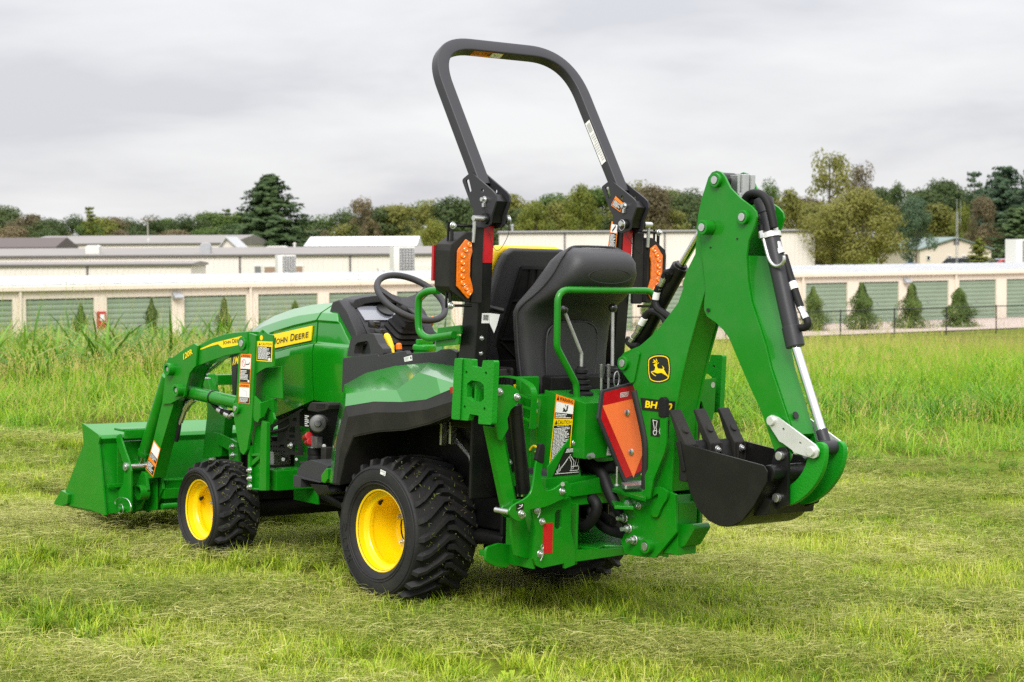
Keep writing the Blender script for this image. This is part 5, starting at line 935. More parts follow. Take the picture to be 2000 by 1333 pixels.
# dipper stick
def taper(mb): mb.v = [(x, y * float(np.interp(z, [.80, 1.45], [.76, 1])), z) for x, y, z in mb.v]
dp = [(-1.267,1.556),(-1.27,1.61),(-1.288,1.676),(-1.317,1.748),(-1.335,1.767),(-1.358,1.773),(-1.382,1.767),(-1.401,1.751),(-1.432,1.708),(-1.488,1.669),(-1.543,1.641),(-1.564,1.624),(-1.57,1.604),(-1.561,1.575),(-1.533,1.519),(-1.524,1.463),(-1.532,1.374),(-1.551,1.296),(-1.593,1.209),(-1.626,1.138),(-1.652,1.061),(-1.696,0.971),(-1.737,0.887),(-1.772,0.816),(-1.781,0.788),(-1.77,0.769),(-1.746,0.752),(-1.717,0.741),(-1.689,0.746),(-1.665,0.786),(-1.609,0.9),(-1.544,0.996),(-1.479,1.098),(-1.441,1.16),(-1.411,1.187),(-1.373,1.212),(-1.327,1.232),(-1.311,1.256),(-1.311,1.287),(-1.317,1.337),(-1.302,1.42),(-1.283,1.496)]
mb = MB(); prism(mb, dp, 'y', .076, .066); taper(mb); dip = part(mb, 'backhoe_stick', GREEN, bev=.002)
mb = MB(); prism(mb, dp, 'y', -.066, -.076); taper(mb); part(mb, 'stick_far_plate', GREEN, dip, bev=.002)
sw_ = [(-1.531,1.463),(-1.538,1.374),(-1.556,1.296),(-1.598,1.209),(-1.631,1.139),(-1.657,1.061),(-1.701,0.972),(-1.742,0.887),(-1.767,0.831),(-1.753,0.818),(-1.72,0.885),(-1.676,0.97),(-1.635,1.05),(-1.601,1.131),(-1.57,1.204),(-1.525,1.295),(-1.506,1.373),(-1.505,1.462)]
q0_ = [(x - .012, z) for x, z in sw_[:9]]; 
mb = MB(); prism(mb, sw_, 'y', .0658, -.0658); taper(mb); part(mb, 'stick_rear_web', GREEN, dip, bev=.001)
mb = MB(); prism(mb, [(-1.488,1.088),(-1.519,1.089),(-1.704,0.792),(-1.675,0.789)], 'y', .0658, -.0658); prism(mb, [(-1.432,1.182),(-1.56,1.204),(-1.576,1.182),(-1.459,1.157)], 'y', .0658, -.0658); taper(mb); part(mb, 'stick_front_web', GREEN, dip)
for p, ln, r_ in (((-1.366,0.082,1.737), .018, .026), ((-1.511,0.082,1.602), .018, .026), ((-1.336,0.112,1.562), .046, .027)):
    for s in (1, -1):
        mb = MB(); pipe(mb, (p[0], s * .075, p[2]), (p[0], s * (.075 + ln), p[2]), r_, .016, 28); part(mb, 'pin_boss', GREEN, dip, bev=.002)
    mb = MB(); cyl(mb, (p[0], -.079 - ln, p[2]), (p[0], .078 + ln, p[2]), .0155, 18); part(mb, 'pin', ZINC, dip, bev=.0015)
for p, r_ in (((-1.337,0.072,1.257), .0075), ((-1.34,0.072,1.489), .0035), ((-1.475,0.072,1.523), .0035)):
    mb = MB(); cyl(mb, (p[0], .0740, p[2]), (p[0], .0768, p[2]), r_, 12); part(mb, 'bolt_hole_dark_disc', D_BK, dip)  # black discs on the plate, their colour stands for the holes' inner shade
p = Vector((-1.747,0.03,0.897)); mb = MB(); nr_ = Vector((-.93, 0, .36)); cyl(mb, p - nr_ * .0, p + nr_ * .004, .014, 16); part(mb, 'access_hole_dark_disc', D_BK, dip)  # solid black disc, painted as the dark inside of a hole
p = (-1.36,0.076,1.737); mb = MB(); cyl(mb, (p[0], -.064, p[2]), (p[0], .064, p[2]), .030, 24); part(mb, 'cylinder_eye', BLK, dip, bev=.002)
# hose guide bracket at the top
mb = MB(); b0 = Vector((-1.417,-0.02,1.723)); 
for k, (dy, dz) in enumerate(((-.035, 0), (-.012, .002), (.012, .0), (.035, .002))): box(mb, b0 + Vector((k % 2 * .008, dy, dz)), (.012, .022, .078))
box(mb, b0 + Vector((.02, .045, -.03)), (.05, .004, .13)); box(mb, b0 + Vector((.0, .02, -.05)), (.006, .03, .04)); part(mb, 'hose_guide_bracket', ZINC, bev=.003)
# dipper cylinder lying along the boom
a, b = Vector((-0.874,0,1.086)), Vector((-1.108,0,1.414)); d = (b - a).normalized()
mb = MB(); cyl(mb, a, b, .031, 26); cyl(mb, b - d * .035, b + d * .002, .0335, 26); cyl(mb, b, b + d * .012, .024, 20); dcl = part(mb, 'crowd_cylinder', BLK, bev=.003)
e_ = Vector(p); e_.y = 0; mb = MB(); cyl(mb, b, e_, .0145, 16); mb.build('cylinder_rod', CHROME, dcl)
HL = lambda y, *q: q
mb = MB(); cyl(mb, b - d * .07 + Vector((0, .02, 0)), (-1.094,0.045,1.39), .013, 12); tube(mb, [(-1.102,0.045,1.394),(-1.074,0.045,1.389),(-1.069,0.045,1.379),(-1.064,0.045,1.369)], .0125, 0, 10); tube(mb, [(-1.028,0.05,1.284),(-1.028,0.05,1.272),(-1.041,0.05,1.251),(-1.075,0.05,1.235),(-1.115,0.05,1.217),(-1.138,0.05,1.195)], .014, 0, 10, smooth=5); tube(mb, [(-0.965,0.05,1.21),(-0.982,0.05,1.227),(-1.007,0.05,1.238),(-1.039,0.05,1.235),(-1.067,0.05,1.223),(-1.088,0.05,1.2)], .0125, 0, 10, smooth=5); tube(mb, [(-0.888,0.05,1.131),(-0.883,0.05,1.113),(-0.904,0.05,1.102),(-0.939,0.05,1.102)], .0125, 0, 10, smooth=5); mb.build('hose', HOSE, dcl)
mb = MB()
for q, r_ in (([(-1.067,0.045,1.373),(-1.056,0.045,1.353)], .0125), ([(-1.056,0.045,1.353),(-1.046,0.045,1.337)], .0105), ([(-1.04,0.045,1.331),(-1.027,0.045,1.313)], .0125), ([(-0.941,0.05,1.172),(-0.931,0.05,1.153)], .012), ([(-0.931,0.05,1.153),(-0.908,0.05,1.132)], .0105), ([(-0.908,0.05,1.132),(-0.894,0.05,1.116)], .0125), ([(-0.949,0.05,1.182),(-0.939,0.05,1.168)], .0135)): cyl(mb, q[0], q[1], r_, 6)
mb.build('hose_fitting', ZINC, dcl, bev=.0015)
for q, r_ in (([(-1.031,0.046,1.313),(-1.024,0.046,1.284)], .0135), ([(-0.972,0.051,1.211),(-0.953,0.051,1.186)], .0135)): mb = MB(); cyl(mb, q[0], q[1], r_, 14); mb.build('printed_sleeve', D_WH, dcl)
mb = MB(); tube(mb, [(-1.041,0.046,1.337),(-1.025,0.046,1.307)], .0128, 0, 10); mb.build('hose_collar', HOSE, dcl)
# bucket cylinder behind the stick
a, b = Vector((-1.528,0,1.666)), Vector((-1.709,0,1.142)); d = (b - a).normalized()
mb = MB(); cyl(mb, a, b, .0315, 28); cyl(mb, a - d * .006, a + d * .05, .036, 28); cyl(mb, b - d * .075, b + d * .002, .0345, 28); bcl = part(mb, 'bucket_cylinder', SATIN, bev=.003)
e_ = Vector((-1.874,0,0.794)); mb = MB(); cyl(mb, b, e_ - (e_ - b).normalized() * .05, .0165, 18); mb.build('cylinder_rod', CHROME, bcl)
mb = MB(); cyl(mb, e_ - (e_ - b).normalized() * .065, e_, .021, 18); cyl(mb, (e_.x, -.036, e_.z), (e_.x, .036, e_.z), .026, 22); mb.build('rod_eye', SATIN, bcl, bev=.002)
mb = MB(); tube(mb, [(-1.455,0.02,1.667),(-1.472,0.02,1.684),(-1.505,0.02,1.691),(-1.544,0.02,1.682),(-1.571,0.02,1.656),(-1.59,0.02,1.613),(-1.605,0.02,1.567)], .0155, 0, 12, smooth=6); tube(mb, [(-1.449,0,1.654),(-1.475,0,1.666),(-1.511,0,1.664),(-1.54,0,1.647),(-1.561,0,1.617)], .0155, 0, 12, smooth=5); tube(mb, [(-1.62,-0.02,1.466),(-1.645,-0.02,1.411),(-1.681,-0.02,1.338),(-1.708,-0.02,1.284)], .0145, 0, 12, smooth=5); tube(mb, [(-1.748,-0.01,1.245),(-1.756,-0.01,1.227),(-1.745,-0.01,1.212),(-1.713,-0.01,1.209)], .0135, 0, 12, smooth=5); cyl(mb, (-1.551,0.03,1.575), (-1.554,0.03,1.553), .0135, 12); mb.build('hose', HOSE, bcl, smooth=60)
mb = MB(); tube(mb, [(-1.565,0.035,1.535),(-1.585,0.035,1.483),(-1.604,0.035,1.446),(-1.63,0.035,1.429),(-1.657,0.035,1.433),(-1.672,0.035,1.448),(-1.671,0.035,1.466)], .0065, 0, 10, smooth=6)
for q, r_ in (([(-1.556,0.035,1.553),(-1.563,0.035,1.527)], .0125), ([(-1.562,0.035,1.542),(-1.565,0.035,1.527)], .0145), ([(-1.604,0,1.514),(-1.615,0,1.492)], .0125), ([(-1.615,0,1.492),(-1.626,0,1.473)], .0145), ([(-1.711,-0.02,1.277),(-1.724,-0.02,1.259)], .0125), ([(-1.724,-0.02,1.259),(-1.737,-0.02,1.241)], .0145), ([(-1.703,-0.02,1.289),(-1.711,-0.02,1.277)], .0135)): cyl(mb, q[0], q[1], r_, 6)
mb.build('hose_fitting', ZINC, bcl, bev=.0012)
for q0_, q1_, r_ in (((-1.58,0,1.575), (-1.587,0,1.552), .0162), ((-1.664,-0.02,1.371), (-1.678,-0.02,1.346), .0155)): mb = MB(); cyl(mb, q0_, q1_, r_, 14); mb.build('printed_sleeve', D_WH, bcl)
m_ = a.lerp(b, .245); mb = MB(); pipe(mb, m_ - d * .010, m_ + d * .010, .0375, .034, 28); mb.build('hose_clamp', SILV, bcl, smooth=60)
# bucket linkage
for s in (1, -1):
    a, b = (-1.679,0.074,0.874), (-1.873,0.074,0.782); mb = MB()
    lk = rp([(-1.656,0.886),(-1.675,0.895),(-1.708,0.888),(-1.885,0.807),(-1.905,0.789),(-1.898,0.765),(-1.882,0.758),(-1.79,0.77),(-1.779,0.779),(-1.734,0.799),(-1.719,0.803),(-1.662,0.86)], [.012, .012, .006, .01, .012, .012, .01, .008, .008, .008, .008, .012])
    prism(mb, lk, 'y', s * .078, s * .070, holes=[hole([(-1.736,0.848)][0], .0055), hole([(-1.818,0.806)][0], .0055)]); lko = part(mb, 'bucket_link', SILV, bev=.001, seg=1, smooth=40)
    for c_ in (a, b):
        mb = MB(); cyl(mb, (c_[0], s * .05, c_[2]), (c_[0], s * .090, c_[2]), .0175, 20); part(mb, 'pin', SILV, lko, bev=.003)
    mb = MB(); c_ = a; pipe(mb, (c_[0], s * .058, c_[2]), (c_[0], s * .070, c_[2]), .030, .016, 24); part(mb, 'spacer', GREEN, lko)
    cv = smoothp([(-1.861,0.8),(-1.882,0.815),(-1.908,0.81),(-1.919,0.789),(-1.916,0.744),(-1.899,0.697),(-1.863,0.648),(-1.812,0.604),(-1.762,0.578),(-1.715,0.571),(-1.685,0.58),(-1.693,0.605),(-1.732,0.634),(-1.782,0.666),(-1.817,0.705),(-1.837,0.749),(-1.845,0.779)], 3)
    mb = MB(); prism(mb, cv, 'y', s * .060, s * .038); part(mb, 'curved_link', GREENS, lko, bev=.003)
    mb = MB(); c_ = b; cyl(mb, (c_[0], s * .060, c_[2]), (c_[0], s * .070, c_[2]), .027, 22); part(mb, 'link_collar', GREENS, lko, bev=.002)
# digging bucket
arc = [(-1.3,0.762),(-1.329,0.662),(-1.354,0.593),(-1.399,0.528),(-1.459,0.491),(-1.514,0.479),(-1.566,0.484),(-1.623,0.511),(-1.681,0.573),(-1.739,0.664),(-1.742,0.701),(-1.722,0.721)]
mb = MB()
sp_ = rp(arc, [.0, 0, 0, 0, 0, 0, 0, 0, 0, .004, .01, .012])
for s in (1, -1): prism(mb, sp_, 'y', s * .160, s * .153)
dbk = part(mb, 'backhoe_bucket', BLK, bev=.0015)
outer = smoothp(arc[:10], 3, closed=False); cx = sum(p[0] for p in outer) / len(outer); cz = max(p[1] for p in outer)
innr = [(cx + (x - cx) * .965, cz + (z - cz) * .965 if z < cz else z) for x, z in outer]
mb = MB(); prism(mb, outer + innr[::-1], 'y', .1525, -.1525); part(mb, 'bucket_shell', BLK, dbk, smooth=40)
mb = MB(); lip = [(-1.277,0.764),(-1.3,0.77),(-1.334,0.661),(-1.316,0.657)]; prism(mb, lip, 'y', .165, -.165); part(mb, 'cutting_edge', BLK, dbk, bev=.003)
for y0 in (.128, .0, -.128):
    bx, bz = -1.285, .768
    tp = [(-1.262, .700), (-1.268, .790), (-1.245, .862), (-1.249, .905), (-1.262, .906), (-1.292, .850), (-1.318, .80), (-1.335, .775), (-1.330, .70)]
    tp = [(-1.292, .62), (-1.286, .755), (-1.252, .825), (-1.226, .876), (-1.238, .882), (-1.276, .830), (-1.306, .786), (-1.328, .758), (-1.336, .62)]
    mb = MB(); prism(mb, tp, 'y', y0 + .029, y0 - .029); to = part(mb, 'bucket_tooth', PLASB, dbk, bev=.006)
    bolts(BOLT_ME, 'bolt', to, [(-1.334, y0, .735), (-1.336, y0, .655)], (-1, 0, .0))
    mb = MB(); box(mb, (-1.336, y0 + .019, .70), (.010, .008, .12)); box(mb, (-1.336, y0 - .019, .70), (.010, .008, .12)); part(mb, 'tooth_rib', PLASB, to, bev=.002)
    mb = MB(); lathe(mb, [(.016, -.002), (.014, .003), (0, .004)], (-1.2925, y0, .810), (-.78, 0, .62), 16); part(mb, 'tooth_boss', PLASB, to, smooth=60)
ear = rp([(-1.696,0.751),(-1.708,0.774),(-1.727,0.784),(-1.754,0.785),(-1.768,0.767),(-1.774,0.581),(-1.643,0.529),(-1.609,0.554),(-1.644,0.625),(-1.677,0.675)], [.012, .012, .012, .012, .012, .006, .004, .01, .01, .01])
for s in (1, -1):
    mb = MB(); prism(mb, ear, 'y', s * .084, s * .071); eo = part(mb, 'bucket_ear', BLK, dbk, bev=.002)
    for c_ in ((-1.735,0.086,0.753), (-1.727,0.086,0.602)):
        mb = MB(); cyl(mb, (c_[0], s * .04, c_[2]), (c_[0], s * .100, c_[2]), .0165, 20); part(mb, 'pin', ZINC, eo, bev=.003)
        mb = MB(); pipe(mb, (c_[0], s * .060, c_[2]), (c_[0], s * .071, c_[2]), .030, .017, 24); part(mb, 'spacer', GREEN, eo)
mb = MB(); c_ = (-1.609,0,0.673); cyl(mb, ((-1.732,0.13,0.693)[0], -.14, (-1.732,0.13,0.693)[2]), ((-1.732,0.13,0.693)[0], .145, (-1.732,0.13,0.693)[2]), .030, 24); prism(mb, [(-1.537,0.553),(-1.573,0.623),(-1.649,0.612),(-1.725,0.593),(-1.715,0.54),(-1.577,0.514)], 'y', .12, -.12); part(mb, 'bucket_torque_tube', BLK, dbk, bev=.004)
# slow-moving-vehicle emblem (stowed)
sx0 = -.86; tl_ = (.156, .866); tr_ = (-.190, .908) ; bm_ = (-.019, .578)
nv = Vector((-1, 0, 0)); 
fr = [(.160, .926), (.176, .818), (.026, .560), (-.060, .585), (-.21, .845), (-.205, .965), (-.19, .985)]
mb = MB(); prism(mb, rp(fr, .012), 'x', sx0 - .0, sx0 + .014); smv = part(mb, 'slow_vehicle_emblem', PLAS, bev=.004)
def ins_(pts, k): c = (sum(p[0] for p in pts) / len(pts), sum(p[1] for p in pts) / len(pts)); return [(c[0] + (a - c[0]) * k, c[1] + (b - c[1]) * k) for a, b in pts]
mb = MB(); prism(mb, ins_(fr, .93), 'x', sx0 - .0012, sx0 - .0002); part(mb, 'red_border', REDR, smv, smooth=0)
mb = MB(); prism(mb, [tl_, (-.185, .915), bm_], 'x', sx0 - .0024, sx0 - .0014); part(mb, 'orange_triangle', FLUO, smv, smooth=0)
bolts(PIN_ME, 'rivet', smv, [(sx0 - .002, y, z) for _, y, z in [(-0.862,0.029,0.836),(-0.862,0.001,0.681)]], (-1, 0, 0))
dc = Decal((sx0 - .0015, .065, .915), (sx0 - .0015, .02, .92), (sx0 - .0015, .02, .90), (sx0 - .0015, .065, .895), (-1, 0, 0)); dc.lines(0, 0, 1, 1, 4, D_WH); dc.build('maker_print', smv)
mb = MB(); prism(mb, rp([(-0.866,0.05),(-0.809,-0.022),(-0.855,-0.076),(-0.956,0.019),(-0.948,0.107)], .01), 'z', .562, .548); part(mb, 'emblem_foot', ZINC, smv, bev=.003)
mb = MB(); tube(mb, [(-0.94,0.06,0.926),(-0.966,0.06,0.858),(-0.995,0.06,0.781),(-1.013,0.06,0.704),(-1.013,0.06,0.556)], .0165, 0, 12, smooth=4); part(mb, 'emblem_post', PLASB, smooth=60)
mb = MB(); cyl(mb, (-0.937,0.14,0.637), (-0.938,0.14,0.568), .0035, 8); cyl(mb, (-0.938,0.14,0.57), (-0.939,0.14,0.562), .009, 10); part(mb, 'lock_rod', ZINC)
# black hoses inside the frame
mb = MB()
tube(mb, [(-0.674,0.05,0.62),(-0.752,0.05,0.587),(-0.799,0.05,0.521),(-0.862,0.05,0.448),(-0.937,0.05,0.397)], .024, 0, 12, smooth=5); tube(mb, [(-0.594,0,0.465),(-0.659,0,0.4),(-0.752,0,0.36),(-0.871,0,0.355)], .022, 0, 12, smooth=5); tube(mb, [(-0.643,0.1,0.384),(-0.711,0.1,0.372),(-0.769,0.1,0.42),(-0.782,0.1,0.472),(-0.735,0.1,0.497)], .022, 0, 12, smooth=5); tube(mb, [(-0.548,0.02,0.617),(-0.642,0.02,0.601),(-0.718,0.02,0.603),(-0.807,0.02,0.618)], .026, 0, 12, smooth=5); tube(mb, [(-0.622,0.08,0.473),(-0.667,0.08,0.498),(-0.715,0.08,0.463),(-0.748,0.08,0.396)], .018, 0, 12, smooth=5)
part(mb, 'hydraulic_hose', HOSE, smooth=60)
mb = MB(); tube(mb, [(-0.581,0.28,0.673),(-0.602,0.28,0.691),(-0.627,0.28,0.685),(-0.616,0.28,0.668)], .005, 0, 8, smooth=4); part(mb, 'yellow_wire', YELV, smooth=60)
mb = MB(); q = [(-0.689,0.06,0.403),(-0.725,0.06,0.408)]; cyl(mb, q[0], q[1], .011, 6); q = [(-0.84,0.2,0.668),(-0.863,0.2,0.676)]; cyl(mb, q[0], q[1], .012, 6); part(mb, 'hose_fitting', ZINC)

# ------------------------------------------------------------------ the ground
def gz(X, Y):
    X = np.asarray(X, float); Y = np.asarray(Y, float)
    f = np.clip((38 - Y) / 22, 0, 1); cross = -.0332 * np.clip(X, -12, 12) * f
    drop = np.interp(Y, [-20, 15, 22, 30, 40, 52, 66, 78, 115, 140, 190, 400, 2500], [0, 0, -.12, -.42, -.95, -1.6, -2.2, -2.5, -2.5, -2.1, -1.7, -2.0, -4])
    bump = .018 * np.sin(X * 1.9 + Y * .7) * np.sin(Y * 1.3 - X * .4) + .012 * np.sin(X * 4.1 - Y * 2.2)
    bump = np.where(Y < 14.5, bump * .6, bump * 2.5)
    lump = np.where((Y > 13.6) & (Y < 60), .03, 0)
    return cross + drop + bump * np.clip((70 - Y) / 20, 0, 1) + lump
def gzs(x, y): return float(gz(x, y))
ys = np.concatenate([np.linspace(-8, 3, 8), np.linspace(3.5, 18, 90), np.linspace(18.4, 60, 90), np.geomspace(62, 2400, 40)])
us = np.linspace(-1, 1, 121)
vs = []; 
for y in ys:
    hw = 14 + max(0, y) * .75
    for u in us: vs.append((u * hw, y, gzs(u * hw, y)))
nx = len(us); fs = [(j * nx + i, j * nx + i + 1, (j + 1) * nx + i + 1, (j + 1) * nx + i) for j in range(len(ys) - 1) for i in range(nx - 1)]
GM = bpy.data.materials.new('thatch_and_soil'); GM.use_nodes = True; t = GM.node_tree; b = t.nodes['Principled BSDF']; b.inputs['Roughness'].default_value = .95; b.inputs['Specular IOR Level'].default_value = .1
g = nd(t, 'ShaderNodeNewGeometry'); na = nd(t, 'ShaderNodeTexNoise', Scale=.9, Detail=6.); nb_ = nd(t, 'ShaderNodeTexNoise', Scale=26., Detail=5., Roughness=.7); t.links.new(g.outputs['Position'], na.inputs['Vector']); t.links.new(g.outputs['Position'], nb_.inputs['Vector'])
c1 = nd(t, 'ShaderNodeValToRGB'); c1.color_ramp.elements[0].position = .35; c1.color_ramp.elements[0].color = (.12, .125, .025, 1); c1.color_ramp.elements[1].position = .65; c1.color_ramp.elements[1].color = (.16, .22, .022, 1); t.links.new(na.outputs['Fac'], c1.inputs[0])
c2 = nd(t, 'ShaderNodeValToRGB'); c2.color_ramp.elements[0].position = .3; c2.color_ramp.elements[0].color = (.45, .42, .4, 1); c2.color_ramp.elements[1].position = .7; c2.color_ramp.elements[1].color = (1.15, 1.1, 1, 1); t.links.new(nb_.outputs['Fac'], c2.inputs[0])
mm = nd(t, 'ShaderNodeMixRGB', blend_type='MULTIPLY'); mm.inputs[0].default_value = 1; t.links.new(c1.outputs[0], mm.inputs[1]); t.links.new(c2.outputs[0], mm.inputs[2]); t.links.new(mm.outputs[0], b.inputs['Base Color'])
me = bpy.data.meshes.new('ground'); me.from_pydata(vs, [], fs); me.materials.append(GM); me.polygons.foreach_set('use_smooth', [True] * len(me.polygons)); go_ = bpy.data.objects.new('ground', me); COL.objects.link(go_); structure(go_)

# ------------------------------------------------------------------ grass
def blade_mat(name, ramp, patch=None, trans=.35, rough=.55, pscale=.55):
    m = bpy.data.materials.new(name); m.use_nodes = True; t = m.node_tree; N_ = t.nodes; N_.clear()
    at = nd(t, 'ShaderNodeAttribute', attribute_name='tint'); cr = nd(t, 'ShaderNodeValToRGB'); el = cr.color_ramp.elements
    el[0].position, el[0].color = ramp[0][0], (*ramp[0][1], 1); el[1].position, el[1].color = ramp[-1][0], (*ramp[-1][1], 1)
    for p, c in ramp[1:-1]: x = el.new(p); x.color = (*c, 1)
    g = nd(t, 'ShaderNodeNewGeometry'); n = nd(t, 'ShaderNodeTexNoise', Scale=pscale, Detail=5., Roughness=.62); t.links.new(g.outputs['Position'], n.inputs['Vector'])
    mr = nd(t, 'ShaderNodeMapRange'); t.links.new(n.outputs['Fac'], mr.inputs[0]); mr.inputs[1].default_value = .32; mr.inputs[2].default_value = .68; mr.inputs[3].default_value = -.30; mr.inputs[4].default_value = .30
    oi = nd(t, 'ShaderNodeObjectInfo'); ad = nd(t, 'ShaderNodeMath', operation='ADD'); t.links.new(at.outputs['Fac'], ad.inputs[0]); t.links.new(mr.outputs[0], ad.inputs[1]); ad.use_clamp = True
    t.links.new(ad.outputs[0], cr.inputs[0])
    d = nd(t, 'ShaderNodeBsdfPrincipled', Roughness=rough); d.inputs['Specular IOR Level'].default_value = .3; t.links.new(cr.outputs[0], d.inputs['Base Color'])
    tl = nd(t, 'ShaderNodeBsdfTranslucent'); t.links.new(cr.outputs[0], tl.inputs['Color'])
    mx = nd(t, 'ShaderNodeMixShader', Fac=trans); t.links.new(d.outputs[0], mx.inputs[1]); t.links.new(tl.outputs[0], mx.inputs[2])
    o = nd(t, 'ShaderNodeOutputMaterial'); t.links.new(mx.outputs[0], o.inputs[0]); return m
LAWN = blade_mat('mown_grass_blade', [(0, (.10, .21, .008)), (.3, (.31, .45, .018)), (.6, (.51, .58, .045)), (1, (.63, .58, .21))])
CLIP = blade_mat('dry_grass_clipping', [(0, (.12, .16, .016)), (.35, (.26, .285, .055)), (.7, (.43, .42, .13)), (1, (.60, .56, .27))], trans=.15, rough=.8)
TALL = blade_mat('tall_grass_blade', [(0, (.055, .18, .003)), (.35, (.17, .385, .008)), (.7, (.31, .47, .02)), (1, (.54, .44, .15))], pscale=.35)
WEED = blade_mat('broad_grass_leaf', [(0, (.05, .15, .006)), (.5, (.13, .31, .014)), (.85, (.25, .38, .05)), (1, (.44, .36, .15))], rough=.42)
def patch(name, n, size, hgt, wid, lean, droop, m, flat=False, tint=(.0, 1.), seed=0, segs=3, tuft=0, heads=0):
    """a square tuft of separate blades"""
    r = np.random.default_rng(seed); k = segs
    if tuft: cx = r.uniform(-size / 2, size / 2, (tuft, 2)); w_ = r.integers(0, tuft, n); base = cx[w_] + r.normal(0, size * .035, (n, 2))
    else: base = r.uniform(-size / 2, size / 2, (n, 2))
    h = r.uniform(hgt[0], hgt[1], n) * r.uniform(.75, 1.1, n); w = r.uniform(wid[0], wid[1], n); az = r.uniform(0, 2 * np.pi, n); ln = r.uniform(lean[0], lean[1], n); dr = r.uniform(droop[0], droop[1], n)
    d = np.stack([np.cos(az), np.sin(az)], 1); s = np.stack([-np.sin(az), np.cos(az)], 1)
    tn = np.clip(r.normal((tint[0] + tint[1]) / 2, (tint[1] - tint[0]) / 3.2, n), 0, 1)
    V_ = np.zeros((n, 2 * k + 1, 3)); T_ = np.zeros((n, 2 * k + 1))
    z0 = r.uniform(0, .035, n) if flat else np.full(n, -.01)
    for i in range(k + 1):
        q = i / k; a = ln + dr * q  # angle from vertical grows towards the tip
        out = h * (np.sin(ln) * q + .5 * dr * q * q * np.cos(ln)); up_ = h * (np.cos(ln) * q - .42 * dr * q * q * np.sin(np.minimum(ln + dr * .5, 1.5)))
        if flat: out = h * q; up_ = z0 + h * .12 * np.sin(q * 3.0) * dr; bend = h * .35 * (q * q) * ln
        c = base + d * out[:, None]
        if flat: c = c + s * bend[:, None]
        up_ = np.maximum(up_, -.01)
        wq = w * (1 - q) ** .6 * (.7 + .6 * q if q < .5 else 1)
        if i < k:
            V_[:, 2 * i, :2] = c - s * wq[:, None] / 2; V_[:, 2 * i + 1, :2] = c + s * wq[:, None] / 2; V_[:, 2 * i, 2] = up_; V_[:, 2 * i + 1, 2] = up_ + (w * .25 if flat else 0)
        else: V_[:, 2 * k, :2] = c; V_[:, 2 * k, 2] = up_
        T_[:, min(2 * i, 2 * k)] = T_[:, min(2 * i + 1, 2 * k)] = tn + (q - .5) * .12
    f4 = [(2 * i, 2 * i + 1, 2 * i + 3, 2 * i + 2) for i in range(k - 1)]; f3 = (2 * k - 2, 2 * k - 1, 2 * k)
    o = (np.arange(n) * (2 * k + 1))[:, None]
    F = [tuple(x) for q in f4 for x in (o + np.array(q))] + [tuple(x) for x in (o + np.array(f3))]
    vv = V_.reshape(-1, 3); tt = T_.reshape(-1)
    if heads:   # seed heads: thin stalk and a loose spike
        ev, ef, et = [], [], []; c0 = len(vv)
        for _ in range(heads):
            b_ = r.uniform(-size / 2, size / 2, 2); hh = hgt[1] * r.uniform(.95, 1.35); a_ = r.uniform(0, 6.28); L_ = r.uniform(.05, .3) * hh; dx_, dy_ = math.cos(a_) * L_, math.sin(a_) * L_; i0 = c0 + len(ev); w1 = .0016
            ev += [(b_[0] - w1, b_[1], 0), (b_[0] + w1, b_[1], 0), (b_[0] + dx_ * .6 - w1, b_[1] + dy_ * .6, hh * .8), (b_[0] + dx_ * .6 + w1, b_[1] + dy_ * .6, hh * .8)]; ef.append((i0, i0 + 1, i0 + 3, i0 + 2)); et += [.7] * 4
            for q in range(7):
                t_ = .8 + .2 * q / 6; p_ = np.array([b_[0] + dx_ * (.6 + .4 * (q / 6)), b_[1] + dy_ * (.6 + .4 * q / 6), hh * (.8 + .2 * q / 6)]); i0 = c0 + len(ev); w2 = .006 * (1 - q / 9); o_ = r.normal(0, .006, 3)
                ev += [tuple(p_ + o_ + [-w2, 0, -.008]), tuple(p_ + o_ + [w2, 0, -.004]), tuple(p_ + o_ + [0, w2, .016])]; ef.append((i0, i0 + 1, i0 + 2)); et += [.97] * 3
        vv = np.concatenate([vv, np.array(ev)]); tt = np.concatenate([tt, np.array(et)]); F += ef
    me = bpy.data.meshes.new(name); me.from_pydata(vv.tolist(), [], F); me.materials.append(m)
    at = me.attributes.new('tint', 'FLOAT', 'POINT'); at.data.foreach_set('value', tt.astype(np.float32))
    me.polygons.foreach_set('use_smooth', [True] * len(me.polygons))
    return bpy.data.objects.new(name, me)
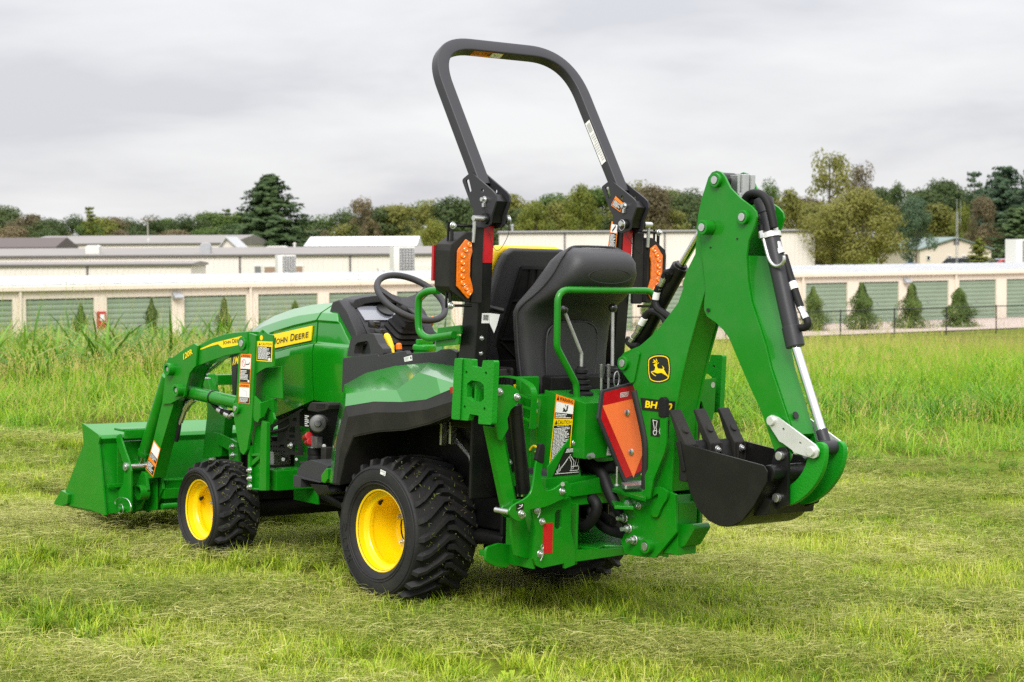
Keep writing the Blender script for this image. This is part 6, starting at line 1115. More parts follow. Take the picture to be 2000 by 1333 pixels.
def scatter(name, objs, P, rot, sc, idx, tiltx=None):
    """one object: its points each carry one tuft"""
    c = bpy.data.collections.new(name + '_tufts'); [c.objects.link(o) for o in objs]
    for i, o in enumerate(objs): o.name = f'{name}_tuft_{i:02d}'
    me = bpy.data.meshes.new(name); me.vertices.add(len(P)); me.vertices.foreach_set('co', np.asarray(P, np.float32).reshape(-1))
    for nm, dt, arr in (('rot', 'FLOAT', rot), ('sc', 'FLOAT', sc), ('idx', 'INT', idx)):
        a = me.attributes.new(nm, dt, 'POINT'); a.data.foreach_set('value', np.asarray(arr, np.float32 if dt == 'FLOAT' else np.int32))
    o = bpy.data.objects.new(name, me); COL.objects.link(o); o['kind'] = 'stuff'
    ng = bpy.data.node_groups.new(name, 'GeometryNodeTree'); ng.interface.new_socket('Geometry', in_out='INPUT', socket_type='NodeSocketGeometry'); ng.interface.new_socket('Geometry', in_out='OUTPUT', socket_type='NodeSocketGeometry')
    gi = ng.nodes.new('NodeGroupInput'); go = ng.nodes.new('NodeGroupOutput'); ip = ng.nodes.new('GeometryNodeInstanceOnPoints'); ci = ng.nodes.new('GeometryNodeCollectionInfo'); ci.inputs['Collection'].default_value = c; ci.inputs['Separate Children'].default_value = True; ci.inputs['Reset Children'].default_value = True
    mp = ng.nodes.new('GeometryNodeMeshToPoints'); ng.links.new(gi.outputs[0], mp.inputs['Mesh']); ng.links.new(mp.outputs[0], ip.inputs['Points']); ng.links.new(ci.outputs[0], ip.inputs['Instance']); ip.inputs['Pick Instance'].default_value = True
    def attr(n, dt): x = ng.nodes.new('GeometryNodeInputNamedAttribute'); x.data_type = dt; x.inputs['Name'].default_value = n; return x.outputs['Attribute']
    ng.links.new(attr('idx', 'INT'), ip.inputs['Instance Index']); cx_ = ng.nodes.new('ShaderNodeCombineXYZ'); ng.links.new(attr('rot', 'FLOAT'), cx_.inputs['Z'])
    e2r = ng.nodes.new('FunctionNodeEulerToRotation'); ng.links.new(cx_.outputs[0], e2r.inputs[0]); ng.links.new(e2r.outputs[0], ip.inputs['Rotation']); ng.links.new(attr('sc', 'FLOAT'), ip.inputs['Scale']); ng.links.new(ip.outputs[0], go.inputs[0])
    md = o.modifiers.new('tufts', 'NODES'); md.node_group = ng; return o
def spots(x0, x1, y0, y1, step, seed, keep=None, wedge=None):
    r = np.random.default_rng(seed); gx, gy = np.meshgrid(np.arange(x0, x1, step), np.arange(y0, y1, step)); P = np.stack([gx.ravel(), gy.ravel()], 1) + r.uniform(-step * .55, step * .55, (gx.size, 2))
    if wedge: P = P[np.abs(P[:, 0]) < wedge[0] + wedge[1] * P[:, 1]]
    if keep is not None: P = P[keep(P, r)]
    return P, r
def fbm(P, s, seed=0.):
    return np.array([mnoise.fractal(Vector((p[0] * s + seed, p[1] * s - seed, seed)), .9, 2.1, 4) for p in P])
EDGE = 13.9
def lawnkeep(P, r): return P[:, 1] < EDGE + .25 * np.sin(P[:, 0] * 1.7)
P, r = spots(-8.5, 8.5, 4.6, 15, .23, 3, lawnkeep, (2.6, .34))
lo = [patch('a', 380, .40, (.025, .080), (.0024, .0048), (0, .9), (.2, 1.3), LAWN, seed=s, tint=(.05, .85)) for s in (1, 2, 3)] + [patch('a', 320, .40, (.035, .105), (.0030, .0060), (0, .7), (.3, 1.5), LAWN, seed=s, tint=(.0, .6), tuft=9) for s in (4, 5)]
fn = fbm(P, .8, 3.); idx = np.where(r.random(len(P)) < .25 + .5 * (fn > .1), r.integers(3, 5, len(P)), r.integers(0, 3, len(P)))
scatter('lawn_grass', lo, np.c_[P, gz(P[:, 0], P[:, 1])], r.uniform(0, 6.28, len(P)), r.uniform(.75, 1.2, len(P)) * (1 + .25 * np.clip(fn, -1, 1)), idx)
P, r = spots(-8.5, 8.5, 4.6, 15, .15, 8, lambda P, r: lawnkeep(P, r) & (fbm(P * [.7, 1.7], .9, 9.) + r.normal(0, .20, len(P)) > .0), (2.6, .34))
cl_ = [patch('c', 300, .34, (.02, .085), (.0012, .0032), (-1.6, 1.6), (-1, 1.8), CLIP, flat=True, seed=s, tint=(.0, .85), segs=3) for s in (11, 12, 13, 14)]
scatter('hay_clippings', cl_, np.c_[P, gz(P[:, 0], P[:, 1]) + r.uniform(.008, .045, len(P))], r.uniform(0, 6.28, len(P)), r.uniform(.7, 1.25, len(P)), r.integers(0, 4, len(P)))
# heaped clippings at the bucket's edge and along the uncut grass
pr_ = []
for (x, y) in ((-3.45, 9.9), (-3.3, 9.75), (-3.15, 9.65), (-3.0, 9.62), (-2.85, 9.75), (-2.7, 9.85), (-2.5, 9.9), (-2.3, 9.95), (-2.1, 10.0)):
    for _ in range(9): pr_.append((x + r.normal(0, .07), y + r.normal(0, .05)))
for x in np.arange(-5.2, 5.4, .12): pr_.append((x + r.normal(0, .05), EDGE + .25 * math.sin(x * 1.7) + r.normal(-.05, .14)))
pr_ = np.array(pr_); scatter('heaped_clippings', [o.copy() for o in cl_], np.c_[pr_, gz(pr_[:, 0], pr_[:, 1]) + r.uniform(.01, .085, len(pr_))], r.uniform(0, 6.28, len(pr_)), r.uniform(.7, 1.2, len(pr_)), r.integers(0, 4, len(pr_)))
# low broad-leaved weeds in the lawn
def forb(seed):
    r = np.random.default_rng(seed); vs_, fs_, ts_ = [], [], []
    for _ in range(16):
        a = r.uniform(0, 6.28); L_ = r.uniform(.02, .05); w = L_ * r.uniform(.3, .5); z = r.uniform(.02, .05); b_ = r.normal(0, .03, 2); d_ = np.array([math.cos(a), math.sin(a)]); s_ = np.array([-d_[1], d_[0]]); i = len(vs_)
        for q, wd, zz in ((0, .1, .4), (.5, 1, 1), (1, .12, .8)):
            for sg in (-1, 1): p = b_ + d_ * L_ * q + s_ * w * wd * sg * .5; vs_.append((p[0], p[1], z * zz)); ts_.append(.1 + .3 * r.random())
        fs_ += [(i, i + 1, i + 3, i + 2), (i + 2, i + 3, i + 5, i + 4)]
    me = bpy.data.meshes.new('f'); me.from_pydata(vs_, [], fs_); me.materials.append(LAWN); at = me.attributes.new('tint', 'FLOAT', 'POINT'); at.data.foreach_set('value', ts_); return bpy.data.objects.new('f', me)
P, r = spots(-8.5, 8.5, 4.6, 14, .55, 21, lambda P, r: r.random(len(P)) < .4, (2.6, .34))
scatter('lawn_weeds', [forb(s) for s in (1, 2, 3)], np.c_[P, gz(P[:, 0], P[:, 1])], r.uniform(0, 6.28, len(P)), r.uniform(.7, 1.3, len(P)), r.integers(0, 3, len(P)))
# uncut grass behind
P, r = spots(-20, 20, EDGE - .1, 46, .42, 31, lambda P, r: (P[:, 1] > EDGE + .25 * np.sin(P[:, 0] * 1.7) - .1) & (r.random(len(P)) < np.interp(P[:, 1], [14, 26, 46], [1, .85, .55])), (3.5, .36))
tg = [patch('t', 150, .62, (.20, .46), (.006, .015), (.05, .95), (.5, 2.2), TALL, seed=s, tint=(.05, .85), segs=4, heads=14) for s in (41, 42, 43)] + [patch('t', 130, .62, (.28, .58), (.008, .018), (.05, .9), (.7, 2.4), TALL, seed=s, tint=(.0, .6), segs=4, tuft=6, heads=3) for s in (44, 45)]
fn = fbm(P, .35, 5.); ft = np.interp(P[:, 1], [EDGE, EDGE + 1.2, 20], [.42, .70, .95])
scatter('uncut_grass', tg, np.c_[P, gz(P[:, 0], P[:, 1])], r.uniform(0, 6.28, len(P)), ft * r.uniform(.75, 1.15, len(P)) * (1 + .3 * np.clip(fn, -1, 1)), np.where(fn + r.normal(0, .3, len(P)) > .1, r.integers(3, 5, len(P)), r.integers(0, 3, len(P))))
# rank broad-bladed grass on the left
P, r = spots(-15, 3.2, 21, 34, .40, 51, lambda P, r: (P[:, 0] < -.6 * (1 - (P[:, 1] - 21) / 40) + 2.2 * r.random(len(P)) - 1.0) & (r.random(len(P)) < np.clip((P[:, 1] - 21) / 3.5, .25, 1)), (3.5, .34))
wg = [patch('w', 46, .7, (.65, 1.15), (.034, .070), (.05, .75), (.8, 2.4), WEED, seed=s, tint=(.0, .9), segs=5, tuft=7, heads=1) for s in (61, 62, 63, 64)]
scatter('rank_grass', wg, np.c_[P, gz(P[:, 0], P[:, 1]) - .02], r.uniform(0, 6.28, len(P)), r.uniform(.68, 1.04, len(P)), r.integers(0, 4, len(P)))
P, r = spots(2.2, 12, 20, 34, 1.1, 71, lambda P, r: (P[:, 0] > 2.5) & (r.random(len(P)) < .5), (2.0, .26))
scatter('broad_grass_clumps', [o.copy() for o in wg], np.c_[P, gz(P[:, 0], P[:, 1]) - .02], r.uniform(0, 6.28, len(P)), r.uniform(.30, .5, len(P)), r.integers(0, 4, len(P)))

# ------------------------------------------------------------------ storage building and what stands round it
BEIGE = mat('beige_sheet_wall', (.66, .59, .50), .55, var=.05, vscale=.6, dirt=(.35, .3, .24), dirt_amt=.12, dscale=1.2)
TRIM = mat('cream_trim', (.72, .64, .53), .5, var=.05, vscale=.8)
WALLW = mat('pale_sheet_wall', (.74, .685, .635), .55, var=.04, vscale=.4, dirt=(.4, .35, .3), dirt_amt=.1, dscale=.5)
DOORG = mat('sage_door_paint', (.22, .29, .205), .5, var=.08, vscale=.7, dirt=(.3, .3, .24), dirt_amt=.15, dscale=.8)
ROOFW = mat('white_metal_roof', (.47, .48, .49), .5, var=.07, vscale=.3, dirt=(.5, .5, .48), dirt_amt=.25, dscale=.5)
ROOFG = mat('grey_metal_roof', (.22, .20, .185), .55, var=.12, vscale=.3)
ROOFT = mat('green_metal_roof', (.16, .22, .20), .5, var=.08, vscale=.5)
DGREY = mat('dark_trim', (.10, .095, .09), .6); GALV = mat('galvanised_sheet', (.42, .43, .44), .45, metal=.5, var=.1)
CONC = mat('pale_concrete', (.42, .34, .29), .85, var=.1, vscale=.8); FENC = mat('black_fence_coating', (.010, .010, .010), .5)
ACW = mat('cream_cabinet', (.66, .65, .60), .5, var=.04); ACG = mat('fan_grille', (.16, .16, .16), .5)
REDP = mat('red_sheet', (.42, .03, .03), .5); GLASS = mat('dark_glass', (.03, .035, .04), .1, coat=.5); OPEN = mat('brown_boarding', (.28, .19, .13), .7)
BU = (.833, .554); B0 = (-17.35, 78.5); BA = math.atan2(BU[1], BU[0])
def bpt(s, y, z): return (B0[0] + BU[0] * s - BU[1] * y, B0[1] + BU[1] * s + BU[0] * y, z)
st = empty('storage_building', 'long low self storage building with sage green roller doors and cream posts', 'storage building', (B0[0], B0[1], -2.5)); st.rotation_euler.z = BA
def bpart(mb, name, m, parent=st, **kw): return mb.build(name, m, parent, **kw)
Zt, S0, S1 = 2.5, -10.5, 66
doors = [-1.37 + 3.27 * k for k in range(-2, 12)] + [38.05 + 3.5 * j for j in range(0, 8)]; DW = 2.74
mb = MB(); 
# header above the doors and posts between them
box(mb, ((S0 + S1) / 2, .06, 2.19), (S1 - S0, .10, .30)); 
n_ = int((S1 - S0) / .3)
for i in range(n_): box(mb, (S0 + i * .3 + .1, .004, 2.19), (.05, .02, .29))
bpart(mb, 'header_panel', BEIGE)
edges = [S0] + [e_ for d in doors for e_ in (d, d + DW)] + [S1]
for a, b in zip(edges[0::2], edges[1::2]):
    if b - a > .05: mb = MB(); box(mb, ((a + b) / 2, .05, 1.03), (b - a - .004, .14, 2.06)); bpart(mb, 'post', TRIM, bev=.012)
mb = MB(); zs = [2.05]
sl = []; z = .0
while z < 1.9: sl += [(.0, z), (-.010, z + .05), (-.012, z + .10), (.0, z + .15), (.02, z + .168), (.02, z + .185)]; z += .203
vs_ = []; 
for x in (.0, DW): vs_ += [(x, y, z) for y, z in sl]
k = len(sl); mb.add(vs_, [(i, i + k, i + k + 1, i + 1) for i in range(k - 1)]); dmesh = mb.build('roller_door', DOORG, st, smooth=0); dme = dmesh.data; bpy.data.objects.remove(dmesh)
mb = MB(); box(mb, (DW / 2, 0, .02), (DW, .05, .05)); sm = mb.build('door_bottom_bar', GALV, st); sme = sm.data; bpy.data.objects.remove(sm)
mb = MB(); box(mb, (DW * .5, 0, 0), (.14, .03, .05)); sm = mb.build('door_latch', GALV, st); lme = sm.data; bpy.data.objects.remove(sm)
for d in doors:
    o = bpy.data.objects.new('roller_door', dme); COL.objects.link(o); o.parent = st; o.location = (d, .085, .0)
    o2 = bpy.data.objects.new('door_bottom_bar', sme); COL.objects.link(o2); o2.parent = o; o2.location = (0, -.005, .01)
    o2 = bpy.data.objects.new('door_latch', lme); COL.objects.link(o2); o2.parent = o; o2.location = (0, -.02, .95)
mb = MB(); prism(mb, [(-.16, 2.345), (.02, 2.345), (.02, 2.58), (-.10, 2.58), (-.16, 2.52)], 'x', S0, S1); bpart(mb, 'gutter', TRIM, bev=.02)
mb = MB(); 
rf_ = [(-.13, 2.585), (5.6, 2.84), (11.5, 2.585), (11.5, 2.54), (5.6, 2.79), (-.13, 2.54)]; prism(mb, rf_, 'x', S0 - .1, S1); nr = int((S1 - S0) / .6)
roof = bpart(mb, 'roof', ROOFW)
for i in range(nr): 
    x = S0 + .3 + i * .6
    mb = MB() if i == 0 else mb
    box(mb, (x, 2.735, 2.722), (.03, 5.7, .022), Matrix.Rotation(math.atan2(.255, 5.73), 3, 'X'))
bpart(mb, 'roof_rib', ROOFW, roof, props={'kind': 'stuff'})
mb = MB(); box(mb, ((S0 + S1) / 2, 6, 1.15), (S1 - S0 - .2, 11, 2.3)); bpart(mb, 'back_wall', BEIGE)
for s_ in (-1.62, 8.06, 17.9, 27.7, 37.8, 48.25, 58.7): mb = MB(); box(mb, (s_, -.07, 1.17), (.10, .10, 2.34)); bpart(mb, 'downspout', TRIM, bev=.01)
for s_ in (4.83, 44.75): mb = MB(); prism(mb, [(-.03, 1.90), (-.30, 1.96), (-.30, 2.02), (-.03, 2.22)], 'x', s_ - .19, s_ + .19); bpart(mb, 'wall_light', GALV, bev=.015)
mb = MB(); box(mb, (5.0, -.06, .45), (.14, .08, .2)); bpart(mb, 'white_hasp', D_WH)
xs_ = 1.62; fe = empty('extinguisher_cabinet', 'small red cabinet with a white sign on a cream post of the storage building', 'cabinet', bpt(xs_, -.12, -1.2)); fe.rotation_euler.z = BA
mb = MB(); box(mb, (0, 0, -.12), (.34, .16, .66)); fb = mb.build('cabinet', REDP, fe, bev=.02)
mb = MB(); box(mb, (0, -.088, -.02), (.18, .012, .24)); mb.build('sign_panel', D_WH, fe); mb = MB(); box(mb, (0, -.09, -.34), (.26, .012, .08)); mb.build('sign_strip', mat('deep_red', (.3, .01, .01), .5), fe)
# drive in front of the doors
mb = MB(); q = [bpt(-30, -9.5, -2.46), bpt(90, -9.5, -2.46), bpt(90, .0, -2.46), bpt(-30, .0, -2.46)]; mb.add(q, [(0, 1, 2, 3)]); structure(mb.build('driveway', CONC, None, smooth=0))
# chain-link fence
fr_ = empty('chain_link_fence', 'black chain link fence with slim posts in front of the storage building', 'fence', bpt(0, -12.4, -2.5)); fr_.rotation_euler.z = BA
FH = 1.22; mb = MB(); cyl(mb, (0, 0, 0), (0, 0, FH), .028, 10); lathe(mb, [(.034, 0), (.03, .02), (0, .035)], (0, 0, FH), (0, 0, 1), 10); pm_ = mb.build('post', FENC, fr_); pme = pm_.data; bpy.data.objects.remove(pm_)
mb = MB(); w = .0032; SP = 3.05
for i in range(-12, 31):
    x0 = i * .1; 
    for sg in (1, -1):
        a = [x0, 0.03] if sg > 0 else [x0, FH - .03]; b = [x0 + 1.16, FH - .03] if sg > 0 else [x0 + 1.16, .03]
        p, q = np.array(a), np.array(b)
        for lo_, hi_ in ((0, SP),):
            if q[0] <= lo_ or p[0] >= hi_: break
            d = q - p; t0 = max(0, (lo_ - p[0]) / d[0]); t1 = min(1, (hi_ - p[0]) / d[0]); A = p + d * t0; Bq = p + d * t1
            mb.add([(A[0] - w, 0, A[1]), (A[0] + w, 0, A[1]), (Bq[0] + w, 0, Bq[1]), (Bq[0] - w, 0, Bq[1])], [(0, 1, 2, 3)])
pn_ = mb.build('wire_mesh', FENC, fr_, smooth=0, props={'kind': 'stuff'}); pnm = pn_.data; bpy.data.objects.remove(pn_)
mb = MB(); cyl(mb, (0, 0, FH - .02), (SP, 0, FH - .02), .021, 8); rl_ = mb.build('top_rail', FENC, fr_); rme = rl_.data; bpy.data.objects.remove(rl_)
fx0 = 13.6
for i in range(16):
    x = fx0 + i * SP
    for nm_, me_ in (('post', pme), ('wire_mesh', pnm), ('top_rail', rme)):
        o = bpy.data.objects.new(nm_, me_); COL.objects.link(o); o.parent = fr_; o.location = (x, 0, 0)
        if nm_ == 'wire_mesh': o['kind'] = 'stuff'

# condensers standing on the storage roof
def at(px, d, py=None):
    """point at a distance from the eye along the column px of the photograph"""
    X = (px - 1000) / 3990.6 * d; return (X, d, EYE - (py - (480 - (px - 1000) * .0061)) / 3990.6 * d) if py is not None else (X, d)
def condenser(px, d, pt, pb, wpx, label):
    x, y, zb = at(px, d, pb); zt_ = at(px, d, pt)[2]; w_ = wpx / 3990.6 * d; h = zt_ - zb
    e_ = empty('air_condenser', label, 'air conditioner', (x, y, zb)); e_.rotation_euler.z = BA * .5
    mb = MB(); box(mb, (0, .15, h / 2 + .03), (w_, w_ * .85, h)); mb.build('cabinet', ACW, e_, bev=.02)
    mb = MB(); box(mb, (w_ * .12, .15 - w_ * .43, h / 2 + .03), (w_ * .70, .03, h * .88)); gp_ = mb.build('fan_grille', ACG, e_)
    mb = MB()
    for i in range(9): box(mb, (w_ * .12, .15 - w_ * .45, h * (.12 + i * .1) + .03), (w_ * .70, .02, .012))
    for i in range(5): box(mb, (w_ * (-.16 + i * .14), .15 - w_ * .452, h / 2 + .03), (.012, .02, h * .86))
    mb.build('grille_bar', ACW, gp_, props={'kind': 'stuff'})
    for s in (-1, 1): mb = MB(); box(mb, (s * w_ * .35, .15, .0), (.08, w_, .07)); mb.build('foot', GALV, e_)
    return e_
condenser(560, 98, 500, 536, 36, 'square condenser unit on the white roof, left of the taller condenser')
condenser(788, 102, 483, 537, 42, 'tall condenser unit on the white roof just above the steering wheel')
condenser(1999, 122, 469, 518, 50, 'condenser unit cut by the right edge of the photo on the white roof')
mb = MB(); pts = [at(770, 101, 527), at(760, 101, 532), at(750, 101, 529), at(742, 101, 531), at(738, 101, 525)]; tube(mb, pts, .035, 0, 8, smooth=5); tag(mb.build('roof_conduit', GALV, None, smooth=60), 'grey looped conduit on the white roof beside the tall condenser', 'conduit')

# ------------------------------------------------------------------ buildings beyond
def hall(name, label, px0, px1, py, d, dep, zb, wm, rm, rise=.3, seams=(), over=.12, fascia=.14, cat='warehouse'):
    x0, _, zt_ = at(px0, d, py); x1 = at(px1, d)[0]; zt_ = at((px0 + px1) / 2, d, py)[2]
    e_ = empty(name, label, cat, ((x0 + x1) / 2, d, zb)); w_ = x1 - x0; h = zt_ - zb
    mb = MB(); box(mb, (0, dep / 2, h / 2), (w_, dep, h))
    wl = mb.build('wall', wm, e_, smooth=0)
    mb = MB(); n = int(w_ / .32)
    for i in range(n): box(mb, (-w_ / 2 + (i + .5) * .32, -.012, h / 2 - .03), (.07, .03, h - .1))
    mb.build('wall_rib', wm, wl, props={'kind': 'stuff'})
    mb = MB(); prism(mb, [(-over, h + .002), (-over, h + fascia), (dep / 2, h + fascia + rise), (dep + over, h + fascia), (dep + over, h + .002)], 'x', -w_ / 2 - .15, w_ / 2 + .15); rf = mb.build('roof', rm, e_, smooth=0)
    mb = MB(); box(mb, (0, -over - .03, h + .05), (w_ + .3, .06, .09)); mb.build('gutter', DGREY, e_)
    for s in seams: mb = MB(); xx = at(s, d)[0] - (x0 + x1) / 2; box(mb, (xx, -.05, h / 2), (.10, .06, h)); mb.build('downspout', DGREY, e_)
    return e_, w_, h, (x0 + x1) / 2
def opening(e_, cx, d, px0, px1, p0, p1, m, fm=None):
    x0, _, z0 = at(px0, d, p0); x1, _, z1 = at(px1, d, p1); zb = e_.location.z
    mb = MB(); box(mb, ((x0 + x1) / 2 - cx, -.04, (z0 + z1) / 2 - zb), (abs(x1 - x0) + .16, .07, abs(z0 - z1) + .16)); f = mb.build('window_frame', fm or ACW, e_, bev=.01)
    mb = MB(); box(mb, ((x0 + x1) / 2 - cx, -.06, (z0 + z1) / 2 - zb), (abs(x1 - x0), .06, abs(z0 - z1))); mb.build('window_pane', m, f)
h1, w1, hh1, c1_ = hall('long_warehouse', 'long pale warehouse with dark eaves behind the white storage roof at left', -90, 866, 502, 132, 26, -2.4, WALLW, ROOFG, .45, (470, 685))
for a in ((499, 511, 521, 537, ACG), (518, 541, 522, 538, OPEN), (577, 592, 521, 537, OPEN), (808, 850, 519, 532, ACW)): opening(h1, c1_, 132, *a)
h2, w2, hh2, c2_ = hall('low_wing', 'low pale wing with a dark eave in front of the long warehouse', -90, 374, 521, 122, 6, -2.4, WALLW, ROOFG, .12, (172,))
h3, *_ = hall('flat_roof_hall', 'low hall with a long brown grey roof beyond the long warehouse', 20, 452, 479, 176, 30, -2., WALLW, ROOFG, .75, ())
h4, *_ = hall('dark_roof_shed', 'dark roofed shed at the left edge beyond the low wing', -60, 108, 487, 158, 8, -2., WALLW, mat('dark_shingle', (.10, .08, .075), .8, var=.15), .75, ())
h6, w6, hh6, c6 = hall('white_roof_hall', 'hall with a bright white hipped roof right of the big spruce', 598, 812, 483, 170, 12, -2., WALLW, mat('bright_white_roof', (.74, .75, .76), .4), .85, (), over=.25, fascia=.05)
h7, w7, hh7, c7 = hall('pale_warehouse', 'tall pale warehouse with a thin dark roof edge behind the seats', 976, 1592, 455, 150, 24, -2.2, WALLW, ROOFG, .2, (1104, 1299), fascia=.06)
opening(h7, c7, 150, 1259, 1276, 499, 526, ACW, GALV)
mb = MB(); x_, y_, z_ = at(1002, 150, 452); cyl(mb, (x_, y_ + 1, z_ - .3), (x_, y_ + 1, z_ + .35), .09, 10); lathe(mb, [(.13, 0), (.13, .1), (0, .16)], (x_, y_ + 1, z_ + .35), (0, 0, 1), 10); o = mb.build('vent_pipe', GALV, h7); o.matrix_parent_inverse = Matrix.Translation(h7.location).inverted()
def gable(name, label, px0, px1, pa, pe, pax, d, zb, wm, rm, dep, cat='building', roof_left=False):
    x0, _, ze = at(px0, d, pe); x1 = at(px1, d)[0]; xa, _, za = at(pax, d, pa)
    e_ = empty(name, label, cat, (xa, d, zb)); x0 -= xa; x1 -= xa; ze -= zb; za -= zb
    mb = MB(); prism(mb, [(x0, 0), (x1, 0), (x1, ze), (0, za), (x0, ze)], 'y', 0, dep); mb.build('wall', wm, e_, smooth=0)
    for a, b in ((x0, 0), (x1, 0)):
        mb = MB(); o_ = .25 if a < 0 else -.25; sl_ = (za - ze) / abs(a); q = [(a - o_, ze - .25 * sl_ + .02), (0, za + .02), (0, za + .12), (a - o_, ze - .25 * sl_ + .12)]; prism(mb, q, 'y', -.3, dep + .3); mb.build('roof', rm, e_, smooth=0)
    return e_, xa
gable('white_gable_shed', 'small white gabled shed left of the big spruce', 428, 468, 466, 488, 444, 164, -2, WALLW, ROOFW, 6, 'shed')
hs, hx_ = gable('pale_house', 'pale gabled building with a grey green roof beyond the storage doors at right', 1797, 1936, 466, 488, 1868, 192, -1.7, mat('cream_siding', (.66, .58, .47), .6, var=.04), ROOFT, 22, 'building')
for p0, p1, a, b in ((1811, 1816, 501, 508), (1852, 1857, 501, 508), (1880, 1885, 501, 508)): opening(hs, hx_, 192, p0, p1, a, b, GLASS)
mb = MB(); box(mb, (0, -.05, at(1868, 192, 473)[2] + 1.7), (.5, .08, .5)); mb.build('gable_vent', DGREY, hs)
# things on the far roofs
for px, py, d, w_, h, lab in ((182, 487, 134, .9, .25, 'low pale roof vent box left of the thin roof pipe'), (402, 493, 134, .7, .6, 'grey vent cowl on the long warehouse roof'), (540, 489, 150, 1.6, .3, 'low cream curb box beside the spruce on the roof')):
    x, y, z = at(px, d, py); mb = MB(); prism(mb, rp([(-w_ / 2, -.5), (w_ / 2, -.5), (w_ / 2, h * .7), (w_ * .3, h), (-w_ * .3, h), (-w_ / 2, h * .7)], .03), 'y', 0, w_); o = tag(mb.build('roof_vent', GALV if 'cowl' in lab else ACW, None, bev=.02), lab, 'roof vent'); o.location = (x, y, z)
for px, py0, py1, d, lab in ((292, 470, 486, 178, 'thin white roof pipe left of the vent cowl'), (577, 478, 490, 150, 'slim brown pipe on the roof right of the spruce')):
    x, y, z1 = at(px, d, py0); z0 = at(px, d, py1)[2]; mb = MB(); cyl(mb, (0, 0, -.6), (0, 0, z1 - z0), .09, 10); lathe(mb, [(.12, 0), (.12, .10), (.0, .14)], (0, 0, z1 - z0), (0, 0, 1), 10); o = tag(mb.build('roof_pipe', ACW, None), lab, 'roof pipe'); o.location = (x, y, z0)

# cars, mast, poles
def car(px, py_top, d, col, yaw, label, name='parked_car', suv=True):
    x, y, zt_ = at(px, d, py_top); zb = zt_ - (1.7 if suv else 1.45)
    e_ = empty(name, label, 'car', (x, y, zb)); e_.rotation_euler.z = yaw; m = mat('car_paint', col, .25, coat=.8)
    L2 = 2.25; top = 1.68 if suv else 1.43
    body = [(-L2, .35), (-L2, .85), (-L2 + .1, 1.0), (-1.2, 1.05), (1.0, 1.0), (2.0, .92), (L2, .75), (L2, .35)]
    mb = MB(); prism(mb, body, 'y', -.88, .88); mb.build('body', m, e_, bev=.07, seg=3)
    cab = [(-2.1 if suv else -1.5, 1.02), (-1.9 if suv else -1.0, top), (.35, top), (1.05, 1.0)]
    mb = MB(); prism(mb, cab, 'y', -.74, .74); cb = mb.build('cabin', m, e_, bev=.08, seg=3)
    for s in (1, -1):
        for a, b in ((-1.75 if suv else -1.2, -.75), (-.65, .3)): mb = MB(); prism(mb, [(a, 1.08), (b, 1.08), (b, top - .12), (a + .1, top - .12)], 'y', s * .742, s * .752); mb.build('side_window', GLASS, cb)
        for wx in (-1.4, 1.4):
            mb = MB(); cyl(mb, (wx, s * .70, .33), (wx, s * .90, .33), .33, 20); wo_ = mb.build('wheel', RUB, e_, bev=.03); mb = MB(); cyl(mb, (wx, s * .89, .33), (wx, s * .915, .33), .20, 16); mb.build('hub', GALV, wo_)
        mb = MB(); box(mb, (L2 - .03, s * .66, .74), (.08, .34, .12)); mb.build('headlight', ACW, e_, bev=.02)
    return e_
car(1858, 503, 186, (.012, .014, .02), R(170), 'black car parked nearest the left of the pale gabled building')
car(1893, 504, 188, (.02, .022, .03), R(150), 'black car parked behind the small yellow green conifer', suv=True)
car(1950, 505, 184, (.12, .15, .2), R(165), 'grey blue car parked beyond the red car', suv=False)
car(1966, 506, 178, (.42, .02, .015), R(165), 'red car parked just left of the roof edge condenser', suv=False)
car(1793, 505, 196, (.06, .14, .3), R(100), 'blue car half hidden behind the olive tree', suv=False)
x, y, z0 = at(1869, 184, 520); z1 = at(1869, 184, 392)[2]
tm = empty('radio_mast', 'tall thin lattice radio mast in front of the pale gabled building', 'mast', (x, y, z0)); H_ = z1 - z0
mb = MB()
for k in range(3): a = 2 * math.pi * k / 3; cyl(mb, (.11 * math.cos(a), .11 * math.sin(a), 0), (.08 * math.cos(a), .08 * math.sin(a), H_ * .82), .018, 6)
for i in range(14):
    for k in range(3): a = 2 * math.pi * k / 3; b = 2 * math.pi * (k + 1) / 3; cyl(mb, (.1 * math.cos(a), .1 * math.sin(a), i * H_ * .058), (.1 * math.cos(b), .1 * math.sin(b), (i + 1) * H_ * .058), .008, 5)
mb.build('lattice', GALV, tm); mb = MB(); cyl(mb, (0, 0, H_ * .8), (0, 0, H_ * 1.02), .02, 6); cyl(mb, (.35, 0, H_ * .62), (.35, 0, H_ * 1.0), .014, 6); cyl(mb, (0, 0, H_ * .7), (.35, 0, H_ * .7), .012, 6); mb.build('antenna', GALV, tm)
x, y, z0 = at(291, 230, 478); z1 = at(291, 230, 424)[2]
up_ = empty('utility_pole', 'wooden utility pole standing before the far woods at left', 'utility pole', (x, y, z0)); mb = MB(); cyl(mb, (0, 0, -2), (0, 0, z1 - z0), .10, 10, r2=.07); mb.build('pole', mat('weathered_pole', (.34, .32, .29), .8), up_)
mb = MB(); box(mb, (0, -.12, z1 - z0 - .35), (1.7, .10, .10)); mb.build('crossarm', OPEN, up_)
for dx in (-.7, 0, .7): mb = MB(); cyl(mb, (dx, -.12, z1 - z0 - .3), (dx, -.12, z1 - z0 - .1), .04, 8); mb.build('insulator', GALV, up_)

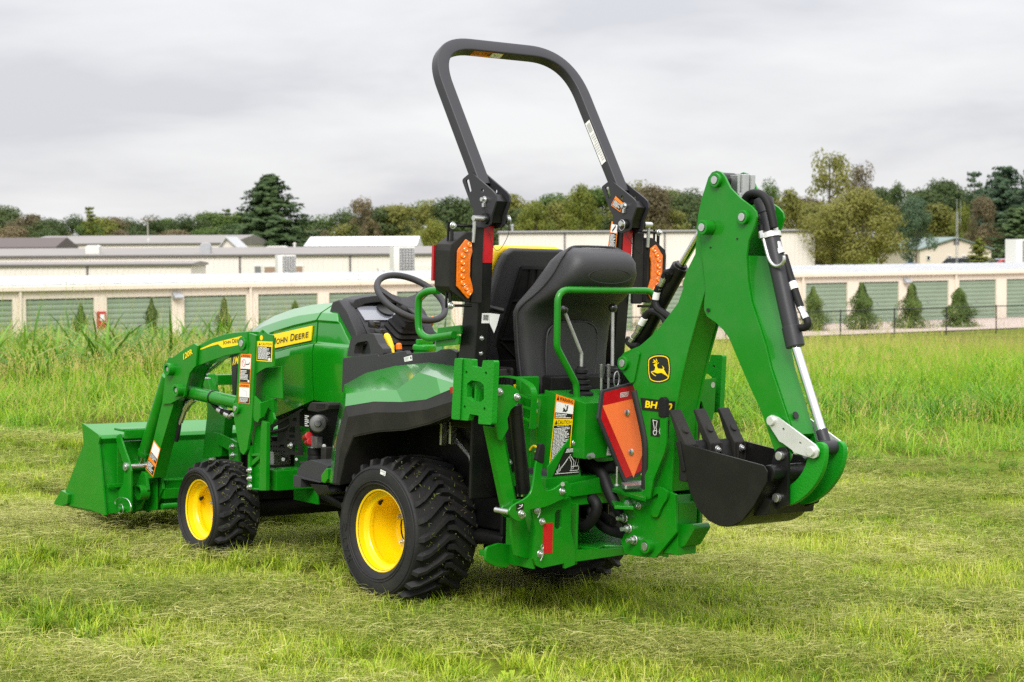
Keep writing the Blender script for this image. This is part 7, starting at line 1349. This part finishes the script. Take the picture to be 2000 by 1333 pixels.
# ------------------------------------------------------------------ trees
def leaf_mat(name, a, b, c):
    m = bpy.data.materials.new(name); m.use_nodes = True; t = m.node_tree; N_ = t.nodes; N_.clear()
    at_ = nd(t, 'ShaderNodeAttribute', attribute_name='tint'); cr = nd(t, 'ShaderNodeValToRGB'); el = cr.color_ramp.elements; el[0].color = (*a, 1); el[1].color = (*c, 1); x = el.new(.5); x.color = (*b, 1)
    oi = nd(t, 'ShaderNodeObjectInfo'); ma = nd(t, 'ShaderNodeMath', operation='MULTIPLY_ADD'); t.links.new(oi.outputs['Random'], ma.inputs[0]); ma.inputs[1].default_value = .36; ma.inputs[2].default_value = -.18
    ad = nd(t, 'ShaderNodeMath', operation='ADD'); t.links.new(at_.outputs['Fac'], ad.inputs[0]); t.links.new(ma.outputs[0], ad.inputs[1]); ad.use_clamp = True; t.links.new(ad.outputs[0], cr.inputs[0])
    d = nd(t, 'ShaderNodeBsdfPrincipled', Roughness=.6); d.inputs['Specular IOR Level'].default_value = .25; t.links.new(cr.outputs[0], d.inputs['Base Color']); tl = nd(t, 'ShaderNodeBsdfTranslucent'); t.links.new(cr.outputs[0], tl.inputs['Color'])
    mx = nd(t, 'ShaderNodeMixShader', Fac=.38); t.links.new(d.outputs[0], mx.inputs[1]); t.links.new(tl.outputs[0], mx.inputs[2]); o = nd(t, 'ShaderNodeOutputMaterial'); t.links.new(mx.outputs[0], o.inputs[0]); return m
LM = {'dark': leaf_mat('dark_green_leaves', (.040, .068, .018), (.072, .108, .032), (.12, .155, .05)), 'mid': leaf_mat('mid_green_leaves', (.055, .10, .016), (.095, .155, .028), (.15, .21, .045)),
      'olive': leaf_mat('olive_leaves', (.115, .125, .026), (.19, .195, .04), (.28, .265, .065)), 'yellow': leaf_mat('yellow_green_leaves', (.10, .13, .02), (.18, .205, .03), (.27, .27, .05)),
      'brown': leaf_mat('rusty_leaves', (.10, .085, .042), (.165, .135, .066), (.24, .185, .095)), 'blue': leaf_mat('blue_green_needles', (.045, .085, .045), (.08, .135, .07), (.13, .19, .10)),
      'spruce': leaf_mat('spruce_needles', (.045, .085, .028), (.085, .14, .048), (.14, .20, .075)), 'shrub': leaf_mat('shrub_leaves', (.065, .11, .02), (.115, .175, .035), (.19, .24, .06)), 'lime': leaf_mat('lime_needles', (.12, .16, .02), (.19, .23, .03), (.26, .28, .05))}
BARK = mat('bark', (.11, .085, .06), .9, var=.2, vscale=4)
def leaves_mesh(C_, N_, size, tint, seed):
    r = np.random.default_rng(seed); n = len(C_); a = r.normal(size=(n, 3)); a /= np.linalg.norm(a, axis=1)[:, None]; nn = N_ + a * .5; nn /= np.linalg.norm(nn, axis=1)[:, None] + 1e-9
    b = np.cross(nn, r.normal(size=(n, 3))); b /= np.linalg.norm(b, axis=1)[:, None] + 1e-9; c = np.cross(nn, b); s = (size * r.uniform(.6, 1.3, n))[:, None]
    V_ = np.stack([C_ - b * s, C_ + c * s * .62, C_ + b * s, C_ - c * s * .62], 1).reshape(-1, 3); F = np.arange(4 * n).reshape(-1, 4)
    me = bpy.data.meshes.new('crown'); me.vertices.add(4 * n); me.vertices.foreach_set('co', V_.astype(np.float32).reshape(-1)); me.loops.add(4 * n); me.loops.foreach_set('vertex_index', F.reshape(-1).astype(np.int32)); me.polygons.add(n); me.polygons.foreach_set('loop_start', np.arange(0, 4 * n, 4, dtype=np.int32)); me.update(calc_edges=True)
    at_ = me.attributes.new('tint', 'FLOAT', 'POINT'); at_.data.foreach_set('value', np.repeat(np.clip(tint, 0, 1), 4).astype(np.float32)); me.materials.append(LM['mid']); return me
def broad(seed, n=7500, blobs=36, low=.0, sparse=0., wide=.48, size=.019):
    """unit-high crown: leaf clumps round many limb ends"""
    r = np.random.default_rng(seed); bc = []; 
    for _ in range(blobs):
        z = r.uniform(low + .08, .93); prof_ = math.sin(math.pi * min(1, max(0.05, (z - low + .12) / (1.10 - low)))) ** .7; a = r.uniform(0, 6.28); q = prof_ * wide * math.sqrt(r.uniform(.15, 1)) * .82; bc.append((q * math.cos(a), q * math.sin(a), z, r.uniform(.095, .19) * (1 - sparse * .35)))
    bc = np.array(bc); w = bc[:, 3] ** 2; pick = r.choice(len(bc), n, p=w / w.sum()); d = r.normal(size=(n, 3)); d /= np.linalg.norm(d, axis=1)[:, None]; rad = bc[pick, 3] * r.uniform(.35, 1.12, n) ** .6
    d[:, 2] *= .8; C_ = bc[pick, :3] + d * rad[:, None]; bt = r.uniform(-.22, .22, len(bc)); tint = .5 + bt[pick] + r.normal(0, .14, n)
    return leaves_mesh(C_, d + [0, 0, .35], np.full(n, size), tint, seed), bc
def spruce(seed, n_whorl=26, n=9000, wide=.27, droop=.35, top=.02, gap=0., size=.013):
    r = np.random.default_rng(seed); C_, N_, T_ = [], [], []
    for i in range(n_whorl):
        z = .06 + (1 - .06) * (i / n_whorl) ** .92; L0 = wide * (1 - z) ** .82 + top
        for b_ in range(r.integers(6, 10)):
            if r.random() < gap: continue
            a = r.uniform(0, 6.28); L_ = L0 * r.uniform(.65, 1.18); m = max(8, int(n / n_whorl / 7 * (L_ / wide + .15) * 1.5)); q = r.uniform(.08, 1, m) ** .75; x = q * L_; zz = z + .05 * L_ * 3 * (q ** 2) * .5 - droop * x * (1 - .45 * q) + r.normal(0, .008, m); sd_ = r.normal(0, 1, m) * .16 * L_ * (1.1 - q)
            C_.append(np.stack([x * math.cos(a) - sd_ * math.sin(a), x * math.sin(a) + sd_ * math.cos(a), zz], 1)); N_.append(np.stack([np.full(m, math.cos(a)), np.full(m, math.sin(a)), np.full(m, .45)], 1)); T_.append(.42 + r.uniform(-.2, .2) + .25 * (q - .5) + r.normal(0, .1, m))
    C_, N_, T_ = np.concatenate(C_), np.concatenate(N_), np.concatenate(T_); return leaves_mesh(C_, N_, np.full(len(C_), size), T_, seed)
def arbor(seed, n=9000):
    r = np.random.default_rng(seed); z = r.uniform(.0, 1, n) ** .9; pr = (.34 * (1 - z) ** .8 + .015) * (1 + .26 * np.sin(z * 17 + seed)) ; a = r.uniform(0, 6.28, n); lob = 1 + .22 * np.sin(a * 3 + z * 7 + seed) + .12 * np.sin(a * 7 - z * 15); q = np.sqrt(r.uniform(.2, 1.05, n)) * pr * lob
    C_ = np.stack([q * np.cos(a), q * np.sin(a), z + r.normal(0, .012, n)], 1); N_ = np.stack([np.cos(a), np.sin(a), np.full(n, .5)], 1); return leaves_mesh(C_, N_, np.full(n, .016), .5 + .25 * np.sin(a * 3 + z * 7 + seed) * .6 + r.normal(0, .16, n), seed)
def trunk_mesh(bc=None, r0=.018, seed=0, top=.75):
    mb = MB(); rr = random.Random(seed); cyl(mb, (0, 0, -.05), (0, 0, top), r0, 10, r2=r0 * .35)
    if bc is not None:
        for k in range(min(len(bc), 14)):
            x, y, z, _ = bc[k]; z0 = max(.1, z * rr.uniform(.45, .7)); z0 = min(z0, top); f = 1 - z0 / top * .6; cyl(mb, (0, 0, z0), (x, y, z), r0 * .42 * f, 6, r2=r0 * .08)
    o = mb.build('trunk', BARK, None); me = o.data; bpy.data.objects.remove(o); return me
KIND = {}
for i in range(4): c_, b_ = broad(100 + i); KIND['b%d' % i] = (c_, trunk_mesh(b_, seed=i))
c_, b_ = broad(120, n=2300, blobs=30, low=.30, sparse=1, wide=.42, size=.017); KIND['sparse'] = (c_, trunk_mesh(b_, seed=9, top=.85))
c_, b_ = broad(121, n=2600, blobs=26, low=.35, sparse=.9, wide=.30, size=.015); KIND['tall'] = (c_, trunk_mesh(b_, seed=10, top=.9))
c_, b_ = broad(122, n=15000, blobs=60, low=.02, wide=.58, size=.015); KIND['bush'] = (c_, trunk_mesh(b_, seed=11))
KIND['spruce'] = (spruce(130, 60, 22000, .29, .24, size=.012), trunk_mesh(None, .012, top=.97)); KIND['pine'] = (spruce(131, 34, 14000, .27, .0, .07, .18, .015), trunk_mesh(None, .014, top=.95)); KIND['pine2'] = (spruce(132, 16, 4600, .24, -.05, .06, .25, .016), trunk_mesh(None, .014, top=.95)); KIND['small'] = (spruce(133, 18, 9000, .30, .1, .03, .1, .020), trunk_mesh(None, .012, top=.95))
for i in range(4): KIND['a%d' % i] = (arbor(140 + i), trunk_mesh(None, .02, top=.6))
rt_ = random.Random(77)
def tree(px, top, wpx, d, kind, col, label, name='tree', cat='tree', group=None, base=None, natw=None):
    x, y, zt_ = at(px, d, top); zb = gzs(x, d) if base is None else at(px, d, base)[2]; h = zt_ - zb; w_ = wpx / 3990.6 * d
    nat = {'b': .92, 's': .9, 't': .66, 'bush': 1.16}.get(kind if kind in ('bush',) else kind[0], .9)
    if kind in ('spruce', 'small', 'pine', 'pine2'): nat = .44
    if kind[0] == 'a': nat = .50
    e_ = empty(name, label, cat, (x, y, zb), None, group); e_.rotation_euler.z = rt_.uniform(0, 6.28); k = w_ / nat; e_.scale = (k * (rt_.uniform(.85, 1.05) if kind[0] == 'a' else 1), k * (rt_.uniform(.85, 1.05) if kind[0] == 'a' else 1), h); e_.rotation_euler.x = R(rt_.uniform(-3, 3)) if kind[0] == 'a' else 0
    cm, tm_ = KIND[kind]; c = bpy.data.objects.new('crown', cm); COL.objects.link(c); c.parent = e_; c.material_slots[0].link = 'OBJECT'; c.material_slots[0].material = LM[col]
    t = bpy.data.objects.new('trunk', tm_); COL.objects.link(t); t.parent = e_; return e_
# shrubs by the fence
AR = [(1592, 562, 56, 'a0', 'dark arborvitae shrub nearest the tractor beside the fence at right'), (1683, 555, 62, 'a1', 'ragged arborvitae shrub second from the backhoe in the fence row'), (1778, 556, 58, 'a2', 'narrow topped arborvitae shrub third from the backhoe in the fence row'), (1873, 565, 68, 'a3', 'broad arborvitae shrub farthest right in the fence row')]
for px, tp_, w_, k, lab in AR: tree(px, tp_, w_, 92.5 + (px - 1592) * .012, k, 'shrub', lab, 'arborvitae_shrub', 'shrub', None, 658)
for px, tp_, w_, d, k, lab in ((158, 596, 38, 71, 'a1', 'arborvitae shrub left of the red cabinet among tall grass'), (297, 584, 36, 73, 'a0', 'slim arborvitae shrub right of the red cabinet among tall grass'), (437, 584, 42, 76, 'a2', 'arborvitae shrub behind the loader arm above tall grass'), (575, 590, 40, 78, 'a3', 'arborvitae shrub peeping over the tractor hood'), (1268, 575, 46, 86, 'a1', 'arborvitae shrub seen between the seat and the backhoe boom')): tree(px, tp_, w_, d, k, 'shrub', lab, 'arborvitae_shrub', 'shrub')
# single trees
tree(530, 342, 215, 205, 'spruce', 'spruce', 'big dark spruce rising behind the pale warehouses', 'spruce_tree')
tree(178, 402, 46, 260, 'pine2', 'yellow', 'slender light green conifer above the woods at far left', 'conifer_tree')
tree(446, 406, 44, 255, 'pine2', 'mid', 'slender dark conifer just left of the big spruce', 'conifer_tree')
tree(712, 382, 96, 240, 'sparse', 'brown', 'bare looking rusty tree above the white hipped roof', 'rusty_tree')
tree(1621, 294, 118, 172, 'tall', 'olive', 'tallest thin olive tree right of the backhoe', 'olive_tree')
tree(1684, 318, 78, 176, 'tall', 'brown', 'thin rusty tree beside the tallest olive tree', 'rusty_tree')
tree(1668, 372, 236, 150, 'bush', 'olive', 'great round olive tree in front of the pale warehouse end', 'olive_tree', base=530)
tree(1600, 402, 130, 156, 'b1', 'olive', 'olive tree between the backhoe and the great round tree', 'olive_tree', base=530)
tree(1540, 372, 110, 190, 'b2', 'olive', 'yellowish tree just right of the backhoe arm top', 'olive_tree')
tree(1505, 358, 90, 210, 'b3', 'mid', 'green rounded tree touching the backhoe arm on its right', 'green_tree')
tree(1790, 388, 84, 176, 'b0', 'blue', 'dark blue green tree left of the pale gabled building', 'dark_tree', base=515)
tree(1752, 352, 84, 215, 'sparse', 'dark', 'sparse grey green tree above the great round tree', 'sparse_tree')
tree(1912, 463, 46, 180, 'small', 'lime', 'small lime green conifer in front of the pale gabled building', 'small_conifer', base=520)
tree(1918, 386, 84, 205, 'b1', 'brown', 'rust tinted tree behind the pale gabled building', 'rusty_tree')
tree(1878, 402, 60, 212, 'b3', 'yellow', 'yellow green tree behind the radio mast', 'yellow_tree')
tree(1962, 326, 120, 225, 'pine', 'blue', 'tall layered pine near the right edge of the photo', 'pine_tree')
tree(2022, 330, 120, 215, 'pine', 'blue', 'tall pine cut by the right edge of the photo', 'pine_tree')
tree(1903, 332, 70, 235, 'pine2', 'blue', 'thin open pine left of the tall layered pine', 'pine_tree')
tree(1990, 404, 110, 200, 'pine', 'spruce', 'low spreading pine under the tall pines at right', 'pine_tree', base=525)
tree(1132, 362, 100, 225, 'b2', 'yellow', 'tallest yellow green tree between the roll bar legs', 'yellow_tree')
tree(1048, 398, 90, 215, 'b0', 'yellow', 'rounded yellow green tree behind the front roll bar hinge', 'yellow_tree')
tree(848, 432, 110, 195, 'bush', 'yellow', 'low rounded yellow green thicket behind the amber light', 'thicket')
# the woods behind: many alike trees
WOODS = [('crowded tree in the far woods left of the big spruce', 'woods left of the spruce', 285, [(12, 406, 80, 'dark'), (58, 420, 80, 'brown'), (100, 428, 70, 'dark'), (142, 424, 62, 'dark'), (196, 428, 66, 'yellow'), (226, 428, 66, 'brown'), (258, 430, 60, 'dark'), (300, 426, 64, 'dark'), (330, 430, 60, 'mid'), (362, 424, 60, 'dark'), (392, 426, 58, 'dark'), (416, 416, 66, 'mid'), (470, 420, 60, 'mid'), (34, 446, 70, 'brown'), (84, 450, 70, 'dark'), (128, 452, 66, 'brown'), (170, 440, 60, 'mid'), (240, 450, 60, 'brown'), (284, 452, 66, 'dark'), (345, 452, 70, 'brown'), (402, 448, 70, 'mid'), (452, 440, 60, 'mid')]),
         ('crowded tree in the woods between spruce and roll bar', 'woods behind the white roofed hall', 250, [(604, 428, 70, 'dark'), (640, 424, 70, 'mid'), (668, 412, 70, 'dark'), (740, 410, 80, 'dark'), (772, 402, 84, 'olive'), (812, 400, 84, 'mid'), (852, 398, 86, 'olive'), (890, 386, 90, 'dark'), (618, 448, 70, 'brown'), (690, 440, 80, 'olive'), (750, 440, 80, 'dark'), (790, 436, 80, 'olive'), (925, 394, 80, 'dark')]),
         ('crowded tree in the woods between roll bar and backhoe', 'woods behind the pale warehouse', 250, [(965, 392, 90, 'dark'), (1000, 380, 90, 'olive'), (1020, 410, 90, 'dark'), (1078, 384, 84, 'mid'), (1104, 398, 80, 'olive'), (1172, 370, 90, 'mid'), (1205, 378, 80, 'yellow'), (1236, 362, 84, 'olive'), (1268, 364, 84, 'brown'), (1300, 372, 80, 'olive'), (1332, 380, 80, 'dark'), (1362, 376, 80, 'dark'), (1310, 408, 90, 'olive'), (1250, 406, 90, 'brown'), (1160, 412, 90, 'dark'), (1395, 384, 90, 'mid'), (1430, 380, 90, 'mid'), (1466, 372, 80, 'mid')]),
         ('crowded tree in the dark woods at far right', 'dark woods at the right', 245, [(1760, 392, 90, 'dark'), (1806, 372, 80, 'dark'), (1846, 354, 84, 'dark'), (1826, 400, 90, 'olive'), (1880, 372, 90, 'dark'), (1930, 372, 90, 'blue'), (1980, 366, 100, 'dark'), (1850, 430, 90, 'dark'), (1945, 432, 90, 'olive'), (1720, 372, 90, 'dark'), (2030, 390, 110, 'dark'), (1575, 388, 90, 'brown')])]
for lab, grp, d0, lst in WOODS:
    for px, tp_, w_, col in lst: tree(px, tp_, w_ * 1.75, d0 + rt_.uniform(-18, 22), 'b%d' % rt_.randrange(4), col, {'dark': 'dark green', 'mid': 'fresh green', 'olive': 'olive', 'yellow': 'yellow green', 'brown': 'rusty brown', 'blue': 'blue green'}[col] + ' ' + lab, 'woodland_tree', 'tree', grp)
